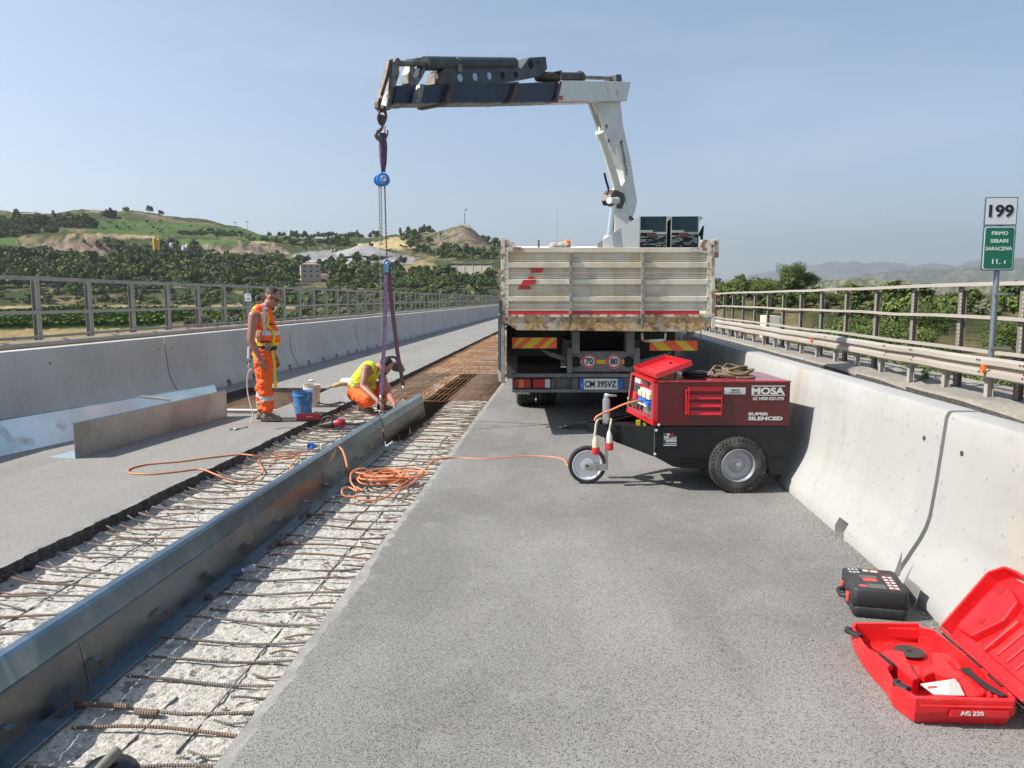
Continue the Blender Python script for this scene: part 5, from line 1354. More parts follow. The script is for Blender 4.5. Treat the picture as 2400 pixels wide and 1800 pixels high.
# bed and sides
xl_, xr_ = T(252, 500).x, T(1985, 500).x
zb_ = T(900, 826).z; zt_ = T(900, 285).z
mb = MB(); mb.bx(xl_, xr_ - .05, HT + .1, 13.6, zb_ - .10, zb_ - .02); tk.part('bed_floor', mb, [M_CHAS])
def side_panel(x, z0, z1, y0, y1):
    mb = MB(); nz = 24
    for i in range(nz):
        a = z0 + (z1 - z0) * i / nz; b = z0 + (z1 - z0) * (i + 1) / nz; d = .012 if i % 6 == 3 else (.004 if i % 2 else 0)
        mb.bx(x - .015 - d, x + .015 + d, y0, y1, a, b - .0005)
    return mb
tk.part('side_board', side_panel(xr_ - .06, zb_, zt_, HT + .12, 13.5), [M_ALU])
tk.part('headboard', MB().bx(xl_, xr_ - .05, 13.52, 13.58, zb_, zt_ + .12), [M_WHP])
# dropped left board
zd0, zd1 = T(250, 1345, HT).z, T(250, 812, HT).z
tk.part('dropped_side_board', side_panel(T(262, 900).x - .03, zd0, zd1, HT + .06, 13.4), [M_ALU], label='left side board hanging folded down')
mb = trect(228, 812, 250, 1250, HT + .03, .05); tk.part('dropped_board_end', mb, [M_CHAS])
mb = trect(256, 870, 282, 1345, HT + .02, .03); trect(250, 1335, 290, 1352, HT + .0, .05, mb); tk.part('dropped_board_frame', mb, [M_ALUD], bev=.003)
# tools and cloth on the bed edge
# reflective boards
def chevron(x0, x1, y0, y1, h, sgn, cuts, name='reflective_board'):
    mb = trect(x0, y0, x1, y1, h, .012, None, 0)
    w = (x1 - x0); hh = y1 - y0
    for a, b in cuts:
        sl = .55 * hh / (x1 - x0) * w * sgn
        P = [(x0 + w * a + sl, y0 + 1), (x0 + w * b + sl, y0 + 1), (x0 + w * b - sl, y1 - 1), (x0 + w * a - sl, y1 - 1)]
        P = [(min(max(x, x0 + 1), x1 - 1), y) for x, y in P]
        tpoly(P, h - .003, .003, 1, mb)
    tk.part(name, mb, [M_CHR, M_CHY])
chevron(342, 697, 990, 1076, HT + .25, 1, ((.02, .17), (.34, .57), (.74, .9)))
chevron(1438, 1818, 1014, 1094, HT + .25, -1, ((.08, .36), (.62, .84)))
# frame under the bed
hC = HT + .42
mb = MB()
for x0, x1, y0, y1 in ((818, 880, 940, 1120), (1252, 1318, 940, 1120)): trect(x0, y0, x1, y1, hC - .05, .2, mb)
trect(800, 1100, 1335, 1262, hC, .12, mb)
trect(782, 1070, 822, 1285, hC - .03, .2, mb); trect(1312, 1070, 1360, 1285, hC - .03, .2, mb)
tpoly([(560, 1080), (800, 1150), (800, 1190), (640, 1140)], hC + .1, .08, 0, mb); tpoly([(1620, 1100), (1350, 1170), (1350, 1215), (1560, 1160)], hC + .1, .08, 0, mb)
tk.part('tow_crossmember', mb, [M_CHASL], bev=.006)
for x in (848, 1268): c = T(x, 1184, hC - .004); tk.part('lightening_hole', MB().cyl(c, c + Vector((0, .004, 0)), .068, seg=18), [M_HOLE])
mb = trect(885, 1166, 1235, 1200, hC - .012, .01); tk.part('yellow_bar', mb, [M_YEL])
for x, y, s, r in ((955, 1177, '70', .0905), (1153, 1180, '80', .094)):
    c = T(x, y, hC - .02)
    mb = MB(); mb.mi(0).cyl(c, c + Vector((0, .006, 0)), r, seg=32); mb.mi(1).cyl(c - Vector((0, .0015, 0)), c, r * .94, seg=32); mb.mi(0).cyl(c - Vector((0, .003, 0)), c - Vector((0, .0015, 0)), r * .90, seg=32); mb.mi(1).cyl(c - Vector((0, .0045, 0)), c - Vector((0, .003, 0)), r * .70, seg=32)
    q = tk.part('speed_disc', mb, [mat('disc_red', (.48, .03, .03), .5), mat('disc_white', (.6, .6, .58), .5)])
    add_text(tk, q, s, c - Vector((0, .0065, 0)), .1, M_BLK, bold=.003, width=.092, height=.075)
mb = MB()
for x in (xl_ + .78, xl_ + 1.55): mb.bx(x, x + .12, HT + .5, 16.2, .78, 1.1)
mb.bx(xl_ + .9, xl_ + 1.5, 9.6, 10.1, .6, .95); mb.bx(xl_ + .04, xl_ + .7, 12.15, 13.5, .32, 1.2); mb.bx(xr_ - .75, xr_ - .1, 12.15, 13.5, .32, 1.2); mb.bx(xl_ + .1, xl_ + 2.2, 14.0, 14.4, .35, 1.1); mb.bx(xl_ + .35, xl_ + .75, 12.8, 13.6, .5, 1.0)  # side boxes added under the bed to keep light out
tk.part('chassis_and_light_blocks', mb, [M_CHAS])
mb = MB(); mb.bx(xl_ + .1, xr_ - .2, 10.0, 10.04, .85, 1.22); mb.bx(xl_ + .12, xl_ + .16, 10.0, 13.4, .95, 1.2)
tk.part('splash_guard', mb, [M_BLKP])
# bumper, lamps, plate
hB = HT + .38
mb = trect(342, 1278, 2150, 1308, hB, .10); tk.part('bumper_bar', mb, [M_CHASL], bev=.008)
mb = trect(342, 1402, 2150, 1428, hB, .10); trect(342, 1308, 352, 1402, hB + .01, .06, mb); tk.part('underrun_bar', mb, [M_CHASL], bev=.008)
mb = trect(352, 1310, 2150, 1402, hB + .07, .02); trect(655, 1312, 668, 1402, hB, .06, mb); trect(820, 1312, 868, 1400, hB + .02, .05, mb); trect(1222, 1312, 1290, 1400, hB + .02, .05, mb); tk.part('bumper_back', mb, [M_CHAS])
def lamp(x0, x1, segs):
    mb = trect(x0, 1316, x1, 1396, hB + .02, .05, None, 0)
    for a, b, i in segs: trect(x0 + (x1 - x0) * a, 1322, x0 + (x1 - x0) * b, 1390, hB + .008, .015, mb, i)
    tk.part('tail_lamp', mb, [M_BLKP, M_TAILR, M_TAILA, M_TAILW], bev=.003)
lamp(352, 492, ((.04, .28, 1), (.29, .60, 2), (.61, .97, 1)))
lamp(503, 652, ((.03, .66, 1), (.67, .95, 3)))
lamp(1960, 2140, ((.05, .4, 3), (.41, .97, 1)))
mb = trect(880, 1318, 1220, 1404, hB - .01, .012, None, 0); trect(880, 1318, 912, 1404, hB - .013, .003, mb, 1); trect(1182, 1318, 1220, 1404, hB - .013, .003, mb, 1)
q = tk.part('number_plate', mb, [M_PLW, M_PLB])
c = T(1046, 1361, hB - .014); add_text(tk, q, 'CM 395VZ', c, .1, M_BLK, bold=.002, width=T(1172, 1361, hB).x - T(920, 1361, hB).x, height=.078)
c = T(897, 1372, hB - .0145); add_text(tk, q, 'I', c, .03, M_PLW, height=.03, width=.006)
# loops and hooks under the bed
mb = MB(); pts = [T(1378, 950, HT + .05), T(1380, 1010, HT + .05), T(1400, 1018, HT + .05), T(1560, 1010, HT + .05), T(1562, 950, HT + .05)]; mb.tube(pts, .016, 8); tk.part('pipe_loop', mb, [M_CREAM], smooth=True)
mb = tpoly([(1735, 940), (1800, 950), (1770, 990), (1740, 985)], HT + .05, .05); mb.tube([T(1840, 930, HT + .02), T(1848, 960, HT + .02), T(1842, 990, HT + .02)], .006, 6); tk.part('hook_bracket', mb, [M_DKST])
# wheels
def wheel(x, y, r, w, m_r, dish, parent_name='wheel', seg=40):
    mb = MB(); g = w / 2
    prof = [(r * .58, -g * .8), (r * .66, -g), (r * .93, -g), (r * .985, -g * .86), (r, -g * .7), (r, -g * .42), (r * .972, -g * .40), (r * .972, -g * .28), (r, -g * .26), (r, -g * .06), (r * .972, -g * .04), (r * .972, g * .04), (r, g * .06), (r, g * .26), (r * .972, g * .28), (r * .972, g * .40), (r, g * .42), (r, g * .7), (r * .985, g * .86), (r * .93, g), (r * .66, g), (r * .58, g * .8)]
    mb.lathe(prof, (x, y, r), (1, 0, 0), seg)
    t = tk.part(parent_name, mb, [M_RUB], angle=35)
    q = MB(); q.lathe([(r * .6, -g * .8), (r * .5, -g * .4), (r * .2, -g * .3), (0, -g * .3)], (x, y, r), (1, 0, 0), 24); q.lathe([(r * .6, g * .8), (r * .5, g * .4), (r * .2, g * .3), (0, g * .3)], (x, y, r), (1, 0, 0), 24); tk.part('rim', q, [M_CHASL], parent=t, angle=40)
wy = 10.95 + .48
for x in (xl_ + .36, xr_ - .42):
    wheel(x - .03, wy, .5, .27, None, 0); wheel(x + (.28 if x < 1 else -.28), wy, .5, .27, None, 0)
    wheel(x, 15.2, .5, .28, None, 0)
mb = MB(); mb.cyl((xl_ + .2, wy, .5), (xr_ - .3, wy, .5), .07, seg=14); mb.ell((1.12, wy, .5), (.2, .2, .2)); tk.part('axle', mb, [M_CHAS])
for x in (xl_ + .2, xr_ - .75):
    mb = MB(); pts = []
    for k in range(13):
        a = math.radians(k * 15); pts.append((math.cos(a) * .62, math.sin(a) * .55))
    for k in range(12):
        mb.prism([(x, wy + pts[k][0], .52 + pts[k][1]), (x, wy + pts[k + 1][0], .52 + pts[k + 1][1]), (x, wy + pts[k + 1][0] * 1.03, .52 + pts[k + 1][1] * 1.03), (x, wy + pts[k][0] * 1.03, .52 + pts[k][1] * 1.03)], (.62, 0, 0))
    tk.part('mudguard', mb, [M_BLKP])
mb = tpoly([(360, 1412), (480, 1425), (480, 1442), (378, 1440), (350, 1450)], hB + .2, .08); tk.part('mudflap_bracket', mb, [M_TAILW])
# cab
yc0, yc1 = 14.55, 16.5
zc = V(1340, 576, yc0).z
mb = MB(); P = [(yc0, .85), (yc0, zc - .12), (yc0 + .12, zc), (yc1 - .35, zc - .05), (yc1 - .05, 1.75), (yc1, 1.0), (yc1, .5), (yc1 - .5, .45)]
mb.prism([(xl_ + .1, a, b) for a, b in P], (2.25, 0, 0)); cab = tk.part('cab', mb, [M_WHP], bev=.04)
mb = MB(); mb.bx(xl_ + .35, xl_ + 2.1, yc0 - .012, yc0 + .01, zc - .75, zc - .2); tk.part('rear_window', mb, [M_WIN], parent=cab)
for x in (xl_ + .095, xl_ + 2.335):
    mb = MB(); mb.bx(x - .01, x + .02, yc0 + .6, yc1 - .55, zc - .85, zc - .2); tk.part('side_window', mb, [M_WIN], parent=cab)
mb = MB(); mb.bx(xl_ + .25, xl_ + 2.2, yc1 - .2, yc1 - .02, 1.55, 1.6); tk.part('windscreen_frame', mb, [M_BLKP], parent=cab)
c = V(1337, 574, 13.9)
mb = MB(); c0 = Vector((c.x, 14.75, zc - .02)); hbz = V(1337, 562, 14.75).z - c0.z
mb.lathe([(.075, 0), (.07, hbz * .55), (.062, hbz * .8), (.03, hbz), (0, hbz)], c0, seg=16); q = tk.part('beacon', mb, [M_BEACON], angle=50)
mb = MB(); mb.cyl(c0 - Vector((0, 0, .03)), c0 + Vector((0, 0, .02)), .085, seg=16); tk.part('beacon_base', mb, [M_BLKP], parent=q)
mb = MB()
for k, (x, s) in enumerate(((680, 1), (706, .8), (738, 1.1), (770, .9))): c = V(zx(x), zy(262), 13.4); mb.ell((c.x, 13.46, c.z), (.10 * s, .07, .07 * s))
tk.part('sandbags', mb, [mat('sandbag', (.42, .36, .28), .95, bump=(('n', 12, .5, .02),))], smooth=True)
c = V(zx(553), zy(272), 13.55); mb = MB(); mb.bx(c.x - .015, c.x + .015, 13.53, 13.56, c.z - .3, V(zx(553), zy(212), 13.55).z); tk.part('stake', mb, [M_CHAS])
# ================================================================ CRANE (part of the truck)
def wv(p):   # world -> truck-square metres
    return Vector((p[0] * _c(YAW) + p[1] * _s(YAW), -p[0] * _s(YAW) + p[1] * _c(YAW), p[2]))
HK = 13.95       # distance of the crane column
HTIP = 9.25      # distance of the boom tip
kx, tx = V(1442, 240, HK), V(893, 250, HTIP)
BD = Vector((tx.x - kx.x, tx.y - kx.y, 0)).normalized()     # boom direction in plan
BN = Vector((-BD.y, BD.x, 0));
if BN.y > 0: BN = -BN
def onboom(px, py, off=0.0):
    """point of the boom's upright middle plane seen at (px, py)"""
    o = Vector((0, 0, EYE)); v = (900 - py) / F_PX
    d = Vector(((px - 1200) / F_PX, _c(PIT) + v * _s(PIT), -_s(PIT) + v * _c(PIT)))
    k = Vector((kx.x, kx.y, 0)) + BN * off
    s_ = (k - Vector((0, 0, 0))).dot(BN) / d.dot(BN)
    return o + d * s_
def c2(x, y): return 800 + x * 800 / 2212, 80 + y * 800 / 2212     # measured on the enlarged crane view
def bpoly(P, half, off=0.0, mb=None, mi=0, raw=False):
    mb = mb or MB(); mb.mi(mi); pts = [onboom(*(p if raw else c2(*p)), off) for p in P]
    mb.prism([p - BN * half for p in pts], BN * (2 * half)); return mb
def btube(P, r, seg=12, off=0.0, mb=None, flat=1):
    mb = mb or MB(); mb.tube([onboom(*c2(*p), off) for p in P], r, seg); return mb
# column and base
mb = MB(); a = V(1418, 590, HK)
mb.bx(V(1405, 580, HK).x, V(1500, 580, HK).x, HK - .35, HK + .35, .9, V(1440, 566, HK).z); crane = tk.part('crane', mb, [M_CHAS], bev=.02, label='loader crane of the truck, folded over to the left')
mb = MB(); mb.prism([V(x, y, HK - .16) for x, y in ((1440, 575), (1440, 500), (1446, 497), (1470, 500), (1476, 512), (1468, 575))], (0, .32, 0)); tk.part('column', mb, [M_WHP], parent=crane, bev=.012)
# white main boom
bm_P = [(1640, 440), (1690, 560), (1725, 660), (1768, 770), (1800, 870), (1812, 950), (1758, 1040), (1780, 1140), (1800, 1180), (1862, 1190), (1878, 1150), (1892, 1085), (1868, 940), (1850, 820), (1800, 600), (1782, 440)]
mb = bpoly(bm_P, .085); mbm = tk.part('main_boom', mb, [M_WHP], parent=crane, bev=.01)
mb = bpoly([(1672, 520), (1740, 535), (1762, 560), (1780, 790), (1762, 780), (1700, 600)], .012, off=-.0, mb=None); 
mb = MB(); pts = [onboom(*c2(*p), .097) for p in ((1668, 515), (1742, 530), (1764, 570), (1782, 785), (1765, 775), (1702, 610))]; mb.prism(pts, BN * -.01); 
for p in ((1720, 598), (1735, 690)): c = onboom(*c2(*p), .103); mb.mi(1).cyl(c, c - BN * .012, .035, seg=12)
tk.part('side_plate', mb, [M_WHP, M_GRST], parent=crane)
# lettering down the boom
a = onboom(1455.5, 330, .089); b = onboom(1470, 410, .089)
d = (b - a).normalized(); ux = d; uz = (ux.cross(-BN)).normalized()
# which way is 'away' from the plate: lettering faces the camera side
side = 1 if BN.y < 0 else -1
rotm = Matrix((ux, -BN * 1.0, ux.cross(-BN * -1.0))).transposed()
uy = -BN if BN.y > 0 else -BN
uy = BN * -1.0
uz = ux.cross(uy)
rotm = Matrix((ux, uy, uz)).transposed()
add_text(tk, crane, 'BONFIGLIOLI', (a + b) / 2 + BN * .001, .1, M_BLK, bold=.002, rot=rotm, width=(b - a).length, height=.085)
a = onboom(1461, 446, .089); b = onboom(1469, 478, .089); add_text(tk, crane, 'P 16000 XL', (a + b) / 2 + BN * .001, .1, M_BLK, rot=rotm, width=(b - a).length, height=.035)
# rams
mb = btube([(1612, 440), (1690, 655)], .045, 14, .0); tk.part('ram_rod', mb, [M_CHROME], parent=crane, angle=40)
mb = btube([(1676, 640), (1730, 800), (1790, 1000)], [.062, .068, .075], 16, .03); btube([(1672, 634), (1680, 660)], .08, 14, .03, mb); tk.part('ram_barrel', mb, [M_WHP], parent=crane, angle=40)
mb = MB(); P = [V(x, y, HK - .1) for x, y in ((1438, 470), (1433, 512), (1427.5, 557))]; mb.tube(P, .062, 16); tk.part('lift_ram_rod', mb, [M_CHROME], parent=crane, angle=40)
mb = MB(); P = [V(x, y, HK - .1) for x, y in ((1429, 553), (1427, 566))]; mb.tube(P, [.09, .11], 16); P = [V(x, y, HK - .1) for x, y in ((1426, 564), (1424, 600))]; mb.tube(P, [.10, .10], 16); tk.part('lift_ram_barrel', mb, [M_WHP], parent=crane, angle=40)
mb = bpoly([(1722, 1040), (1745, 1010), (1800, 1030), (1812, 1080), (1790, 1140), (1750, 1110), (1725, 1110), (1714, 1080)], .09); tk.part('knuckle_link', mb, [M_BRNST], parent=crane, bev=.01)
mb = MB(); mb.tube([onboom(*c2(1735, 1078), .25), onboom(*c2(1790, 1078), .25)], .055, 12); tk.part('pivot_pin', mb, [M_WHP], parent=crane, angle=40)
mb = MB()
mb.tube(spline([onboom(*c2(*p), .2) for p in ((1705, 900), (1716, 950), (1730, 1000), (1722, 1040))]), .02, 8)
mb.tube(spline([V(*c2(*p), HK - .2) for p in ((1868, 1180), (1890, 1200), (1897, 1235), (1880, 1270), (1858, 1290))]), .018, 8)
mb.tube(spline([V(*c2(*p), HK - .2) for p in ((1865, 1190), (1882, 1215), (1886, 1245), (1868, 1280), (1850, 1330))]), .015, 8)
tk.part('hydraulic_hoses', mb, [M_BLKP], parent=crane, smooth=True)
# outer boom
mb = bpoly([(1345, 452), (1368, 312), (1822, 318), (1795, 442)], .17)
ob = tk.part('outer_boom', mb, [M_WHP], parent=crane, bev=.008)
mb = MB(); c = onboom(*c2(1789, 376), .172); mb.cyl(c, c + BN * .008, .05, seg=14); c = onboom(*c2(1695, 398), .172); mb.cyl(c, c + BN * .008, .015, seg=8); tk.part('pivot_hole', mb, [M_TAILW], parent=crane)
mb = MB(); mb.prism([onboom(*c2(*p), .1715) for p in ((1392, 398), (1436, 400), (1434, 428), (1390, 426))], BN * .002)
mb.prism([onboom(*c2(*p), .1715) for p in ((1340, 440), (1600, 436), (1600, 441), (1340, 446))], BN * .002)
tk.part('rust_patch', mb, [mat('rust_patch', (.42, .17, .11), .7)], parent=crane)
mb = bpoly([(1310, 450), (1335, 317), (1372, 312), (1350, 452)], .155); bpoly([(1030, 455), (1050, 332), (1335, 317), (1310, 450)], .15, mb=mb); tk.part('extension_stage', mb, [M_NAVY], parent=crane, bev=.006)
mb = bpoly([(600, 462), (620, 336), (1055, 326), (1035, 456)], .135); tk.part('extension_stage', mb, [M_NAVY], parent=crane, bev=.006)
mb = bpoly([(430, 464), (450, 340), (625, 336), (605, 462)], .118); tk.part('extension_stage', mb, [M_NAVY], parent=crane, bev=.006)
mb = bpoly([(298, 464), (322, 342), (455, 340), (435, 464)], .10); tk.part('extension_stage', mb, [M_NAVY], parent=crane, bev=.006)
mb = bpoly([(298, 460), (600, 456), (1035, 451), (1310, 446), (1310, 453), (1035, 459), (600, 465), (298, 467)], .16); tk.part('boom_underside_strip', mb, [M_GRST], parent=crane)
for P in ([(385, 462), (418, 450), (440, 340), (470, 338), (448, 450), (430, 470), (390, 470)], [(558, 458), (610, 450), (640, 330), (658, 380), (640, 440), (622, 470), (590, 482), (560, 474)], [(990, 452), (1022, 446), (1050, 398), (1066, 322), (1086, 322), (1070, 400), (1040, 446), (1022, 460), (1000, 460)], [(1290, 446), (1318, 440), (1352, 318), (1368, 316), (1345, 410), (1330, 445), (1308, 452)]):
    mb = bpoly(P, .185); tk.part('boom_collar', mb, [M_BRNST if P[0][0] != 385 else M_GRST], parent=crane, bev=.006)
# spare jib lying on top
mb = bpoly([(655, 380), (612, 340), (600, 330), (640, 260), (652, 226), (1120, 222), (1128, 232), (1180, 160), (1290, 153), (1300, 232), (1256, 280), (1100, 312)], .10)
jib = tk.part('folded_jib', mb, [M_DKST], parent=crane, bev=.006)
mb = MB()
for x, y, r in ((767, 283, .05), (865, 278, .05), (958, 271, .048), (1046, 266, .045), (1132, 262, .042)):
    c = onboom(*c2(x, y), .101); mb.mi(0 if x < 1000 else 1).cyl(c, c + BN * .006, r, seg=14)
c = onboom(*c2(1228, 197), .101); mb.mi(1).cyl(c, c + BN * .006, .06, seg=16)
c = onboom(*c2(1275, 185), .101); mb.cyl(c, c + BN * .006, .018, seg=8)
mb.mi(0).prism([onboom(*c2(*p), .101) for p in ((1130, 200), (1160, 200), (1160, 216), (1130, 216))], BN * .005)
tk.part('jib_hole_discs', mb, [mat('sky_in_hole', (.40, .52, .68), .9), M_HOLE], parent=crane)  # pale blue discs painted as sky showing through the jib
mb = MB(); mb.prism([onboom(*c2(*p), .104) for p in ((655, 372), (1100, 302), (1250, 272), (1100, 314), (658, 384))], BN * .006); tk.part('jib_edge', mb, [M_GRST], parent=crane)
mb = btube([(540, 190), (1118, 192)], [.085, .085], 14, .05); tk.part('upper_cylinder', mb, [M_DKST], parent=crane, angle=40)
mb = btube([(345, 190), (540, 190)], .035, 12, .05); btube([(430, 190), (530, 176)], .05, 10, -.05, mb); tk.part('upper_rod', mb, [M_GRST], parent=crane, angle=40)
mb = btube([(1275, 276), (1535, 280)], .075, 14, 0); c = onboom(*c2(1545, 280)); mb.ell(c, (.10, .10, .10)); tk.part('rear_cylinder', mb, [M_BRNST], parent=crane, smooth=True)
mb = btube([(1540, 280), (1760, 288)], .032, 10, 0); tk.part('rear_rod', mb, [M_GRST], parent=crane, angle=40)
mb = bpoly([(1742, 268), (1775, 268), (1782, 312), (1742, 312)], .12); tk.part('rod_eye', mb, [M_DKST], parent=crane, bev=.006)
mb = bpoly([(1365, 244), (1398, 240), (1402, 316), (1388, 316), (1386, 252), (1366, 250)], .09); bpoly([(705, 162), (724, 162), (736, 222), (736, 258), (712, 258)], .13, mb=mb); bpoly([(685, 160), (708, 158), (708, 168), (685, 168)], .06, mb=mb); tk.part('pipe_clamp', mb, [M_GRST], parent=crane, bev=.004)
mb = bpoly([(580, 328), (596, 290), (600, 255), (640, 220), (660, 225), (640, 300), (648, 345), (655, 385), (630, 378)], .105); tk.part('jib_hinge', mb, [M_BRNST], parent=crane, bev=.01)
mb = MB(); c = onboom(*c2(613, 272), .11); mb.cyl(c, c + BN * .006, .035, seg=12); tk.part('hinge_hole', mb, [M_TAILW], parent=crane)
# tip frame and links
mb = bpoly([(330, 165), (345, 158), (355, 172), (348, 225), (352, 262), (330, 330), (305, 440), (290, 498), (262, 490), (280, 400), (300, 260), (304, 200)], .07)
for hole in (): pass
tk.part('tip_frame', mb, [M_GRST], parent=crane, bev=.008)
mb = bpoly([(300, 172), (325, 162), (322, 195), (306, 262), (262, 400), (238, 490), (226, 480), (226, 440), (262, 330), (284, 250)], .03, .04); tk.part('tip_link', mb, [M_BRNST], parent=crane, bev=.006)
mb = bpoly([(410, 325), (412, 262), (440, 188), (470, 172), (452, 225), (440, 262), (450, 340), (430, 342)], .06); tk.part('link_arm', mb, [M_GRST], parent=crane, bev=.006)
mb = bpoly([(528, 160), (546, 165), (545, 200), (500, 290), (470, 340), (450, 338), (452, 290), (492, 282), (500, 230), (520, 190)], .06); tk.part('link_arm', mb, [M_GRST], parent=crane, bev=.006)
mb = bpoly([(452, 270), (470, 225), (500, 222), (488, 278), (462, 290)], .03); tk.part('link_bush', mb, [M_TAILW], parent=crane)
mb = MB()
for p in ((254, 408), (300, 404), (262, 470)): c = onboom(*c2(*p), .075); mb.cyl(c, c + BN * .01, .02, seg=8)
tk.part('pins', mb, [M_TAILW], parent=crane)
# hook block
mb = MB(); P = [onboom(*c2(*p)) for p in ((248, 500), (240, 530), (244, 560), (262, 578), (284, 556), (288, 520), (280, 492))]
mb.tube(spline(P, 5), .018, 8); hc = onboom(*c2(262, 558)); mb.ell(hc, (.05, .05, .065)); mb.box(onboom(*c2(262, 486)), (.10, .08, .06)); hk = tk.part('hook_shackle', mb, [M_BRNST], parent=crane, smooth=True)
HKP = [(264, 578), (266, 600), (252, 622), (232, 636), (226, 655), (240, 678), (262, 684), (286, 668), (298, 640), (298, 622)]
mb = MB(); P = [onboom(*c2(*p)) for p in HKP]; mb.tube(spline(P, 4), [.012 + .013 * math.sin(PI * min(1, i / 34)) for i in range(37)], 10); mb.tube([onboom(*c2(284, 592)), onboom(*c2(282, 640))], .006, 6); tk.part('crane_hook', mb, [mat('hook_steel', (.16, .115, .09), .5, .4)], parent=crane, smooth=True)
# ================================================================ LOAD: slings, hoist, chains (things of their own)
hookw = v2w(onboom(*c2(262, 664)))
HX = HTIP
M_PUR = mat('purple_webbing', (0.085, 0.05, 0.10), 0.85, layers=(('n', 30, .45, .6, (.17, .09, .19), .7),))
M_PUR2 = mat('faded_webbing', (0.15, 0.075, 0.10), 0.85, layers=(('n', 30, .45, .6, (.15, .07, .12), .7),))
M_BLUE = mat('hoist_blue', (0.02, 0.16, 0.50), 0.35, layers=(('n', 8, .5, .65, (.03, .11, .33), .6),))
M_CHN = mat('chain_steel', (0.10, 0.085, 0.08), 0.5, .5); M_CHNR = mat('chain_light', (0.34, 0.28, 0.26), 0.5, .5)
def S(px, py, h): return V(px, py, h)
def flat_strap(mb, pts, w, t=.006):
    P = [Vector(p) for p in pts]
    for i in range(len(P) - 1):
        a, b = P[i], P[i + 1]; d = (b - a).normalized(); s_ = Vector((1, 0, 0)); s_ = (s_ - d * s_.dot(d)).normalized(); f = d.cross(s_)
        mb.add([a - s_ * w / 2 - f * t / 2, a + s_ * w / 2 - f * t / 2, a + s_ * w / 2 + f * t / 2, a - s_ * w / 2 + f * t / 2, b - s_ * w / 2 - f * t / 2, b + s_ * w / 2 - f * t / 2, b + s_ * w / 2 + f * t / 2, b - s_ * w / 2 + f * t / 2],
               [(0, 1, 5, 4), (1, 2, 6, 5), (2, 3, 7, 6), (3, 0, 4, 7), (0, 3, 2, 1), (4, 5, 6, 7)])
h0 = wv(hookw).y
us = Thing('lifting_sling', 'purple round sling looped over the crane hook above the blue hoist', 'sling', S(897, 400, h0), view=True)
mb = MB(); mb.tube([S(893, 312, h0), S(894, 345, h0), S(896, 380, h0), S(898, 402, h0)], [.026, .032, .03, .02], 8); mb.tube([S(900, 312, h0 + .03), S(902, 345, h0 + .03), S(901, 380, h0), S(899, 402, h0)], [.022, .03, .028, .02], 8); us.part('webbing', mb, [M_PUR], smooth=True)
mb = MB(); mb.tube([S(891, 318, h0 - .035), S(891, 326, h0 - .035)], .02, 8); us.part('blue_sleeve', mb, [mat('sleeve_blue', (.05, .16, .28), .8)])
def chain_mesh(L, link_l, r, m):
    """interlocked oval links hanging down from the origin"""
    mb = MB(); n = int(L / (link_l * .78)); 
    for k in range(n):
        z = -k * link_l * .78 - link_l / 2; pts = []
        for q in range(9):
            a = 2 * PI * q / 8; u = math.cos(a) * link_l * .28; pts.append((u if k % 2 else 0, 0 if k % 2 else u, z + math.sin(a) * link_l * .5))
        mb.tube(pts, r, 5, cap=False)
    return mb
ch = Thing('chain_hoist', 'round blue manual chain hoist hanging on the purple sling with long chains', 'chain hoist', S(897, 421, h0), view=True)
c = S(898.5, 421, h0); rB = 14.5 / 1780 * h0
mb = MB(); mb.lathe([(0, -.065), (rB * .85, -.065), (rB, -.05), (rB, .03), (rB * .9, .045), (0, .045)], c, (0, 1, 0), 26); body = ch.part('hoist_body', mb, [M_BLUE], angle=40)
mb = MB(); c_ = c + Vector((-.055, .05, -.005)); mb.lathe([(0, -.05), (rB * .78, -.05), (rB * .86, -.03), (rB * .86, .05), (0, .05)], c_, (0, 1, 0), 24); ch.part('hand_wheel', mb, [M_BLUE], parent=body, angle=40)
mb = MB(); mb.mi(0).cyl(c + Vector((.012, -.068, .004)), c + Vector((.012, -.065, .004)), rB * .5, seg=18); mb.mi(1).ring(c + Vector((.012, -.069, .004)), rB * .36, .0035, (0, 1, 0), 18, 5); mb.cyl(c + Vector((.012, -.07, .004)), c + Vector((.012, -.068, .004)), rB * .14, seg=8); ch.part('maker_disc', mb, [M_TAILW, M_BLUE], parent=body)
mb = MB(); mb.tube(spline([S(x, y, h0) for x, y in ((899, 409), (895, 404), (897, 399), (901, 400), (902, 403))], 4), .011, 7); ch.part('top_hook', mb, [M_DKST], smooth=True)
def hang(name, px, py0, py1, ll, r, m, par=None, dx=0.0, ymid=None, h=None):
    h = h or h0
    a = S(px, py0, h); b = S(px + dx, py1, h); L = (b - a).length
    mb = chain_mesh(L, ll, r, m); t = (b - a).normalized(); rot = Vector((0, 0, -1)).rotation_difference(t).to_matrix()
    mb.v = [tuple(a + rot @ Vector(v)) for v in mb.v]
    return ch.part(name, mb, [m], smooth=True)
hang('hand_chain', 888, 434, 578, .030, .0035, M_CHNR, dx=3, h=h0 + .04)
hang('hand_chain', 893, 434, 578, .030, .0035, M_CHNR, dx=2.5, h=h0 + .04)
hang('load_chain', 901.5, 434, 612, .026, .0048, M_CHN, dx=5)
hang('slack_chain', 890, 578, 832, .028, .0022, M_CHNR, dx=7, h=h0 + .02)
mb = MB(); mb.ring(S(907, 616, h0), .032, .009, (0, 1, 0), 14, 6); ch.part('lower_hook', mb, [M_BLUE], smooth=True)
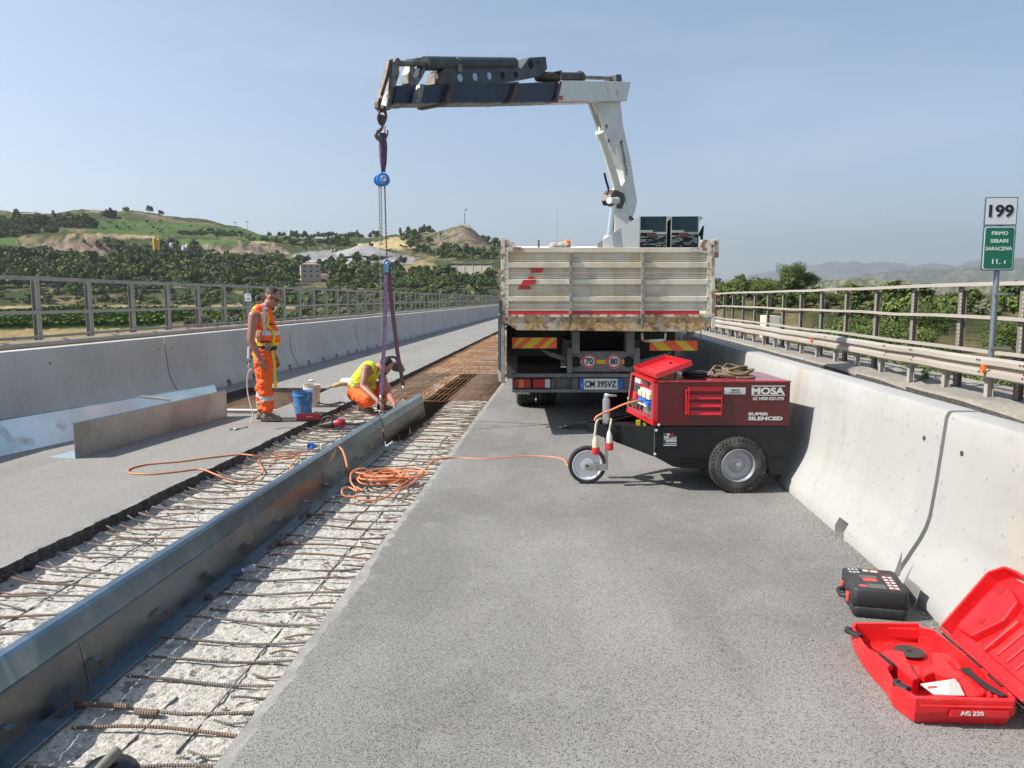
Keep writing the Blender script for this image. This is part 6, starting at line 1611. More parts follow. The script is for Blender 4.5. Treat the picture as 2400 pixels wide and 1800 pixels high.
# lower sling: two legs down to the hanging profile
ls = Thing('lifting_sling', 'long purple two-leg sling from the hoist down to the short hanging profile', 'sling', S(907, 640, h0), view=True)
topc = S(907, 622, h0)
e1 = wv((-2.16, 8.75, .23)); e2 = wv((-2.15, 9.95, .21))
mid1 = topc.lerp(e1, .22); mid2 = topc.lerp(e2, .22)
mb = MB(); flat_strap(mb, [topc + Vector((-.01, 0, 0)), mid1, topc.lerp(e1, .6), e1 + Vector((0, 0, .22))], .045, .012); ls.part('strap', mb, [M_PUR])
mb = MB(); flat_strap(mb, [topc + Vector((.012, .01, 0)), mid2, topc.lerp(e2, .6), e2 + Vector((0, 0, .24))], .05, .012); ls.part('strap', mb, [M_PUR2])
mb = MB(); flat_strap(mb, [topc + Vector((0, -.01, .01)), topc.lerp(e1, .05) + Vector((.0, -.01, 0))], .05, .016); ls.part('blue_sleeve', mb, [mat('sleeve_blue', (.05, .16, .28), .8)])
for e in (e1, e2):
    mb = MB(); mb.tube([e + Vector((0, 0, .24)), e + Vector((0, 0, .06))], .007, 6); mb.ring(e + Vector((0, 0, .03)), .022, .006, (0, 1, 0), 12, 5); mb.bx(e.x - .012, e.x + .012, e.y - .012, e.y + .012, e.z + .16, e.z + .24); ls.part('chain_end', mb, [M_ZINCD], smooth=True)
# ================================================================ CARGO
M_TEAL = mat('teal_steel_and_shade', (0.012, 0.035, 0.042), 0.4, .4, layers=(('n', 5, .45, .65, (.02, .055, .06), .7),))
M_ZE = mat('zinc_edge', (0.50, 0.52, 0.52), 0.4, .8)
def c6(x, y): return 1480 + x * 220 / 2212, 490 + y * 220 / 2212
hG = HT + .45
def stack(x0, x1, lab, seed, left_flange):
    t = Thing('profile_bundle', lab, 'steel bundle', Vector((V(*c6((x0 + x1) / 2, 800), hG).x, hG, zb_)), view=True)
    def Q(x, y, h=hG): return V(*c6(x, y), h)
    zlow = zb_ + .0
    a, b = Q(x0, 160), Q(x1, 160)
    mb = MB(); mb.prism([Q(x0 + 5, 175, hG + .02), Q(x1 - 12, 170, hG + .02), Q(x1 - 12, 905, hG + .02), Q(x0 + 5, 905, hG + .02)], (0, 3.6, 0)); t.part('channel_shade', mb, [M_TEAL])  # dark block: shade inside the open channel put into its colour
    mb = MB(); mb.mi(0)
    mb.bx(a.x - .012, a.x, hG, hG + 3.7, zlow, a.z); t.part('outer_web', mb, [M_ZE])
    mb = MB(); z1 = Q(x1, 170).z
    mb.prism([Q(x1 - 28, 900), Q(x1 - 10, 900), Q(x1 + 5, 300), Q(x1 + 90 if seed == 1 else x1 + 95, 215), Q(x1 + 75, 190), Q(x1 + 40, 165), Q(x1 + 10, 175), Q(x1 - 8, 215), Q(x1 - 12, 300)][::1], (0, 3.7, 0)); t.part('curled_edge', mb, [M_ZINCD])
    mb = MB(); rd = random.Random(seed); y = 505
    mb.bx(Q(x0 + 6, 0).x, Q(x0 + (x1 - x0) * .46, 0).x, hG - .02, hG + 3, Q(0, 560).z, Q(0, 500).z)
    mb.bx(Q(x0 + (x1 - x0) * .48, 0).x, Q(x1 - 20, 0).x, hG - .03, hG + 3, Q(0, 600).z, Q(0, 545).z)
    while y < 880:
        x = x0 + 8
        while x < x1 - 30:
            w = rd.uniform(40, 190); hh = rd.uniform(14, 26); xe = min(x + w, x1 - 22)
            if rd.random() < .5: mb.bx(Q(x, 0).x, Q(xe, 0).x, hG - rd.uniform(-.015, .03), hG + 2, Q(0, y + hh + 110).z, Q(0, y + 110).z) if y + 130 < 895 else None
            x = xe + rd.uniform(5, 50)
        y += 34
    t.part('stacked_plates', mb, [M_ZINCD], label='layered plate ends inside the bundle')
    mb = MB(); c = Q(x0 + (x1 - x0) * .42, 610, hG - .03); mb.box(c, (.1, .03, .05)); t.part('timber_spacer', mb, [M_RUSTD])
    return t
stack(215, 842, 'left bundle of dark steel profiles on the truck bed, beside the crane foot', 1, True)
stack(958, 1590, 'right bundle of dark steel profiles on the truck bed, near the rusty corner post', 2, False)
mb = MB(); P = [V(*c6(x, y), hG + .05) for x, y in ((1590, 640), (1690, 400), (1650, 720))]; mb.tube([v2w(p) for p in P], .016, 4); solo('steel_strap', mb, [M_TEAL], 'thin dark bent strap sticking up at the right corner of the truck', 'strap')
# ================================================================ GENERATOR TRAILER
def gz(x, y): return 1300 + x * 600 / 2212, 800 + y * 600 / 2212        # measured on the enlarged generator view
HGn, HGf, HGc = 6.2, 7.02, 6.62       # near side, far side, centre line
def Gp(x, y, h=HGn): return V(*gz(x, y), h)
M_GRED = mat('generator_red_shaded', (0.085, 0.0035, 0.006), 0.4, 0.0, coat=.1, layers=(('n', 2.5, .45, .7, (.07, .005, .007), .6), ('n', 4, .58, .72, (.13, .032, .03), .3, (1, 1, 2))))  # housing paint, darkened in colour for its shaded near side
M_GREDL = mat('generator_red_lit', (0.52, 0.012, 0.02), 0.4, coat=.2, layers=(('n', 12, .6, .72, (.60, .12, .10), .4),))  # same paint, sunlit tone put into a brighter red
M_GBLK = mat('generator_black', (0.006, 0.008, 0.009), 0.42, 0.0, spec=.35, layers=(('n', 4, .45, .7, (0.011, .012, .012), .7), ('n', 30, .66, .78, (.035, .033, .03), .3)))
M_PAN = mat('panel_grey', (0.22, 0.24, 0.24), 0.4, .5)
M_PAND = mat('panel_dark', (0.04, 0.05, 0.05), 0.5)
M_CREAMP = mat('socket_cream', (0.62, 0.55, 0.38), 0.5); M_SBLUE = mat('socket_blue', (0.03, 0.14, 0.50), 0.4); M_SRED = mat('plug_red', (0.60, 0.035, 0.04), 0.4); M_PWH = mat('plug_white', (0.68, 0.65, 0.58), 0.5, layers=(('n', 30, .55, .65, (.3, .26, .2), .6),))
M_ORC = mat('orange_cable', (0.62, 0.22, 0.09), 0.5, layers=(('n', 10, .45, .65, (.48, .17, .07), .7),))
M_CABW = mat('cable_white', (0.55, 0.48, 0.40), 0.6)
gn = Thing('generator_trailer', 'dark red and black towable generator standing across the lane beside the right barrier', 'generator', (1.7, HGc, 0), view=True)
a = Gp(895, 345); b = Gp(2040, 345); z_top = (a.z + b.z) / 2; z_mid = Gp(1500, 730).z; xl, xr = a.x, b.x
z_bot = Gp(1300, 1092).z
# upper red housing: walls, roof
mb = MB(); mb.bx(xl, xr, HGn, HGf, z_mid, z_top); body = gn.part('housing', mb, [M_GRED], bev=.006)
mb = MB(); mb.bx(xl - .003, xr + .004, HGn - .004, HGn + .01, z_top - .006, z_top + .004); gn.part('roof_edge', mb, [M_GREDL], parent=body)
mb = MB(); mb.bx(xl + .02, xr - .01, HGn + .02, HGf - .02, z_top + .0015, z_top + .004); gn.part('roof_sheet', mb, [mat('roof_red_lit', (.30, .035, .045), .28, coat=.5)], parent=body)  # roof gets a lighter red for the light falling on it
# louvre
mb = MB(); l0, l1 = Gp(1150, 395), Gp(1438, 638)
mb.bx(l0.x, l1.x, HGn - .004, HGn - .001, l1.z, l0.z)
fr = gn.part('louvre', mb, [mat('louvre_dark', (.10, .004, .008), .5)], parent=body)
mb = MB(); mb.mi(0).prism([Gp(1158, 398, HGn - .03), Gp(1436, 398, HGn - .03), Gp(1436, 432, HGn - .022), Gp(1158, 432, HGn - .022)], (0, .02, 0))
mb.bx(l0.x, l0.x + .008, HGn - .034, HGn - .004, l1.z, l0.z); mb.bx(l1.x - .008, l1.x, HGn - .02, HGn - .004, l1.z, l0.z)
for y in (492, 560, 628): p = Gp(1160, y); mb.prism([(p.x, HGn - .004, p.z + .028), (p.x, HGn - .02, p.z), (p.x, HGn - .02, p.z - .006), (p.x, HGn - .004, p.z - .003)], (l1.x - p.x - .008, 0, 0))
gn.part('slats', mb, [M_GREDL], parent=fr)
mb = MB(); mb.cyl(Gp(1136, 425, HGn - .025), Gp(1136, 622, HGn - .025), .006, seg=8)
for y in (425, 622): mb.cyl(Gp(1136, y, HGn - .03), Gp(1136, y, HGn), .010, seg=8)
gn.part('hinge_rod', mb, [M_GREDL], parent=fr, angle=40)
# lettering and sticker
for tx, x0, x1, y0, y1, sh in (('MOSA', 1702, 1988, 398, 458, 0), ('GE 14000 KSX-2YN', 1712, 1982, 480, 508, .25), ('SUPER', 1672, 1848, 615, 640, 0), ('SILENCED', 1672, 1968, 650, 682, 0)):
    p = Gp((x0 + x1) / 2, (y0 + y1) / 2); w = Gp(x1, y0).x - Gp(x0, y0).x; h = Gp(x0, y0).z - Gp(x0, y1).z
    add_text(gn, body, tx, (p.x, HGn - .0022, p.z), .1, M_PLW, bold=.004 if tx in ('MOSA', 'SUPER', 'SILENCED') else .002, shear=sh, width=w, height=h)
mb = MB()
for y in (384, 388, 462, 466):
    pass
for y0, y1 in ((383, 390), (461, 468)): p, q = Gp(1702, y0), Gp(1990, y1); mb.bx(p.x, q.x, HGn - .003, HGn - .0005, q.z, p.z)
p, q = Gp(1466, 400), Gp(1648, 457)
gn.part('logo_lines', mb, [M_PLW], parent=body)
mb = MB(); mb.mi(0).bx(p.x, q.x, HGn - .003, HGn - .0005, q.z, p.z); mb.mi(1).bx(p.x + .01, q.x - .01, HGn - .0042, HGn - .003, q.z + .006, p.z - .006); mb.mi(2).bx(p.x + .04, q.x - .04, HGn - .005, HGn - .0042, q.z + .008, q.z + .02)
st = gn.part('sticker', mb, [M_PLW, M_TAILW, M_PAN], parent=body)
add_text(gn, st, 'GRUA SE', ((p.x + q.x) / 2, HGn - .0058, (p.z + q.z) / 2 + .008), .1, mat('sticker_brown', (.16, .05, .03), .6), bold=.002, width=.065, height=.014)
# lower black body
mb = MB(); mb.prism([Gp(890, 738), Gp(2036, 730), Gp(2036, 985), Gp(1990, 1060), Gp(1960, 1150), Gp(1850, 1150), Gp(1840, 1050), Gp(1320, 1050), Gp(1310, 1102), Gp(1120, 1100), Gp(1020, 1082), Gp(862, 995)], (0, HGf - HGn, 0))
low = gn.part('chassis_body', mb, [M_GBLK], bev=.004)
for x0_, y0_, x1_, y1_ in ((975, 1003, 1058, 1046), (1855, 985, 1985, 1010), (1075, 1003, 1318, 1076)):
    p, q = Gp(x0_, y0_), Gp(x1_, y1_); gr_ = gn.part('grille_opening', MB().bx(p.x, q.x, HGn - .003, HGn, q.z, p.z), [M_HOLE], parent=low)
mb = MB()
for k in range(8): p = Gp(1078 + k * 34, 1003); q = Gp(1083 + k * 34, 1076); mb.bx(p.x, q.x, HGn - .007, HGn - .003, q.z, p.z)
for y in (1003, 1037, 1072): p, q = Gp(1075, y), Gp(1318, y + 5); mb.bx(p.x, q.x, HGn - .0065, HGn - .003, q.z, p.z)
for x in (975, 1015, 1054): p = Gp(x, 1003); q = Gp(x + 5, 1046); mb.bx(p.x, q.x, HGn - .007, HGn - .003, q.z, p.z)
for k in range(5): p = Gp(1862 + k * 28, 985); q = Gp(1866 + k * 28, 1010); mb.bx(p.x, q.x, HGn - .007, HGn - .003, q.z, p.z)
gn.part('grille_bars', mb, [M_GBLK], parent=gr_)
mb = MB(); p = Gp(862, 745); mb.bx(p.x - .002, p.x + .002, HGn - .005, HGn, Gp(862, 985).z, p.z); gn.part('seam_strip', mb, [M_PAN], parent=low)
mb = MB()
for x, y in ((902, 722), (880, 770), (868, 975)): c = Gp(x, y, HGn - .004); mb.ell(c, (.011, .006, .011))
gn.part('bolts', mb, [M_PLW], parent=low, smooth=True)
mb = MB(); p, q = Gp(938, 815), Gp(1055, 905); mb.mi(0).bx(p.x, q.x, HGn - .003, HGn, q.z, p.z)
for k, (a_, b_, c_, d_) in enumerate(((945, 820, 985, 838), (1010, 826, 1052, 832), (945, 845, 1050, 850), (960, 852, 1052, 866), (990, 838, 1052, 844), (942, 893, 1052, 902), (962, 878, 1052, 884))): u, v = Gp(a_, b_), Gp(c_, d_); mb.mi(1).bx(u.x, v.x, HGn - .0045, HGn - .003, v.z, u.z)
for k, (a_, b_, i) in enumerate(((940, 968, 2), (968, 992, 1), (992, 1026, 3))): u, v = Gp(a_, 795), Gp(b_, 814); mb.mi(i).bx(u.x, v.x, HGn - .004, HGn, v.z, u.z)
gn.part('rating_plate', mb, [M_PAND, M_TAILW, mat('flag_green', (.03, .14, .06), .5), M_TAILR], parent=low)
# control end: slanted face on the left with sockets
xe = xl
def Ep(u, w):   # u 0..1 near->far, w 0..1 bottom->top on the end face
    zt, zbm = z_top, z_mid
    n0, f0 = Vector((xl - .0, HGn, zt)), Vector((xl - .06, HGf, zt)); n1, f1 = Vector((xl - .0, HGn, zbm)), Vector((xl - .10, HGf, zbm))
    t = n0.lerp(f0, u); b_ = n1.lerp(f1, u); return b_.lerp(t, w)
mb = MB(); P = [Ep(0.006, 0.003), Ep(.997, .003), Ep(.997, .997), Ep(0.006, .997)]; mb.prism(P, (.09, 0, 0))
# frame of the end built as four bars
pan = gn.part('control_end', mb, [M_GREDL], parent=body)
ni = Vector((-1, 0, 0))
def ebox(u0, u1, w0, w1, d0, d1, mb, mi=0):
    mb.mi(mi); mb.prism([Ep(u0, w0) + ni * d0, Ep(u1, w0) + ni * d0, Ep(u1, w1) + ni * d0, Ep(u0, w1) + ni * d0], ni * (d1 - d0)); return mb
mb = MB()
for q in ((0, 1, 0, .13), (0, 1, .94, 1), (0, .05, 0, 1), (.95, 1, 0, 1)): ebox(*q, 0, .035, mb)
gn.part('control_frame', mb, [M_GREDL], parent=pan)
mb = MB()
for q in ((.04, .96, .13, .15), (.04, .06, .13, .94), (.93, .96, .13, .94)): ebox(*q, .035, .040, mb)
gn.part('seal', mb, [M_PAN], parent=pan)
mb = ebox(.06, .93, .15, .93, .001, .004, MB()); gn.part('panel', mb, [M_PAN], parent=pan)
rg = random.Random(9)
def inst(name, m, lst, bev=.002):
    mb = MB()
    for q in lst: ebox(*q, mb)
    return gn.part(name, mb, [m], parent=pan, bev=bev)
inst('meter', M_TAILW, [(.62, .86, .78, .90, .004, .02)]); inst('meter', M_PAND, [(.30, .50, .80, .90, .004, .02)])
inst('breaker_row', M_PWH, [(.20, .55, .66, .73, .004, .03)]); inst('breaker_row', M_PAND, [(.62, .84, .55, .72, .004, .02)])
for u in (.10, .26, .42): inst('socket', M_CREAMP, [(u, u + .12, .55, .68, .004, .05)])
inst('socket', M_SBLUE, [(.22, .50, .42, .53, .004, .055)]); inst('socket_lid', M_PWH, [(.16, .30, .36, .43, .004, .06)], .004); inst('socket', M_SBLUE, [(.10, .2, .40, .5, .004, .06)])
inst('socket', M_SRED, [(.58, .70, .42, .58, .004, .06)]); inst('socket_lid', M_PWH, [(.36, .56, .34, .41, .004, .04)])
inst('terminal_cover', M_PAND, [(.62, .88, .2, .36, .004, .03)]); inst('terminal_cover', M_ZE, [(.12, .46, .17, .31, .004, .012)]); inst('switch', M_PAND, [(.5, .56, .2, .3, .004, .03)])
inst('lock', M_PWH, [(.955, .975, .32, .36, .036, .045)])
mb = MB()
for u0 in (.62, .42): pass
mb = MB(); 
for (x, y, w, h) in ((705, 680, 35, 50), (765, 705, 28, 28)):
    p = Gp(x, y, HGn + .35); q = Gp(x + w, y + h, HGn + .35); mb.bx(p.x, q.x, HGn + .35, HGn + .36, q.z, p.z)
gn.part('yellow_label', mb, [mat('label_yellow', (.75, .65, .02), .5)], parent=low)
# opened lid lying up on the roof
NL, FL, FR, NR = Gp(885, 322, HGn), V(*gz(693, 248), HGf), V(*gz(962, 152), HGf), Gp(1192, 205, HGn)
NR = Vector((NR.x, HGn, NR.z)); 
up_ = (FL - NL).cross(NR - NL); up_.normalize()
if up_.z < 0: up_ = -up_
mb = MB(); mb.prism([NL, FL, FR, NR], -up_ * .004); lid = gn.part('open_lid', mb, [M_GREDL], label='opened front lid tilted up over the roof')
mb = MB()
for A, B in ((NL, NR), (NL, FL), (FL, FR), (NR, FR)):
    d = (B - A).normalized(); s_ = up_.cross(d).normalized() * .002
    mb.prism([A + s_, A - s_, A - s_ + up_ * .04, A + s_ + up_ * .04], B - A)
gn.part('lid_rim', mb, [M_GREDL], parent=lid)
mb = MB(); c = FR.lerp(NR, .45) - (FR - FL).normalized() * .06 + up_ * .004; mb.cyl(c, c + up_ * .012, .012, seg=10); gn.part('lid_lock', mb, [M_HOLE], parent=lid)
mb = MB(); mb.tube([NR + Vector((-.1, .1, -.01)), Vector((NR.x - .12, HGn + .12, z_top))], .006, 6); gn.part('lid_stay', mb, [M_GBLK], parent=lid)
# drawbar
mb = MB()
mb.prism([Gp(862, 742, HGn + .02), Gp(862, 992, HGn + .02), Gp(480, 850, HGn + .3), Gp(272, 762, HGc - .06), Gp(268, 700, HGc - .06), Gp(420, 705, HGn + .3)][::1], (0, .012, 0))
mb.v = mb.v
dr = gn.part('drawbar', mb, [M_GBLK])
mb = MB()
A = [Vector((Gp(866, 742, HGn + .02).x, HGn + .02, z)) for z in (z_mid, z_mid - .06)]
x_t = V(*gz(272, 730), HGc).x; zt_ = V(*gz(272, 704), HGc).z; zb__ = V(*gz(272, 765), HGc).z
for s_ in (-1, 1):
    y0 = HGc + s_ * (HGc - HGn - .02); y1 = HGc + s_ * .06
    mb.add([(xl - .02, y0, z_mid - .01), (xl - .02, y0, z_bot + .09), (x_t, y1, zb__), (x_t, y1, zt_), (xl - .02, y0 - s_ * .01, z_mid - .01), (xl - .02, y0 - s_ * .01, z_bot + .09), (x_t, y1 - s_ * .01, zb__), (x_t, y1 - s_ * .01, zt_)],
           [(0, 1, 2, 3), (7, 6, 5, 4), (0, 3, 7, 4), (1, 5, 6, 2), (0, 4, 5, 1), (3, 2, 6, 7)])
COL_dr = dr; me = mb.mesh('drawbar', [M_GBLK], gn.org); dr.data = me
mb = MB(); mb.bx(x_t - .0, x_t + .12, HGc - .07, HGc + .07, zb__, zt_); gn.part('drawbar_head', mb, [M_GBLK], parent=dr, bev=.006)
p = V(*gz(100, 720), HGc); zc_ = V(*gz(160, 730), HGc).z
mb = MB(); x0 = V(*gz(135, 720), HGc).x; mb.bx(x0, x_t, HGc - .035, HGc + .035, zc_ - .03, zc_ + .03); gn.part('drawbar_tube', mb, [M_GBLK], parent=dr, bev=.005)
mb = MB(); x1 = V(*gz(50, 740), HGc).x; mb.tube([(x0 + .01, HGc, zc_ - .01), (x0 - .04, HGc, zc_ - .01), (x1 + .03, HGc, zc_ - .012)], [.03, .02, .016], 10); mb.ring((x1 + .02, HGc, zc_ - .012), .03, .013, (0, 0, 1), 16, 8); gn.part('tow_eye', mb, [M_GBLK], parent=dr, smooth=True)
mb = MB(); mb.tube([V(*gz(480, 688), HGc - .1), V(*gz(660, 645), HGc + .1)], .008, 6); mb.tube([V(*gz(270, 700), HGc), V(*gz(400, 688), HGc + .05)], .012, 6); mb.bx(V(*gz(520, 690), HGc).x, xl - .01, HGc - .15, HGc + .15, z_mid - .1, z_mid - .06); gn.part('brake_rod', mb, [M_GBLK], parent=dr, angle=40)
# jack, jockey wheel
jx = V(*gz(445, 600), HGc - .12).x; jh = HGc - .13
mb = MB(); mb.cyl(V(*gz(445, 500), jh), V(*gz(445, 705), jh), .032, seg=16); mb.cyl(V(*gz(443, 468), jh), V(*gz(445, 500), jh), .022, seg=12); jk = gn.part('jack_tube', mb, [M_ZE], angle=40)
mb = MB(); mb.tube([V(*gz(432, 462), jh), V(*gz(480, 468), jh), V(*gz(536, 470), jh)], [.014, .012, .010], 8); gn.part('crank_handle', mb, [M_ZE], parent=jk, smooth=True)
mb = MB(); p, q = V(*gz(430, 765), jh), V(*gz(456, 1108), jh); mb.bx(p.x, q.x, jh - .02, jh + .02, q.z, p.z + .05); p, q = V(*gz(350, 1050), jh), V(*gz(445, 1110), jh); mb.bx(p.x, q.x, jh - .045, jh - .038, q.z, p.z); mb.bx(p.x, q.x, jh + .038, jh + .045, q.z, p.z); mb.bx(q.x - .012, q.x, jh - .045, jh + .045, q.z, p.z)
p, q = V(*gz(255, 1052), jh), V(*gz(355, 1105), jh); mb.bx(p.x, q.x, jh - .052, jh - .045, q.z, p.z); gn.part('fork', mb, [M_ZINCD], parent=jk, bev=.002)
c = V(*gz(280, 1064), jh); rj = c.z
mb = MB(); mb.lathe([(rj * .76, -.024), (rj * .82, -.030), (rj * .95, -.028), (rj, -.014), (rj, .014), (rj * .95, .028), (rj * .82, .030), (rj * .76, .024)], (c.x, jh, rj), (0, 1, 0), 36); jw = gn.part('jockey_wheel', mb, [M_RUB], angle=50)
mb = MB(); mb.lathe([(rj * .80, -.029), (rj * .75, -.030), (rj * .68, -.010), (rj * .42, -.004), (rj * .36, -.022), (0, -.024)], (c.x, jh, rj), (0, 1, 0), 30); mb.lathe([(rj * .74, .034), (rj * .6, .01), (0, .008)], (c.x, jh, rj), (0, 1, 0), 24); gn.part('rim', mb, [mat('rim_bright', (.66, .70, .72), .35, .4)], parent=jw, angle=40)
mb = MB(); mb.cyl((c.x - .005, jh - .058, rj), (c.x - .005, jh - .03, rj), .010, seg=8); gn.part('axle_bolt', mb, [M_HOLE], parent=jw)
# main wheels
R = (Gp(1585, 812, HGn).z - 0) / 2; R = .232
wc = Gp(1580, 1055, HGn - .03)
def gwheel(y, s):
    mb = MB(); g = .085; seg = 48
    prof = [(R * .60, -g), (R * .64, -g * 1.02), (R * .80, -g * 1.06), (R * .92, -g * .98), (R * .975, -g * .82), (R * .985, -g * .6), (R * .985, g * .6), (R * .975, g * .82), (R * .92, g * .98), (R * .8, g * 1.06), (R * .6, g)]
    mb.lathe(prof, (wc.x, y, R), (0, 1, 0), seg)
    for k in range(40):      # tread blocks
        a = 2 * PI * k / 40
        for row, (yy, off) in enumerate(((-.72, 0), (-.25, .5), (.25, 0), (.72, .5))):
            an = a + off * 2 * PI / 40; rr = R * (.985 if abs(yy) < .5 else .978)
            rot = Matrix.Rotation(-an, 3, 'Y')
            mb.box(Vector((wc.x, y, R)) + rot @ Vector((rr, yy * g, 0)), (R * .05, g * .40, R * .10), rot)
        if True:
            rot = Matrix.Rotation(-a - .06, 3, 'Y'); mb.box(Vector((wc.x, y, R)) + rot @ Vector((R * .93, -s * -1 * 0 - g * .96, 0)), (R * .075, g * .16, R * .075), rot)
    w = gn.part('wheel', mb, [mat('tyre_dusty', (0.035, .034, .032), .9, layers=(('n', 9, .45, .62, (.10, .095, .08), .8),))], angle=45)
    q = MB(); q.lathe([(R * .61, -g * .99), (R * .58, -g * 1.04), (R * .56, -g * .9), (R * .50, -g * .45), (R * .30, -g * .38), (R * .22, -g * .52), (R * .12, -g * .56), (0, -g * .56)], (wc.x, y, R), (0, 1, 0), 36); q.lathe([(R * .6, g), (R * .4, g * .4), (0, g * .4)], (wc.x, y, R), (0, 1, 0), 24); rim = gn.part('rim', q, [mat('rim_silver', (.33, .34, .36), .45, .5)], parent=w, angle=35)
    q = MB(); q.lathe([(.024, -g * .56), (.022, -g * .76), (0, -g * .8)], (wc.x, y, R), (0, 1, 0), 14); gn.part('hub_cap', q, [M_ZE], parent=w, angle=50)
gwheel(HGn - .005 + .03, 1); gwheel(HGf - .02, -1)
mb = MB(); mb.cyl((wc.x, HGn, R), (wc.x, HGf, R), .03, seg=10); gn.part('axle', mb, [M_GBLK])
# wheel arch shade lip
mb = MB()
for k in range(16):
    a0 = math.radians(15 + k * 9.4); a1 = math.radians(15 + (k + 1) * 9.4); r = R * 1.10
    mb.prism([(wc.x + r * math.cos(a0), HGn - .09, R + r * math.sin(a0)), (wc.x + r * math.cos(a1), HGn - .09, R + r * math.sin(a1)), (wc.x + r * 1.015 * math.cos(a1), HGn - .09, R + r * 1.015 * math.sin(a1)), (wc.x + r * 1.015 * math.cos(a0), HGn - .09, R + r * 1.015 * math.sin(a0))], (0, .10, 0)) if False else None
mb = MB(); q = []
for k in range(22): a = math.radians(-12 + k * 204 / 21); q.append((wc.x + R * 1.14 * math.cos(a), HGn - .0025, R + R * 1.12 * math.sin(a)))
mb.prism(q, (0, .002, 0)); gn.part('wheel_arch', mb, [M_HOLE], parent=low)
# things lying on the roof
M_ROPE = mat('rope_brown', (0.25, 0.185, 0.11), 0.95, bump=(('w', 40, .8, .006),), layers=(('n', 20, .45, .6, (.15, .11, .06), .8),))
rp = random.Random(21)
mb = MB(); cx, cy = Gp(1530, 300, HGn + .3).x, HGn + .33
for loop, (ax_, ay, ox, oy, oz) in enumerate(((.13, .15, -.04, .0, .012), (.15, .12, .02, .02, .03), (.11, .14, .05, -.03, .045), (.13, .10, -.02, .03, .06), (.09, .12, .03, .0, .075), (.16, .09, .0, -.05, .02))):
    pts = [(cx + ox + ax_ * math.cos(t) * (1 + .18 * math.sin(3 * t + loop)), cy + oy + ay * math.sin(t), z_top + oz + .016 * math.sin(2 * t + loop) + .012) for t in [2 * PI * k / 12 for k in range(12)]]
    mb.tube(spline(pts, 4, True) + [Vector(spline(pts, 4, True)[0])], .011, 8)
mb.tube(spline([(cx - .10, cy, z_top + .05), (cx - .17, cy - .04, z_top + .07), (cx - .20, cy - .1, z_top + .04), (cx - .15, cy - .12, z_top + .015)], 6), .011, 8)
mb.tube(spline([(cx + .1, cy - .1, z_top + .03), (cx + .16, cy - .14, z_top + .015), (cx + .10, cy - .17, z_top + .013), (cx, cy - .16, z_top + .013)], 6), .011, 8)
o = solo('rope', MB().add([v2w(v) for v in mb.v], mb.f), [M_ROPE], 'brown rope thrown in loops on top of the red generator', 'rope', smooth=True)
mb = MB(); cx, cy = Gp(1205, 300, HGn + .3).x, HGn + .28
for k in range(7):
    r = .085 + .010 * (k % 3); pts = [(cx + r * math.cos(t), cy + r * .8 * math.sin(t), z_top + .008 + k * .007 + .004 * math.sin(3 * t)) for t in [2 * PI * q / 24 for q in range(25)]]; mb.tube(pts, .007, 6)
mb.tube(spline([(cx + .09, cy - .03, z_top + .01), (cx + .18, cy - .06, z_top + .01), (cx + .25, cy - .02, z_top + .01), (cx + .20, cy + .03, z_top + .01)], 6), .006, 6)
solo('cable_coil', MB().add([v2w(v) for v in mb.v], mb.f), [M_BLKP], 'coil of black cable on top of the red generator beside the rope', 'cable', smooth=True)
# plugs hanging at the drawbar
def plug(x, y0, y1, m_top, lab, wsc=1.0):
    h = HGc - .25
    a = V(*gz(x, y0), h); b = V(*gz(x + 4, y1), h); t = Thing('cable_plug', lab, 'plug', b, view=True)
    d = (b - a); m = a + d * .62
    mb = MB(); mb.tube([a, a + d * .08, a + d * .25, m], [.010, .016, .025 * wsc, .027 * wsc], 12); t.part('grip', mb, [m_top], angle=40)
    mb = MB(); mb.tube([m, m + d * .05, b - d * .03, b], [.031 * wsc, .033 * wsc, .033 * wsc, .030 * wsc], 14); t.part('collar', mb, [M_SRED], angle=40)
    mb = MB(); mb.cyl(m + Vector((0, -.035 * wsc, -.01)), m + Vector((0, -.02, -.01)), .012, seg=8); t.part('lid_catch', mb, [M_SRED])
    return a
a1 = plug(352, 815, 975, M_CREAMP, 'cream and red industrial plug hanging left, just above the jockey wheel', 1.05)
a2 = plug(472, 770, 938, M_PWH, 'white and red industrial plug hanging right of the cream one', .95)
mb = MB(); h = HGc - .25
mb.tube([v2w(p) for p in spline([V(*gz(750, 512), HGn + .25), V(*gz(690, 520), h), V(*gz(590, 548), h), V(*gz(500, 588), h), V(*gz(420, 620), h), V(*gz(360, 655), h), V(*gz(346, 685), h)], 8)], .009, 8)
solo('power_cable', mb, [M_ORC], 'orange cable running from the generator sockets to the drawbar', 'cable', smooth=True)
mb = MB(); mb.tube([v2w(p) for p in spline([V(*gz(400, 668), h + .1), V(*gz(372, 680), h), V(*gz(358, 720), h), V(*gz(352, 775), h), V(*gz(344, 820), h)], 8)], .010, 8)
solo('power_cable', mb, [M_CABW], 'short pale cable of the cream and red plug', 'cable', smooth=True)
mb = MB(); mb.tube([v2w(p) for p in spline([V(*gz(489, 672), h + .1), V(*gz(486, 700), h), V(*gz(478, 745), h), V(*gz(472, 775), h)], 8)], .009, 8)
solo('power_cable', mb, [M_CABW], 'short pale cable of the white and red plug', 'cable', smooth=True)
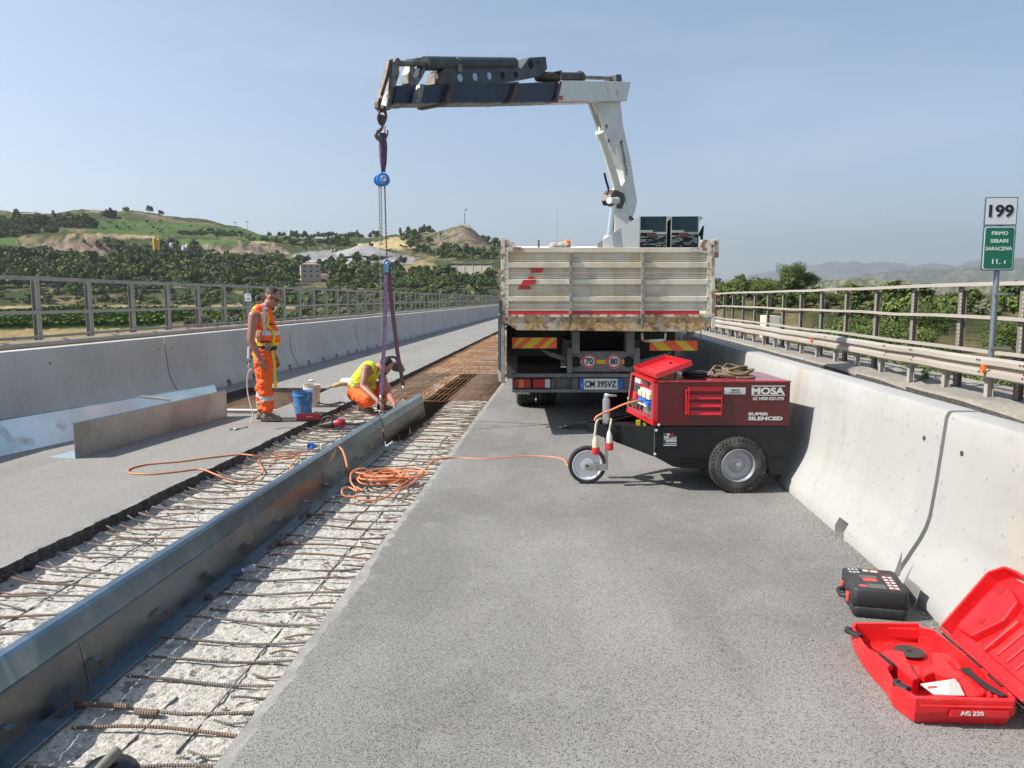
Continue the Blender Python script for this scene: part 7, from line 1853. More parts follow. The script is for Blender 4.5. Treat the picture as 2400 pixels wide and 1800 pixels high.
# ================================================================ CASES
M_CBLK = mat('case_black', (0.022, 0.023, 0.025), 0.6, layers=(('n', 5, .45, .65, (.04, .04, .042), .8), ('n', 40, .62, .74, (.12, .12, .12), .4)), bump=(('n', 70, .12, .002),))
M_CRED = mat('case_red', (0.62, 0.012, 0.016), 0.42, layers=(('n', 6, .5, .7, (.68, .045, .04), .5), ('n', 50, .64, .72, (.70, .16, .13), .35)), bump=(('n', 90, .08, .001),))
def cz(x, y): return 1960 + x * 220 / 2212, 1310 + y * 220 / 2212
# black case: footprint from the photo, height .15
zc1 = .155
P = [G(*cz(400, 690), zc1), G(*cz(1755, 800), zc1), G(*cz(1330, 300), zc1), G(*cz(240, 185), zc1)]     # near-left, near-right, far-right, far-left of the lid
nl, nr = P[0], P[1]; ex = (nr - nl); W_ = ex.length; ex.normalize(); ey = Vector((-ex.y, ex.x, 0)); D_ = (P[3] - P[0]).dot(ey)
ang = math.atan2(ex.y, ex.x)
bc = Thing('tool_case', 'closed black plastic tool case with printed lid, behind the open red case', 'case', (nl.x, nl.y, 0), local=True, rotz=ang)
def case_slab(x0, x1, y0, y1, z0, z1, r, inset=0.0, lean=.0):
    mb = MB(); n = 5; 
    def ring(z, k):
        Q = []
        for cx, cy, a0 in ((x1 - r, y1 - r, 0), (x0 + r, y1 - r, 90), (x0 + r, y0 + r, 180), (x1 - r, y0 + r, 270)):
            for q in range(n + 1): a = math.radians(a0 + 90 * q / n); Q.append((cx + (r - k) * math.cos(a), cy + (r - k) * math.sin(a), z))
        return Q
    R0 = [ring(z0, inset + .006), ring(z0 + .008, inset), ring(z1 - .010, 0), ring(z1 - .003, .004), ring(z1, .012)]
    m = len(R0[0]); vs = [p for r_ in R0 for p in r_]
    fs = [(i * m + k, i * m + (k + 1) % m, (i + 1) * m + (k + 1) % m, (i + 1) * m + k) for i in range(len(R0) - 1) for k in range(m)] + [tuple(range(m))[::-1], tuple((len(R0) - 1) * m + k for k in range(m))]
    return mb.add(vs, fs)
lo = bc.part('bottom_shell', case_slab(0, W_, 0, D_, 0.004, .062, .03, .008), [M_CBLK], angle=50)
li = bc.part('lid', case_slab(0, W_, 0, D_, .066, zc1, .03, 0), [M_CBLK], angle=50)
mb = MB(); mb.bx(.004, W_ - .004, .006, D_ - .006, .060, .068); bc.part('seam', mb, [M_BLKP], parent=lo)
mb = MB()
for k in range(7): mb.bx(.05 + k * .03, .058 + k * .03, -.002, .004, .09, .10)
def sticker(x0, x1, y0, y1, m, name='lid_print', z=zc1 + .0008):
    mb = MB(); mb.bx(x0 * W_, x1 * W_, y0 * D_, y1 * D_, z - .002, z); return bc.part(name, mb, [m], parent=li)
M_STR = mat('print_red', (.50, .07, .05), .6); M_STG = mat('print_grey', (.42, .41, .38), .6); M_STW = mat('print_white', (.66, .64, .60), .6); M_STD = mat('print_dark', (.10, .11, .10), .6)
sticker(.28, .53, .38, .53, M_STR); sticker(.24, .56, .55, .64, M_STD); sticker(.14, .28, .10, .2, M_STR); sticker(.3, .62, .08, .26, M_STD); sticker(.5, .66, .80, .93, M_STR); sticker(.52, .64, .82, .88, M_STW, z=zc1 + .0016)
sticker(.38, .48, .82, .93, M_STG)
for k in range(5):
    for q in range(2): sticker(.67 + q * .10 , .74 + q * .10, .10 + k * .12, .15 + k * .12, M_STW, z=zc1 + .0016)
sticker(.65, .86, .04, .74, mat('print_maroon', (.13, .035, .03), .6))
for k, y in enumerate((.93, .86)):
    for q in range(3): sticker(.10 + q * .07, .15 + q * .07, y - .12, y, M_STG)
for y in (.30, .78):
    mb = MB(); mb.box((-.004, D_ * y, .075), (.016, .036, .05)); bc.part('latch', mb, [M_STR], bev=.006)
mb = MB(); mb.tube(spline([(-.004, D_ * .38, .07), (-.026, D_ * .42, .065), (-.032, D_ * .55, .065), (-.026, D_ * .68, .065), (-.004, D_ * .72, .07)], 6), .012, 8); bc.part('handle', mb, [M_CBLK], smooth=True)
# red grinder case
def rz(x, y): return 1900 + x * 500 / 1382, 1200 + y * 500 / 1382
ZT = .115
def RG(x, y, z=ZT): return G(*rz(x, y), z)
rc = Thing('tool_case', 'open red plastic grinder case marked AG 230, lying against the nearest barrier', 'case', RG(800, 1100, 0))
outer = [RG(*p) for p in ((275, 712), (700, 715), (706, 738), (800, 760), (1000, 915), (1200, 1080), (1332, 1205), (1318, 1222), (680, 1205), (640, 1180), (530, 1100), (480, 1010), (400, 930), (330, 850), (262, 740))]
cen = sum(outer, Vector()) / len(outer)
def loopw(pts, k, z): return [Vector((cen.x + (p.x - cen.x) * k, cen.y + (p.y - cen.y) * k, z)) for p in pts]
L0 = loopw(outer, .93, .006); L1 = loopw(outer, .985, .05); L2 = loopw(outer, 1.0, .055); L3 = loopw(outer, 1.0, ZT - .004); L4 = loopw(outer, .992, ZT); L5 = loopw(outer, .945, ZT); L6 = loopw(outer, .935, .03)
n = len(outer); mb = MB(); vs = [p for L in (L0, L1, L2, L3, L4, L5, L6) for p in L]
mb.add(vs, [(i * n + k, i * n + (k + 1) % n, (i + 1) * n + (k + 1) % n, (i + 1) * n + k) for i in range(6) for k in range(n)] + [tuple(range(n))[::-1], tuple(6 * n + k for k in range(n))])
tr = rc.part('tray', mb, [M_CRED], bev=.009)
# ribs along the near end
ne0, ne1 = RG(700, 1212, ZT), RG(1318, 1224, ZT); dn = (ne1 - ne0).normalized(); nn = Vector((dn.y, -dn.x, 0))
mb = MB(); rot = Matrix((dn, -nn, Vector((0, 0, 1)))).transposed()
c = ne0.lerp(ne1, .64); mb.box(Vector((c.x, c.y, .062)) + nn * .001, (ne1 - ne0).length * .62 * Vector((1, 0, 0)).x and ((ne1 - ne0).length * .60), rot) if False else None
mb.box(Vector((c.x, c.y, .064)) + nn * .002, ((ne1 - ne0).length * .62, .008, .030), rot)
mb.box(Vector((ne0.lerp(ne1, .5).x, ne0.lerp(ne1, .5).y, .092)) + nn * .004, ((ne1 - ne0).length * .96, .008, .006), rot)
rc.part('end_ribs', mb, [M_CRED], parent=tr, bev=.004)
c = ne0.lerp(ne1, .56) + nn * .0075
add_text(rc, tr, 'AG 230', (c.x, c.y, .066), .05, M_PLW, bold=.0012, width=.085, height=.016, rot=rot)
# inner mouldings
def moul(pts, z0, z1, name='moulding', m=None, bev=.006, par=None):
    mb = MB(); mb.prism([RG(x, y, z0) if False else Vector((RG(x, y, z1).x, RG(x, y, z1).y, z0)) for x, y in pts], (0, 0, z1 - z0)); return rc.part(name, mb, [m or M_CRED], parent=par or tr, bev=bev)
moul([(480, 885), (600, 900), (640, 985), (700, 1075), (660, 1085), (560, 1005), (500, 960), (440, 925)], .03, .105)
moul([(780, 905), (905, 915), (985, 1010), (1060, 1090), (950, 1080), (800, 1035), (740, 1060), (700, 1040), (790, 980)], .03, .092)
moul([(950, 1070), (1080, 1085), (1190, 1185), (1010, 1190), (980, 1120)], .03, .09)
moul([(340, 718), (700, 722), (720, 760), (480, 745)], .05, .10)
moul([(380, 880), (450, 920), (540, 985), (500, 1000), (430, 945)], .09, .118, 'handle', M_CRED)
moul([(640, 1000), (700, 990), (735, 1060), (690, 1085)], .03, .075)
moul([(905, 925), (985, 1000), (975, 1010), (940, 1000), (890, 950)], .09, .104)
for k in range(3): moul([(1090 + k * 45, 1140 + k * 20), (1115 + k * 45, 1135 + k * 20), (1135 + k * 45, 1165 + k * 20), (1110 + k * 45, 1170 + k * 20)], .085, .108)
mb = MB(); mb.prism([RG(x, y, .1195) for x, y in ((432, 902), (470, 925), (548, 985), (520, 992), (448, 930))], (0, 0, -.004)); rc.part('handle_hole', mb, [M_HOLE], parent=tr)
mb = MB(); c0 = RG(640, 905, .045); mb.cyl(c0, c0 + Vector((0, 0, .004)), .062, seg=36); disc = Thing('cutting_disc', 'dark round cutting disc lying in the open red case', 'disc', c0); disc.part('disc', mb, [mat('disc_dark', (.045, .038, .035), .8)])
mb = MB(); mb.cyl(c0 + Vector((0, 0, .0035)), c0 + Vector((0, 0, .0048)), .012, seg=16); disc.part('centre_hole', mb, [M_HOLE])
mb = MB(); mb.prism([RG(x, y, .1) for x, y in ((712, 1118), (930, 1085), (960, 1115), (998, 1192), (800, 1185))], (0, 0, .003)); bk = Thing('manual', 'white instruction booklet with a grey corner in the open red case', 'booklet', RG(850, 1150, .1)); bk.part('pages', mb, [M_STW])
mb = MB(); mb.prism([RG(x, y, .1036) for x, y in ((893, 1090), (930, 1085), (960, 1115), (996, 1190), (893, 1188))], (0, 0, .001)); bk.part('grey_corner', mb, [M_STG])
mb = MB(); mb.prism([RG(x, y, .1036) for x, y in ((755, 1132), (818, 1126), (818, 1140), (760, 1145))], (0, 0, .001)); bk.part('red_mark', mb, [M_STR])
mb = MB(); mb.prism([RG(x, y, .10) for x, y in ((965, 1025), (1030, 1015), (1060, 1060), (1160, 1130), (1275, 1200), (1240, 1200), (1150, 1160), (1080, 1110), (1020, 1060))], (0, 0, .008)); solo('pin_wrench', mb, [M_BLKP], 'flat black spanner lying in the open red case', 'spanner', bev=.002)
for (x, y) in ((262, 775), (575, 1118)):
    a = RG(x - 22, y - 12, .112); b = RG(x + 60, y + 34, .114)
    mb = MB(); mb.tube([a, b], [.016, .018], 8, flat=.7); mb.tube([a - (b - a) * .06, a + (b - a) * .22], .017, 8); rc.part('latch', mb, [M_BLKP], bev=.002)
# hinge and lid leaning on the barrier
h0_, h1_ = RG(812, 740, ZT), RG(1345, 1215, ZT)
hd = (h1_ - h0_).normalized(); hn = Vector((hd.y, -hd.x, 0))
if hn.x < 0: hn = -hn
def LP(u, w, d=0):
    """u along the hinge (0 far, 1 near), w up the lid in metres"""
    up2 = (hn * math.cos(math.radians(48)) + Vector((0, 0, 1)) * math.sin(math.radians(48)))
    nrm = hd.cross(up2).normalized()
    if nrm.x > 0: nrm = -nrm
    return h0_ + (h1_ - h0_) * u + up2 * w + nrm * d + hn * .012
LH = .40
out = [(0, .0), (.0, .01), (-.08, .33), (.0, LH - .01), (.12, LH), (.88, LH), (1.0, LH - .03), (1.02, .1), (1.0, 0)]
mb = MB(); mb.prism([LP(u, w, -.075) for u, w in out], (LP(0, 0, 0) - LP(0, 0, -.010))); lid2 = rc.part('lid', mb, [M_CRED], bev=.003)
mb = MB(); nrm_ = LP(0, 0, 1) - LP(0, 0, 0)
for k in range(len(out)):
    A, B = out[k], out[(k + 1) % len(out)]; a = LP(*A, -.068); b = LP(*B, -.068); d = (b - a)
    if d.length < .02: continue
    s_ = nrm_.cross(d.normalized()).normalized() * .006; mb.prism([a - s_, a + s_, a + s_ + nrm_ * .065, a - s_ + nrm_ * .065], d)
rc.part('lid_rim', mb, [M_CRED], parent=lid2, bev=.003)
def lidm(uw, d0, d1, m=None, name='lid_moulding'):
    mb = MB(); mb.prism([LP(u, w, d0) for u, w in uw], nrm_ * (d1 - d0)); return rc.part(name, mb, [m or M_CRED], parent=lid2, bev=.006)
lidm([(.06, .05), (.02, .26), (.14, .33), (.30, .30), (.34, .20), (.24, .06)], -.066, -.028)
lidm([(.44, .05), (.50, .18), (.62, .26), (.90, .26), (.94, .05)], -.066, -.036)
lidm([(.30, .33), (.5, .30), (.7, .31), (.7, .375), (.3, .375)], -.066, -.02)
lidm([(.40, .27), (.44, .30), (.60, .29), (.86, .30), (.93, .36), (.93, .39), (.74, .39), (.72, .31), (.45, .315)], -.066, -.030)
for k in range(4): lidm([(.50 + k * .10, .07), (.54 + k * .10, .07), (.555 + k * .10, .22), (.515 + k * .10, .22)], -.036, -.028)
lidm([(.36, .05), (.40, .05), (.42, .24), (.38, .24)], -.066, -.04)
for u, w, r in ((.10, .30, .022), (.20, .14, .02), (.64, .34, .016)):
    mb = MB(); c = LP(u, w, -.027 if w < .31 else -.018); mb.cyl(c, c + nrm_ * .0015, r, seg=18); rc.part('recess_shade_disc', mb, [mat('case_red_shaded', (.32, .006, .01), .5)], parent=lid2)  # flat discs, the recess shade put into a darker red
mb = MB()
for u0, u1 in ((.12, .36), (.45, .62), (.70, .86)): a = LP(u0, .0, -.0); b = LP(u1, .0, -.0); mb.tube([a - hn * .02, b - hn * .02], .005, 6)
rc.part('hinge', mb, [M_HOLE])
# grey angle bracket by the barrier foot, beside the black case
p = G(2118, 1392, .0)
br = Thing('steel_bracket', 'grey steel angle bracket leaning at the barrier joint behind the black case', 'bracket', G(2140, 1400, 0))
def B_(x, y, z=.0): return G(*cz(x, y), z)
a, b = B_(1640, 420, .13), B_(1980, 690, .13)
mb = MB(); mb.prism([a, b, b + Vector((-.03, -.015, -.09)), a + Vector((-.035, -.01, -.09))], (.004, 0, .002)); br.part('plate', mb, [M_ZINCD], bev=.001)
a = B_(1500, 400, .10); mb = MB(); mb.prism([a, a + Vector((-.04, .0, -.02)), a + Vector((.012, .02, .13))], (.004, .004, 0)); br.part('fin', mb, [M_ZINCD])
mb = MB(); c = B_(1830, 760, .06); mb.ell(c, (.03, .02, .018)); mb.ell(c + Vector((-.03, .01, .0)), (.02, .02, .015)); br.part('clip', mb, [M_BLKP], smooth=True)
# ================================================================ BUCKETS AND LITTLE THINGS BY THE WORKERS
def bucket(p, r, h, m, lab, dirt=None, handle=True):
    t = Thing('bucket', lab, 'bucket', p)
    mb = MB(); mb.lathe([(0, .004), (r * .82, .004), (r * .84, .0), (r * .97, h * .78), (r * 1.03, h * .79), (r * 1.03, h * .86), (r * .98, h * .87), (r, h * .98), (r * 1.02, h), (r * .95, h), (r * .93, h * .9), (r * .8, h * .35), (0, h * .35)], p, seg=30); b = t.part('shell', mb, [m], angle=40)
    if handle: mb = MB(); mb.tube(spline([p + Vector((-r * 1.02, 0, h * .84)), p + Vector((-r * .8, -r * .8, h * .45)), p + Vector((0, -r * 1.1, h * .30)), p + Vector((r * .8, -r * .8, h * .45)), p + Vector((r * 1.02, 0, h * .84))], 6), .004, 6); t.part('handle', mb, [M_BLKP])
    return t
M_BKB = mat('bucket_blue', (0.05, 0.19, 0.42), 0.45, layers=(('n', 7, .5, .62, (.14, .27, .42), .7), ('n', 18, .58, .66, (.4, .42, .42), .5)))
M_BKW = mat('bucket_white', (0.62, 0.60, 0.54), 0.5, layers=(('n', 9, .5, .6, (.45, .16, .13), .6), ('n', 14, .5, .62, (.4, .38, .32), .5)))
bucket(G(704, 973) + Vector((0, .12, 0)), .135, .32, M_BKB, 'blue plastic bucket with a dusty rim beside the standing worker')
bucket(G(727, 955) + Vector((0, .1, 0)), .125, .33, M_BKW, 'dirty white bucket half hidden behind the blue one', handle=False)
a = G(692, 987); b = G(748, 985)
mb = MB(); c = (a + b) / 2; ang_ = math.atan2(b.y - a.y, b.x - a.x); rt = Matrix.Rotation(ang_ + .03, 3, 'Z')
t = Thing('red_box', 'long narrow red box lying in front of the blue bucket', 'box', c)
mb = MB(); mb.box(c + Vector((.0, .05, .048)), (.31, .09, .085), rt); q = t.part('box', mb, [mat('box_red', (.42, .03, .04), .5)], bev=.006)
mb = MB(); mb.box(c + rt @ Vector((-.157, .0, 0)) + Vector((0, .05, .048)), (.010, .086, .08), rt); t.part('white_end', mb, [M_STW])
mb = MB(); mb.box(c + rt @ Vector((.03, .003, .0)) + Vector((0, 0, .052)), (.08, .003, .008), rt); t.part('white_print', mb, [M_STW], parent=q)
def Q2(x, y): return 560 + x * 320 / 2212, 900 + y * 320 / 2212
p = G(*Q2(1560, 740), -.09)
t = Thing('power_tool', 'red and black power tool lying in the joint bed below the red box', 'power tool', p)
mb = MB(); mb.tube([p + Vector((-.02, .02, .075)), p + Vector((.03, .02, .08)), p + Vector((.10, .02, .08)), p + Vector((.12, .02, .078))], [.045, .062, .064, .045], 14); t.part('motor', mb, [mat('tool_red', (.26, .012, .02), .45)], angle=50)
mb = MB(); mb.tube([p + Vector((-.20, .02, .05)), p + Vector((-.10, .02, .06)), p + Vector((-.03, .02, .07))], [.03, .045, .06], 12); t.part('gear_head', mb, [M_BLKP], angle=50)
mb = MB(); mb.tube(spline([p + Vector((-.18, .0, .06)), p + Vector((-.16, .02, .15)), p + Vector((-.05, .02, .17)), p + Vector((.0, .02, .12))], 5), .012, 8); t.part('handle', mb, [M_BLKP])
mb = MB(); mb.tube(spline([p + Vector((.12, .02, .08)), p + Vector((.25, .06, .06)), p + Vector((.4, .1, .09)), p + Vector((.48, .02, .03)), p + Vector((.45, -.12, .02))], 6), .008, 6); t.part('lead', mb, [M_BLKP])
def spanner(pts, z, r, lab, m=None, name='hand_tool', cat='tool'):
    mb = MB(); mb.tube(spline([G(x, y, z) for x, y in pts], 5), r, 7, flat=.6); return solo(name, mb, [m or M_DKST], lab, cat, smooth=True)
spanner([(776, 948), (790, 944), (800, 942), (808, 944)], .018, .016, 'black pry tool on the lane edge left of the crouching worker', M_BLKP)
spanner([(646, 1005), (660, 1003), (676, 1002), (690, 1001)], .008, .006, 'small yellowish strap scrap on the lane in front of the standing worker', M_DRYW)
spanner([(738, 965), (760, 968), (790, 966)], .012, .008, 'thin black lead beside the white bucket', M_BLKP)
mb = MB(); c = G(542, 1008); mb.ring(c + Vector((0, .02, .01)), .035, .008, (0, 0, 1), 14, 6, 1.4, .8); mb.tube([c + Vector((.03, 0, .012)), c + Vector((.09, .02, .014))], .011, 8); solo('snap_hook', mb, [M_ZINCD], 'steel snap hook on the lane at the end of the grey lanyard', 'hook', smooth=True)
mb = MB(); mb.ell(G(730, 894) + Vector((0, 0, .02)), (.06, .04, .02)); solo('cloth_scrap', mb, [M_STW], 'small white scrap on the left lane behind the buckets', 'scrap', smooth=True)
# white sheet behind the crouching worker
mb = MB(); mb.prism([G(800, 890), G(838, 888), G(842, 906), G(792, 905)], (0, 0, .03)); solo('white_board', mb, [M_STW], 'flat white board lying behind the crouching worker', 'board', bev=.004)
# blue industrial plugs
def ceeplug(p, ang_, m1, m2, lab, s=1.0):
    t = Thing('cable_plug', lab, 'plug', p, local=True, rotz=ang_)
    mb = MB(); mb.lathe([(0, -.06), (.022, -.055), (.026, -.01), (.033, 0), (.034, .04), (.03, .045), (.026, .03), (0, .03)], (0, 0, .035), (0, 1, .15), 18); t.part('collar', mb, [m1], angle=45)
    mb = MB(); mb.lathe([(0, -.14), (.012, -.14), (.018, -.11), (.025, -.06), (0, -.06)], (0, 0, .034), (0, 1, .15), 14); t.part('grip', mb, [m2], angle=45)
    t.e.scale = (s, s, s); return t
ceeplug(G(*Q2(1185, 1060), -.085), 2.9, M_SBLUE, M_PWH, 'left of two blue-and-white plugs on the bed behind the profile', 1.1)
ceeplug(G(*Q2(1375, 1065), -.085), 3.5, M_PWH, M_PAN, 'right of two blue-and-white plugs, its round white mouth facing the camera', 1.15)
ceeplug(G(586, 1345, -.085), -1.15, mat('plug_grey', (.25, .28, .30), .5), mat('plug_blue_dull', (.05, .08, .18), .5), 'grey and blue plug lying at the foot of the long steel profile', .8)
# ---- orange cables
def cable(pts, r, lab, m=None, name='power_cable'):
    mb = MB(); mb.tube(spline(pts, 8), r, 8); return solo(name, mb, [m or M_ORC], lab, 'cable', smooth=True)
def g(x, y, z=.008): return G(x, y, z)
def z4(x, y): return x * .4823, 1000 + y * .4823
zb = -.085
cable([g(*Q2(1140, 1075), zb), g(700, 1062, zb), g(664, 1064, zb + .01), g(640, 1064, zb + .02), g(600, 1068, .01), g(560, 1065, .01), g(480, 1074), g(420, 1082), g(350, 1088), g(312, 1096), g(300, 1104), g(312, 1110), g(360, 1111), g(420, 1105), g(470, 1100), g(505, 1112, .01), g(540, 1126, -.04), g(575, 1131, zb), g(606, 1116, zb), g(617, 1102, zb), g(606, 1085, zb), g(612, 1076, zb), g(660, 1070, zb)], .0085, 'thin orange cable looping over the left lane and back into the bed')
cable([g(640, 1078, zb), g(680, 1072, zb + .02), g(700, 1066, zb + .02), g(690, 1082, zb), g(680, 1095, zb + .01), g(690, 1103, zb), g(712, 1100, zb), g(730, 1086, zb)], .0085, 'orange cable in a small loop on the bed near the blue plugs')
cable([g(*Q2(1430, 1060), zb + .03), onX(772, 1052, -2.24), onX(785, 1046, -2.17), onX(800, 1052, -2.10), onX(808, 1070, -2.04), onX(814, 1095, -1.98), G(818, 1118, -.05), G(826, 1135, -.08), G(850, 1150, -.08)], .010, 'orange cable arching over the top of the long profile down to the coil')
cp = random.Random(31)
mb = MB(); c0 = G(892, 1130, -.07)
for k in range(11):
    aw, al = cp.uniform(.07, .20), cp.uniform(.10, .34); ox, oy = cp.uniform(-.04, .12), cp.uniform(-.06, .10); ph = cp.uniform(0, 6); tl = cp.uniform(-.35, .35)
    pts = []
    for q in range(12):
        t_ = 2 * PI * q / 12; u, w = al * math.cos(t_), aw * math.sin(t_) * (1 + .3 * math.sin(2 * t_ + ph))
        pts.append(c0 + Vector((ox + u * math.cos(tl) - w * math.sin(tl), oy + u * math.sin(tl) + w * math.cos(tl), .008 + k * .006 + .015 * math.sin(2 * t_ + ph))))
    mb.tube(spline(pts, 5, True) + [spline(pts, 5, True)[0]], .0085, 7)
mb.tube(spline([G(838, 1150, -.02), G(822, 1128, .03), G(826, 1106, .07), G(850, 1098, .09), G(872, 1108, .05), G(882, 1122, .0)], 6), .0085, 7)
mb.tube(spline([G(836, 1165, -.05), G(806, 1162, -.04), G(802, 1148, .0), G(815, 1142, .0), G(838, 1152, -.02)], 6), .0085, 7)
mb.tube(spline([G(838, 1150, -.04), G(836, 1168, -.06), G(870, 1173, -.07), G(905, 1165, -.06), G(935, 1142, -.05), G(960, 1125, -.05), G(980, 1112, -.03)], 6), .0085, 7)
solo('cable_coil', mb, [M_ORC], 'tangled heap of orange cable on the right strip of the joint bed', 'cable', smooth=True)
cable([G(930, 1150, -.05), G(970, 1130, -.04), G(998, 1098, -.01), G(1012, 1083, .01), G(1035, 1075, .012), G(1075, 1073), G(1130, 1076), G(1190, 1072), G(1240, 1069), G(1290, 1071), G(1320, 1077), G(1330, 1090), G(1345, 1101), G(1362, 1100), G(1400, 1096)], .0095, 'orange cable lying across the asphalt from the coil to the jockey wheel')
# black grinder guard with a tube at the very bottom of the picture
c = G(277, 1782, -.02)
t = Thing('grinder_guard', 'black domed tool guard with a greenish tube handle at the bottom edge of the picture', 'tool', c)
mb = MB(); mb.lathe([(0, .085), (.05, .078), (.09, .055), (.112, .02), (.118, 0), (.110, .0), (.085, .045), (.045, .068), (0, .072)], c + Vector((-.005, -.05, -.06)), (.25, -.1, 1), 36); t.part('dome', mb, [mat('gloss_black', (.012, .012, .014), .25)], angle=50)
mb = MB(); mb.tube([c + Vector((-.02, -.15, .01)), c + Vector((.0, -.08, .035)), c + Vector((.018, -.025, .055))], [.018, .019, .021], 14, cap=False); mb.tube([c + Vector((.0, -.08, .035)), c + Vector((.018, -.025, .055))], [.013, .013], 12); t.part('tube_handle', mb, [mat('olive_tube', (.16, .16, .12), .5, .2)], angle=50)
mb = MB(); e_ = c + Vector((.018, -.025, .055)); mb.cyl(e_ + Vector((-.001, -.003, -.001)), e_ + Vector((.0015, .0025, .002)), .0135, seg=14); t.part('tube_mouth', mb, [M_HOLE])
# black tool with a loop handle standing behind the crouching worker
hb = wv(G(925, 873)).y
def cb(x, y): return 800 + x * 200 / 1746, 820 + y * 200 / 1746
hb = 12.6
t = Thing('loop_handle_case', 'black padded plastic case with a large loop handle behind the crouching worker', 'case', V(*cb(1100, 440), hb), view=True)
mb = MB(); mb.prism([V(*cb(x, y), hb) for x, y in ((960, 300), (1010, 270), (1160, 255), (1215, 320), (1280, 455), (1225, 460), (1060, 440), (1000, 380))], (0, .25, 0)); t.part('body', mb, [M_BLKP], bev=.02)
mb = MB(); mb.tube(spline([V(*cb(x, y), hb + .1) for x, y in ((975, 320), (955, 230), (950, 160), (1000, 145), (1080, 150), (1130, 190), (1160, 260), (1175, 300))], 5), .022, 9); t.part('loop_handle', mb, [M_BLKP], smooth=True)

# grit and crumbs on the asphalt
rq = random.Random(77); mb = MB()
for k in range(900):
    if k < 520: y = rq.uniform(2.6, 9.0); x = 1.86 - abs(rq.gauss(0, .07)); s_ = rq.uniform(.003, .009)
    else: y = 2.2 + 7 * rq.random() ** 1.6; x = rq.uniform(-1.1, 1.8); s_ = rq.uniform(.002, .0055)
    if k % 40 == 0: s_ *= 1.9
    mb.ell((x, y, s_ * .4), (s_, s_ * rq.uniform(.6, 1), s_ * .6), Matrix.Rotation(rq.uniform(0, 3), 3, 'Z'), 5, 3)
solo('grit', mb, [mat('grit_grey', (.30, .28, .25), .95)], kind='stuff', label='loose grit scattered on the asphalt and along the foot of the right barriers', org=(0, 0, 0))
mb = MB()
for k in range(700):
    y = 1.6 + 9 * rq.random() ** 1.4; x = rq.choice((rq.uniform(-3.35, -2.3), rq.uniform(-2.0, -1.2))); s_ = rq.uniform(.004, .016)
    mb.ell((x, y, -.108 + s_ * .3), (s_, s_ * rq.uniform(.5, 1), s_ * .6), Matrix.Rotation(rq.uniform(0, 3), 3, 'Z'), 5, 3)
solo('concrete_rubble', mb, [M_CHIP], kind='stuff', label='loose crumbs of broken concrete lying in the joint bed', org=(0, 0, 0))
# ================================================================ PEOPLE
def remesh(mb, vox, smooth=3, fold=None):
    """weld overlapping tapered forms into one continuous skin"""
    me = mb.mesh('tmp', [])
    o = bpy.data.objects.new('tmp', me); COL.objects.link(o)
    r = o.modifiers.new('r', 'REMESH'); r.mode = 'VOXEL'; r.voxel_size = vox
    s_ = o.modifiers.new('s', 'SMOOTH'); s_.factor = .5; s_.iterations = smooth
    dg = bpy.context.evaluated_depsgraph_get(); dg.update()
    out = bpy.data.meshes.new_from_object(o.evaluated_get(dg))
    bpy.data.objects.remove(o); bpy.data.meshes.remove(me)
    if fold:
        ns_ = [v.normal.copy() for v in out.vertices]
        for v, n_ in zip(out.vertices, ns_): v.co += n_ * fold(v.co)
    out.polygons.foreach_set('use_smooth', [True] * len(out.polygons))
    out.materials.clear()
    return out
def cap(mb, a, b, ra, rb_, flat=1.0, n=4):
    """tapered limb piece with round ends"""
    a = Vector(a); b = Vector(b); d = b - a; L = d.length; d.normalize()
    pts = [a - d * ra * .8, a - d * ra * .45] + [a.lerp(b, k / n) for k in range(n + 1)] + [b + d * rb_ * .45, b + d * rb_ * .8]
    rr = [ra * .35, ra * .85] + [ra + (rb_ - ra) * k / n for k in range(n + 1)] + [rb_ * .85, rb_ * .35]
    mb.tube(pts, rr, 12, flat=flat)
def limb(mb, pts, rs):
    for k in range(len(pts) - 1): cap(mb, pts[k], pts[k + 1], rs[k], rs[k + 1])
def frame(fwd, up):
    f = Vector(fwd).normalized(); u = Vector(up); u = (u - f * u.dot(f)).normalized(); l = u.cross(f)
    return Matrix((f, l, u)).transposed()
def head(mb, c, fwd, up, s=1.0):
    R = frame(fwd, up); c = Vector(c)
    def E(p, r): mb.ell(c + R @ (Vector(p) * s), [q * s for q in r], R, 14, 10)
    E((-.012, 0, .035), (.098, .078, .088)); E((.02, 0, -.02), (.078, .066, .085)); E((.038, 0, -.078), (.05, .048, .038)); E((.058, 0, -.092), (.028, .03, .022))
    mb.add([c + R @ (Vector(p) * s) for p in ((.088, 0, .018), (.083, -.014, -.03), (.083, .014, -.03), (.121, 0, -.028), (.095, 0, -.04), (.06, -.02, -.02), (.06, .02, -.02), (.06, 0, .03))], [(0, 1, 3), (0, 3, 2), (1, 4, 3), (3, 4, 2), (0, 7, 5, 1), (0, 2, 6, 7), (1, 5, 4), (2, 4, 6), (5, 7, 6), (4, 5, 6)])
    E((.083, 0, .028), (.018, .05, .012)); E((.088, 0, -.058), (.016, .026, .008)); E((.085, 0, -.070), (.015, .022, .008))
    for q in (1, -1): E((-.005, q * .080, -.005), (.018, .010, .032)); E((.066, q * .030, -.028), (.018, .02, .018))
    return R
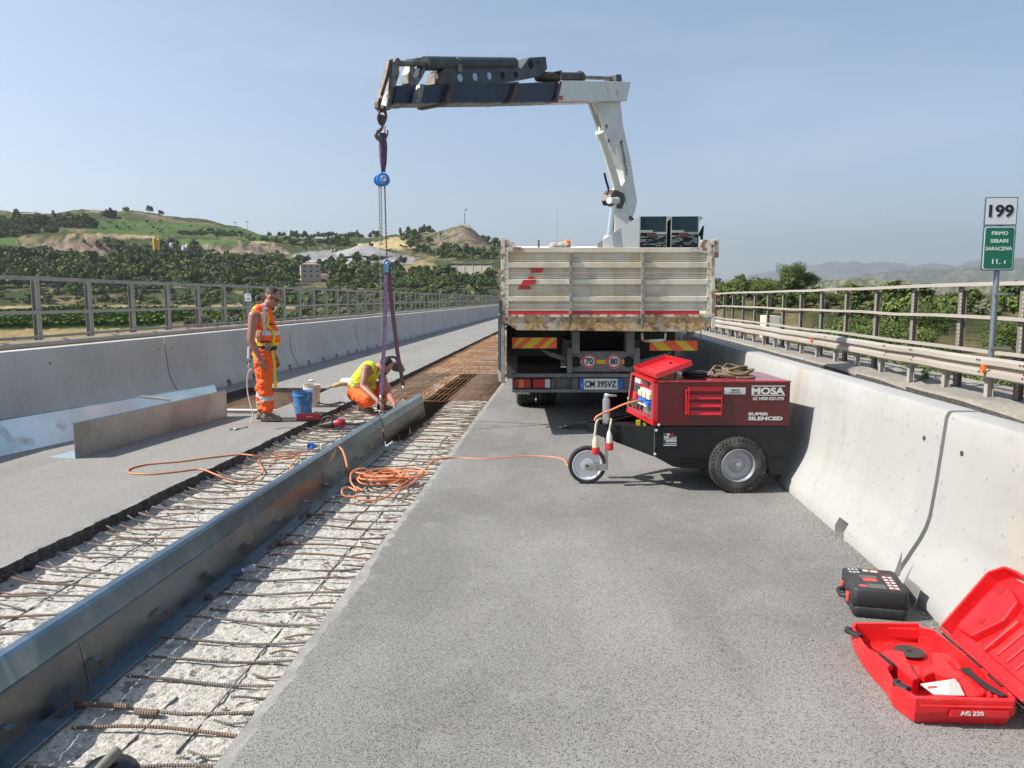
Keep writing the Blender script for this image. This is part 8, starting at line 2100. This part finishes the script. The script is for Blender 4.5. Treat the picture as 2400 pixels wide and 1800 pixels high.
def hand(mb, wrist, dirv, palm_n, side, curl=.5, s=1.0):
    """palm plus five separate fingers; side = +1/-1 puts the thumb"""
    d = Vector(dirv).normalized(); n = Vector(palm_n); n = (n - d * n.dot(d)).normalized(); t = d.cross(n) * side
    w = Vector(wrist)
    for k in range(4):
        o = (k - 1.5) * .020 * s; a = w + d * .01 + t * o * .55; b = w + d * .085 * s + t * o; cap(mb, a, b, .0135 * s, .0125 * s, 1.0, 2)
        L = (.040, .046, .043, .034)[3 - k] * s; p = b; ang_ = .15
        for j in range(3):
            ang_ += curl * (.5, .55, .4)[j]; q = p + (d * math.cos(ang_) + n * math.sin(ang_)) * L * (1, .65, .5)[j]; cap(mb, p, q, .0092 * s, .0084 * s, 1.0, 1); p = q
    a = w + d * .02 + t * .028 * s; b = a + (d * .75 + t * .55 + n * .3).normalized() * .042 * s; c_ = b + (d * .9 + t * .15 + n * .35).normalized() * .034 * s
    cap(mb, a, b, .014 * s, .011 * s, 1.0, 1); cap(mb, b, c_, .0105 * s, .009 * s, 1.0, 1)
def paint(me, mats_, fn):
    for m_ in mats_: me.materials.append(m_)
    for p in me.polygons: p.material_index = fn(p.center, p.normal)
def keep(me, fn):
    bm = bmesh.new(); bm.from_mesh(me); bmesh.ops.delete(bm, geom=[f for f in bm.faces if not fn(f.calc_center_median())], context='FACES'); bm.to_mesh(me); bm.free(); return me
M_SKIN = mat('skin_tanned', (0.32, 0.135, 0.09), 0.5, layers=(('n', 7, .42, .62, (.40, .18, .125), .8), ('n', 30, .55, .7, (.17, .07, .05), .5)))
M_SKIN.node_tree.nodes['Principled BSDF'].inputs['Subsurface Weight'].default_value = .05
M_HAIR = mat('hair_dark', (0.018, 0.014, 0.013), 0.8, bump=(('n', 200, .6, .003),))
M_SHAV = mat('hair_shaved', (0.10, 0.065, 0.055), 0.85, bump=(('n', 220, .5, .002),))
M_HVO = mat('hi_vis_orange', (0.88, 0.12, 0.012), 0.75, layers=(('n', 3, .45, .7, (.75, .10, .012), .7), ('n', 7, .58, .7, (.50, .11, .035), .5)), bump=(('n', 14, .25, .02),))
M_HVY = mat('hi_vis_yellow', (0.62, 0.72, 0.03), 0.75, layers=(('n', 8, .5, .7, (.5, .6, .04), .6),), bump=(('n', 14, .25, .02),))
M_REFL = mat('reflective_band', (0.46, 0.46, 0.47), 0.45, .1)
M_HARN = mat('harness_yellow', (0.72, 0.50, 0.015), 0.7)
M_BELT = mat('belt_black', (0.02, 0.02, 0.02), 0.7)
M_BOOT = mat('boot_suede', (0.145, 0.12, 0.09), 0.9, layers=(('n', 9, .45, .62, (.22, .19, .14), .7), ('n', 25, .55, .65, (.07, .06, .05), .6)))
M_SOCK = mat('boot_collar', (0.045, 0.035, 0.035), 0.9)
M_GLAS = mat('dark_glasses', (0.01, 0.01, 0.012), 0.12)
# ---------------- standing worker
h1 = 9.94
def A1(x, y, dy=0.0):      # worker view zoom: px = 560+x*140/664, py = 660+y*350/1659
    p = V(560 + x * .21084, 660 + y * .21097, h1); return Vector((p.x, h1 + dy, p.z))
w1 = Thing('person', 'man in orange vest and trousers standing and looking down, yellow harness on', 'person', (A1(300, 1560).x, h1, 0), view=True)
hip = A1(285, 800); che = A1(275, 470); nk = A1(285, 265); hd = A1(372, 185)
shR, elR, wrR = A1(222, 370, -.20), A1(205, 640, -.25), A1(300, 830, -.24)
shL, elL, wrL = A1(262, 370, .19), A1(250, 630, .24), A1(330, 830, .23)
hpR, knR, anR = A1(290, 850, -.09), A1(318, 1130, -.11), A1(345, 1440, -.10)
hpL, knL, anL = A1(270, 850, .09), A1(240, 1130, .10), A1(238, 1440, .10)
ff = Vector((1, -.12, -.55)).normalized()
body = MB()
limb(body, [A1(278, 300), A1(270, 420), A1(285, 560), A1(292, 680), A1(280, 800)], [.085, .125, .125, .118, .125])
body.ell(A1(262, 400), (.115, .20, .15)); body.ell(A1(288, 600), (.125, .165, .16)); body.ell(A1(278, 800), (.13, .16, .12))
limb(body, [A1(285, 305), A1(318, 262), A1(338, 225)], [.062, .056, .056])
head(body, A1(372, 178), ff, (.55, 0, 1), 1.03)
for sh, el, wr, q in ((shR, elR, wrR, -1), (shL, elL, wrL, 1)):
    limb(body, [sh, sh.lerp(el, .35), el], [.066, .060, .046]); limb(body, [el, el.lerp(wr, .3), wr], [.046, .047, .029])
    hand(body, wr, (wr - el).normalized() + Vector((.15, 0, -.5)), (0.15, -q, 0), q, .45, 1.05)
for hp, kn, an in ((hpR, knR, anR), (hpL, knL, anL)): limb(body, [hp, kn, an], [.088, .058, .042]); limb(body, [an, an + Vector((0, 0, -.09))], [.042, .04])
me = remesh(body, .0062, 3)
bd = w1.part('body', me, None); me.materials.append(M_SKIN)
tro = MB()
limb(tro, [A1(282, 740), A1(280, 820)], [.135, .14]); tro.ell(A1(278, 800), (.145, .175, .13))
for hp, kn, an in ((hpR, knR, anR), (hpL, knL, anL)): limb(tro, [hp, kn, an + Vector((0, 0, .045))], [.118, .095, .082])
def fold1(c): return .016 * fbm((c.x * 8, c.y * 8, c.z * 13)) + .006 * math.sin(c.z * 60 + 6 * fbm((c.x * 6, c.y * 6, c.z * 4)))
me = remesh(tro, .011, 2, fold1)
zz = lambda y: A1(300, y).z
b1, b2, b3, b4 = zz(1255), zz(1205), zz(1375), zz(1330)
def tf(c, n):
    left = c.y > h1 + .0; o = 0.0 if left else -.03
    z = c.z - (o if not left else 0)
    z = c.z + (.0 if left else .035) - .06 * (c.x - A1(300, 0).x) * 0
    za, zb1, zc2, zd = (zz(1280), zz(1228), zz(1398), zz(1348))
    if za < z < zb1: return 1
    if left and zc2 < z < zd: return 1
    return 0
paint(me, [M_HVO, M_REFL], tf); tr_ = w1.part('trousers', me, None)
mb = MB(); limb(mb, [A1(300, 960, -.17), A1(310, 1040, -.18)], [.035, .035]); me = remesh(mb, .012, 2); me.materials.append(M_HVO); w1.part('thigh_pocket', me, None, parent=tr_)
vest = MB()
limb(vest, [A1(275, 345), A1(278, 470), A1(310, 600), A1(300, 690)], [.115, .142, .150, .145])
vest.ell(A1(262, 400), (.135, .205, .165)); vest.ell(A1(335, 600), (.135, .18, .155)); vest.ell(A1(372, 640), (.10, .14, .10)); vest.ell(A1(232, 330, 0), (.10, .15, .09)); vest.ell(A1(225, 450), (.09, .16, .14))
limb(vest, [A1(250, 290, -.13), A1(310, 330, -.12)], [.045, .04]); limb(vest, [A1(250, 290, .13), A1(310, 330, .12)], [.045, .04])
me = remesh(vest, .010, 2, lambda c: .012 * fbm((c.x * 8, c.y * 8, c.z * 10)))
arm = shR + Vector((0, 0, -.02))
x0_, z565 = A1(280, 0).x, zz(570)
def vf(c, n):
    if zz(592) < c.z < zz(545): return 1
    if c.z >= zz(545) and c.y < h1 - .04 and A1(292, 0).x < c.x < A1(325, 0).x: return 1
    return 0
paint(me, [M_HVO, M_REFL], vf)
keep(me, lambda c: not ((c - arm).length < .088 and c.y < h1 - .12) and not ((c - shL).length < .088 and c.y > h1 + .12))
w1.part('vest', me, None)
# harness: same form slightly larger, only the straps kept
hv = MB(); limb(hv, [A1(275, 345), A1(278, 470), A1(310, 600), A1(300, 690), A1(290, 780)], [.121, .148, .156, .152, .152]); hv.ell(A1(262, 400), (.141, .211, .171)); hv.ell(A1(335, 600), (.141, .186, .161)); hv.ell(A1(372, 640), (.106, .146, .106)); hv.ell(A1(232, 330), (.106, .156, .096)); hv.ell(A1(225, 450), (.096, .166, .146))
me = remesh(hv, .009, 2)
def strap(c):
    s_ = c.y < h1
    xx = (c.x - A1(0, 0).x) / (A1(100, 0).x - A1(0, 0).x) * 100; yy = 0
    # image-like coordinates on the near side
    zt1 = (zz(0) - c.z) / (zz(0) - zz(100)) * 100
    if 672 < zt1 < 712: return True
    a_ = abs(abs(c.y - h1) - .115) < .014
    if a_ and zt1 < 690: return xx > 250 or xx < 250
    return False
keep(me, strap); me.materials.append(M_HARN); w1.part('harness', me, None)
hb_ = MB(); limb(hb_, [A1(300, 660), A1(292, 760)], [.150, .150]); hb_.ell(A1(330, 660), (.13, .176, .12)); me = remesh(hb_, .009, 2); keep(me, lambda c: zz(758) < c.z < zz(716) or zz(672) < c.z < zz(650)); me.materials.append(M_BELT); w1.part('belt', me, None)
mb = MB()
for k, (x, y, dy) in enumerate(((350, 700, -.17), (372, 720, -.15), (358, 745, -.16), (385, 700, -.13))): mb.ring(A1(x, y, dy), .022, .005, (.3, -1, .2), 12, 5)
w1.part('buckles', mb, [M_ZINCD], smooth=True)
mb = MB(); mb.box(A1(385, 470, -.10), (.07, .02, .018)); w1.part('chest_clip', mb, [M_BELT])
mb = MB(); flat_strap(mb, [A1(398, 760, -.10), A1(425, 900, -.11), A1(432, 1040, -.12), A1(440, 1175, -.12)], .035, .008); flat_strap(mb, [A1(215, 690, -.13), A1(205, 790, -.15), A1(232, 850, -.17)], .04, .008); w1.part('hanging_strap', mb, [M_HARN])
mb = MB(); mb.tube([A1(140, 725, -.05), A1(133, 850, -.05)], [.035, .03], 12); mb.mi(1).tube([A1(160, 720, -.07), A1(158, 850, -.07)], [.022, .02], 10); mb.mi(2).tube(spline([A1(150, 540), A1(120, 590), A1(115, 640), A1(135, 700)], 5), .012, 8); mb.ring(A1(128, 890, -.05), .025, .007, (0, 1, 0), 12, 5); w1.part('fall_arrest_pack', mb, [M_REFL, mat('pack_purple', (.12, .06, .12), .7), M_DKST], angle=40)
mb = MB(); mb.tube(spline([A1(128, 905, -.05), A1(120, 950, -.05), A1(160, 975, -.05), A1(125, 990, -.05), A1(108, 1080, -.05), A1(120, 1220, -.08), A1(160, 1340, -.12), A1(195, 1430, -.15), A1(200, 1500, -.18), A1(190, 1570, -.24)], 6) + [wv(G(577, 1000, .012)), wv(G(560, 1004, .012)), wv(G(548, 1007, .012))], .008, 7); w1.part('lanyard', mb, [M_CABW], smooth=True)
for an, dx in ((anR, 0), (anL, 0)):
    f_ = Vector((1, -.10, 0)).normalized(); g_ = Vector((an.x, an.y, 0)); mb = MB()
    limb(mb, [g_ + f_ * -.045 + Vector((0, 0, .055)), g_ + f_ * .06 + Vector((0, 0, .05)), g_ + f_ * .155 + Vector((0, 0, .038))], [.048, .047, .038]); limb(mb, [g_ + Vector((-.01, 0, .06)), g_ + Vector((-.005, 0, .15))], [.052, .056])
    mb.box(g_ + f_ * .055 + Vector((0, 0, .014)), (.27, .085, .024), Matrix.Rotation(math.atan2(f_.y, f_.x), 3, 'Z'))
    me = remesh(mb, .008, 2, lambda c: .003 * fbm((c.x * 20, c.y * 20, c.z * 20))); paint(me, [M_BOOT, M_SOCK, M_RUB], lambda c, n: 1 if c.z > .115 else (2 if c.z < .022 else 0))
    for v in me.vertices: v.co.z = max(v.co.z, .002)
    bt = w1.part('boot', me, None)
    q = MB(); q.tube(spline([g_ + f_ * .09 + Vector((0, -.03, .09)), g_ + f_ * .13 + Vector((0, -.02, .12)), g_ + f_ * .17 + Vector((0, -.0, .09)), g_ + f_ * .12 + Vector((0, 0, .08))], 5), .004, 5); w1.part('laces', q, [M_STW], parent=bt)
R1 = frame(ff, (.55, 0, 1)); hc_ = A1(372, 178)
mb = MB(); mb.ell(hc_ + R1 @ Vector((-.020, 0, .046)), (.094, .081, .084), R1, 20, 14); me = mb.mesh('hair', [M_SHAV, M_HAIR], w1.org); keep(me, lambda c: (R1.inverted() @ (c + w1.org - hc_)).z > .03 - .55 * ((R1.inverted() @ (c + w1.org - hc_)).x < -.03) * .12 and (R1.inverted() @ (c + w1.org - hc_)).x < .062)
for p in me.polygons:
    c = R1.inverted() @ (p.center + w1.org - hc_); p.material_index = 1 if c.z > .085 else 0; p.use_smooth = True
w1.part('hair', me, None)
mb = MB()
for q in (1, -1): mb.ell(hc_ + R1 @ Vector((.088, q * .034, .004)), (.012, .030, .020), R1, 12, 8); mb.tube([hc_ + R1 @ Vector((.085, q * .060, .008)), hc_ + R1 @ Vector((-.01, q * .088, .012))], .004, 6)
mb.box(hc_ + R1 @ Vector((.098, 0, .010)), (.006, .03, .006), R1); w1.part('sunglasses', mb, [M_GLAS], smooth=True)
# body() meshes made by remesh are in truck-square metres: shift them to the thing's base
def rebase(th):
    for ch in list(th.e.children_recursive):
        me = ch.data
        if me and me.get('abs') is None and ch.name.split('.')[0] in ('body', 'trousers', 'vest', 'harness', 'belt', 'boot', 'thigh_pocket', 'hood', 'hair_cap'):
            me.transform(Matrix.Translation(-th.org)); me['abs'] = 1
rebase(w1)
# ---------------- crouching worker
def A2(x, y, h): return V(800 + x * 200 / 1746, 820 + y * 200 / 1746, h)
w2 = Thing('person', 'man in a yellow-green vest and orange trousers crouching and reaching to the hanging profile', 'person', (A2(450, 1200, 11.3).x, 11.3, -.1), view=True)
pel = A2(330, 860, 11.35); sR, sL = A2(505, 400, 10.98), A2(775, 375, 11.38); up1 = A2(600, 430, 11.15)
hdc = A2(905, 330, 11.05); eR, wR = A2(440, 760, 10.85), A2(745, 1040, 10.62); eL, wL = A2(960, 900, 11.05), A2(1095, 1135, 10.62)
kR, kL = A2(560, 1020, 10.95), A2(880, 760, 11.25); aR, aL = A2(440, 1180, 11.30), A2(830, 1180, 11.45)
hR, hL = pel + Vector((.03, -.10, -.02)), pel + Vector((.03, .10, -.02))
for p_ in (aR, aL): p_.z = -.02
body = MB()
limb(body, [pel, pel.lerp(up1, .5) + Vector((-.03, 0, .03)), up1], [.125, .125, .135]); body.ell(up1, (.13, .19, .12)); limb(body, [sR, sL], [.075, .075])
nk2 = A2(740, 350, 11.15); limb(body, [up1, nk2, A2(840, 330, 11.1)], [.07, .06, .055])
f2 = Vector((.75, -.25, -.75)); head(body, hdc, f2, (.8, -.1, .7), 1.02)
for s_, e_, w_, q, pn in ((sR, eR, wR, -1, (0, -.4, -1)), (sL, eL, wL, 1, (-.3, -.3, -1))):
    limb(body, [s_, s_.lerp(e_, .4), e_], [.070, .062, .048]); limb(body, [e_, e_.lerp(w_, .3), w_], [.048, .048, .030])
    hand(body, w_, (w_ - e_).normalized(), pn, q, .55, 1.08)
for a_, b_, c_ in ((hR, kR, aR), (hL, kL, aL)): limb(body, [a_, b_, c_], [.09, .06, .045])
me = remesh(body, .0068, 3); w2.part('body', me, None); me.materials.append(M_SKIN)
tro = MB(); tro.ell(pel, (.16, .18, .14))
limb(tro, [hR, kR], [.125, .105]); limb(tro, [kR, aR + Vector((0, 0, .06))], [.10, .075]); limb(tro, [hL, kL], [.125, .105]); limb(tro, [kL, aL + Vector((0, 0, .06))], [.10, .075])
me = remesh(tro, .011, 2, lambda c: .017 * fbm((c.x * 10, c.y * 10, c.z * 10)))
paint(me, [M_HVO, M_REFL], lambda c, n: 1 if .06 < c.z < .11 and c.x > kR.x + .12 else 0); w2.part('trousers', me, None)
def vestg(mb, g):
    limb(mb, [pel + Vector((.02, 0, .06)), pel.lerp(up1, .5) + Vector((-.03, 0, .03)), up1], [.15 + g, .15 + g, .155 + g]); mb.ell(up1 + Vector((-.02, 0, .01)), (.15 + g, .195 + g, .135 + g)); limb(mb, [sR.lerp(sL, .25) + Vector((.02, 0, .03)), sR.lerp(sL, .8)], [.07 + g, .07 + g])
    mb.ell(pel.lerp(up1, .6) + Vector((.06, 0, -.08)), (.11 + g, .15 + g, .12 + g))
vs_ = MB(); vestg(vs_, 0); me = remesh(vs_, .010, 2, lambda c: .013 * fbm((c.x * 9, c.y * 9, c.z * 9)))
keep(me, lambda c: (c - sR).length > .082); ax2 = (up1 - pel).normalized()
paint(me, [M_HVY, M_REFL], lambda c, n: 1 if .16 < (c - pel).dot(ax2) < .20 else 0); w2.part('vest', me, None)
hs = MB(); vestg(hs, .006); me = remesh(hs, .009, 2)
def st2(c):
    t_ = (c - pel).dot(ax2)
    if .03 < t_ < .07: return True
    return abs(abs(c.y - up1.y - (pel.y - up1.y) * (1 - t_ / (up1 - pel).length)) - .09) < .018
keep(me, lambda c: st2(c) and (c - sR).length > .088); paint(me, [M_HARN, M_BELT], lambda c, n: 1 if (c - pel).dot(ax2) < .075 else 0); w2.part('harness', me, None)
mb = MB(); mb.tube(spline([pel + Vector((-.13, -.05, .12)), pel + Vector((-.28, -.05, .13)), pel + Vector((-.42, -.05, .06)), pel + Vector((-.58, -.1, -.02)), pel + Vector((-.62, -.12, -.10)), pel + Vector((-.45, -.2, -.16)), pel + Vector((-.2, -.2, -.14))], 6), .010, 7); mb.mi(1).tube([pel + Vector((-.14, -.05, .12)), pel + Vector((-.24, -.05, .13)), pel + Vector((-.36, -.05, .09))], [.03, .038, .028], 10); w2.part('lanyard', mb, [M_BELT, mat('sand_webbing', (.45, .30, .15), .8)], smooth=True)
mb = MB(); flat_strap(mb, [pel + Vector((-.17, -.1, .10)), pel + Vector((-.19, -.12, 0)), pel + Vector((-.12, -.16, -.12))], .04, .008); w2.part('grey_strap', mb, [M_REFL])
mb = MB(); k0 = A2(600, 700, 10.98)
for k in range(5): mb.ring(k0 + Vector((.02 * (k - 2), -.02 * (k % 2), .025 * ((k * 7) % 3 - 1))), .022, .006, (.2, -1, .3 * k), 12, 5)
w2.part('buckles', mb, [M_DRYW], smooth=True)
for p_, d_ in ((aR, (1, -.35, 0)), (aL, (1, -.3, 0))):
    f_ = Vector(d_).normalized(); g_ = Vector((p_.x, p_.y, -.095)); mb = MB()
    limb(mb, [g_ + f_ * -.045 + Vector((0, 0, .055)), g_ + f_ * .06 + Vector((0, 0, .05)), g_ + f_ * .155 + Vector((0, 0, .038))], [.048, .047, .038]); limb(mb, [g_ + Vector((-.01, 0, .06)), g_ + Vector((-.005, 0, .13))], [.052, .05])
    me = remesh(mb, .009, 2); me.materials.append(M_BOOT); w2.part('boot', me, None)
R2 = frame(f2, (.8, -.1, .7))
mb = MB(); mb.ell(hdc + R2 @ Vector((-.022, 0, .042)), (.098, .084, .090), R2, 20, 14); me = mb.mesh('hair', [M_HAIR], w2.org, True); keep(me, lambda c: (R2.inverted() @ (c + w2.org - hdc)).z > .0 - .05 * ((R2.inverted() @ (c + w2.org - hdc)).x < 0) and (R2.inverted() @ (c + w2.org - hdc)).x < .060); w2.part('hair', me, None)
mb = MB(); mb.ell(hdc + R2 @ Vector((.055, 0, -.078)), (.048, .05, .038), R2); w2.part('beard', mb, [M_HAIR], smooth=True)
rebase(w2)
print('objects', len(bpy.data.objects), 'verts', sum(len(m.vertices) for m in bpy.data.meshes))
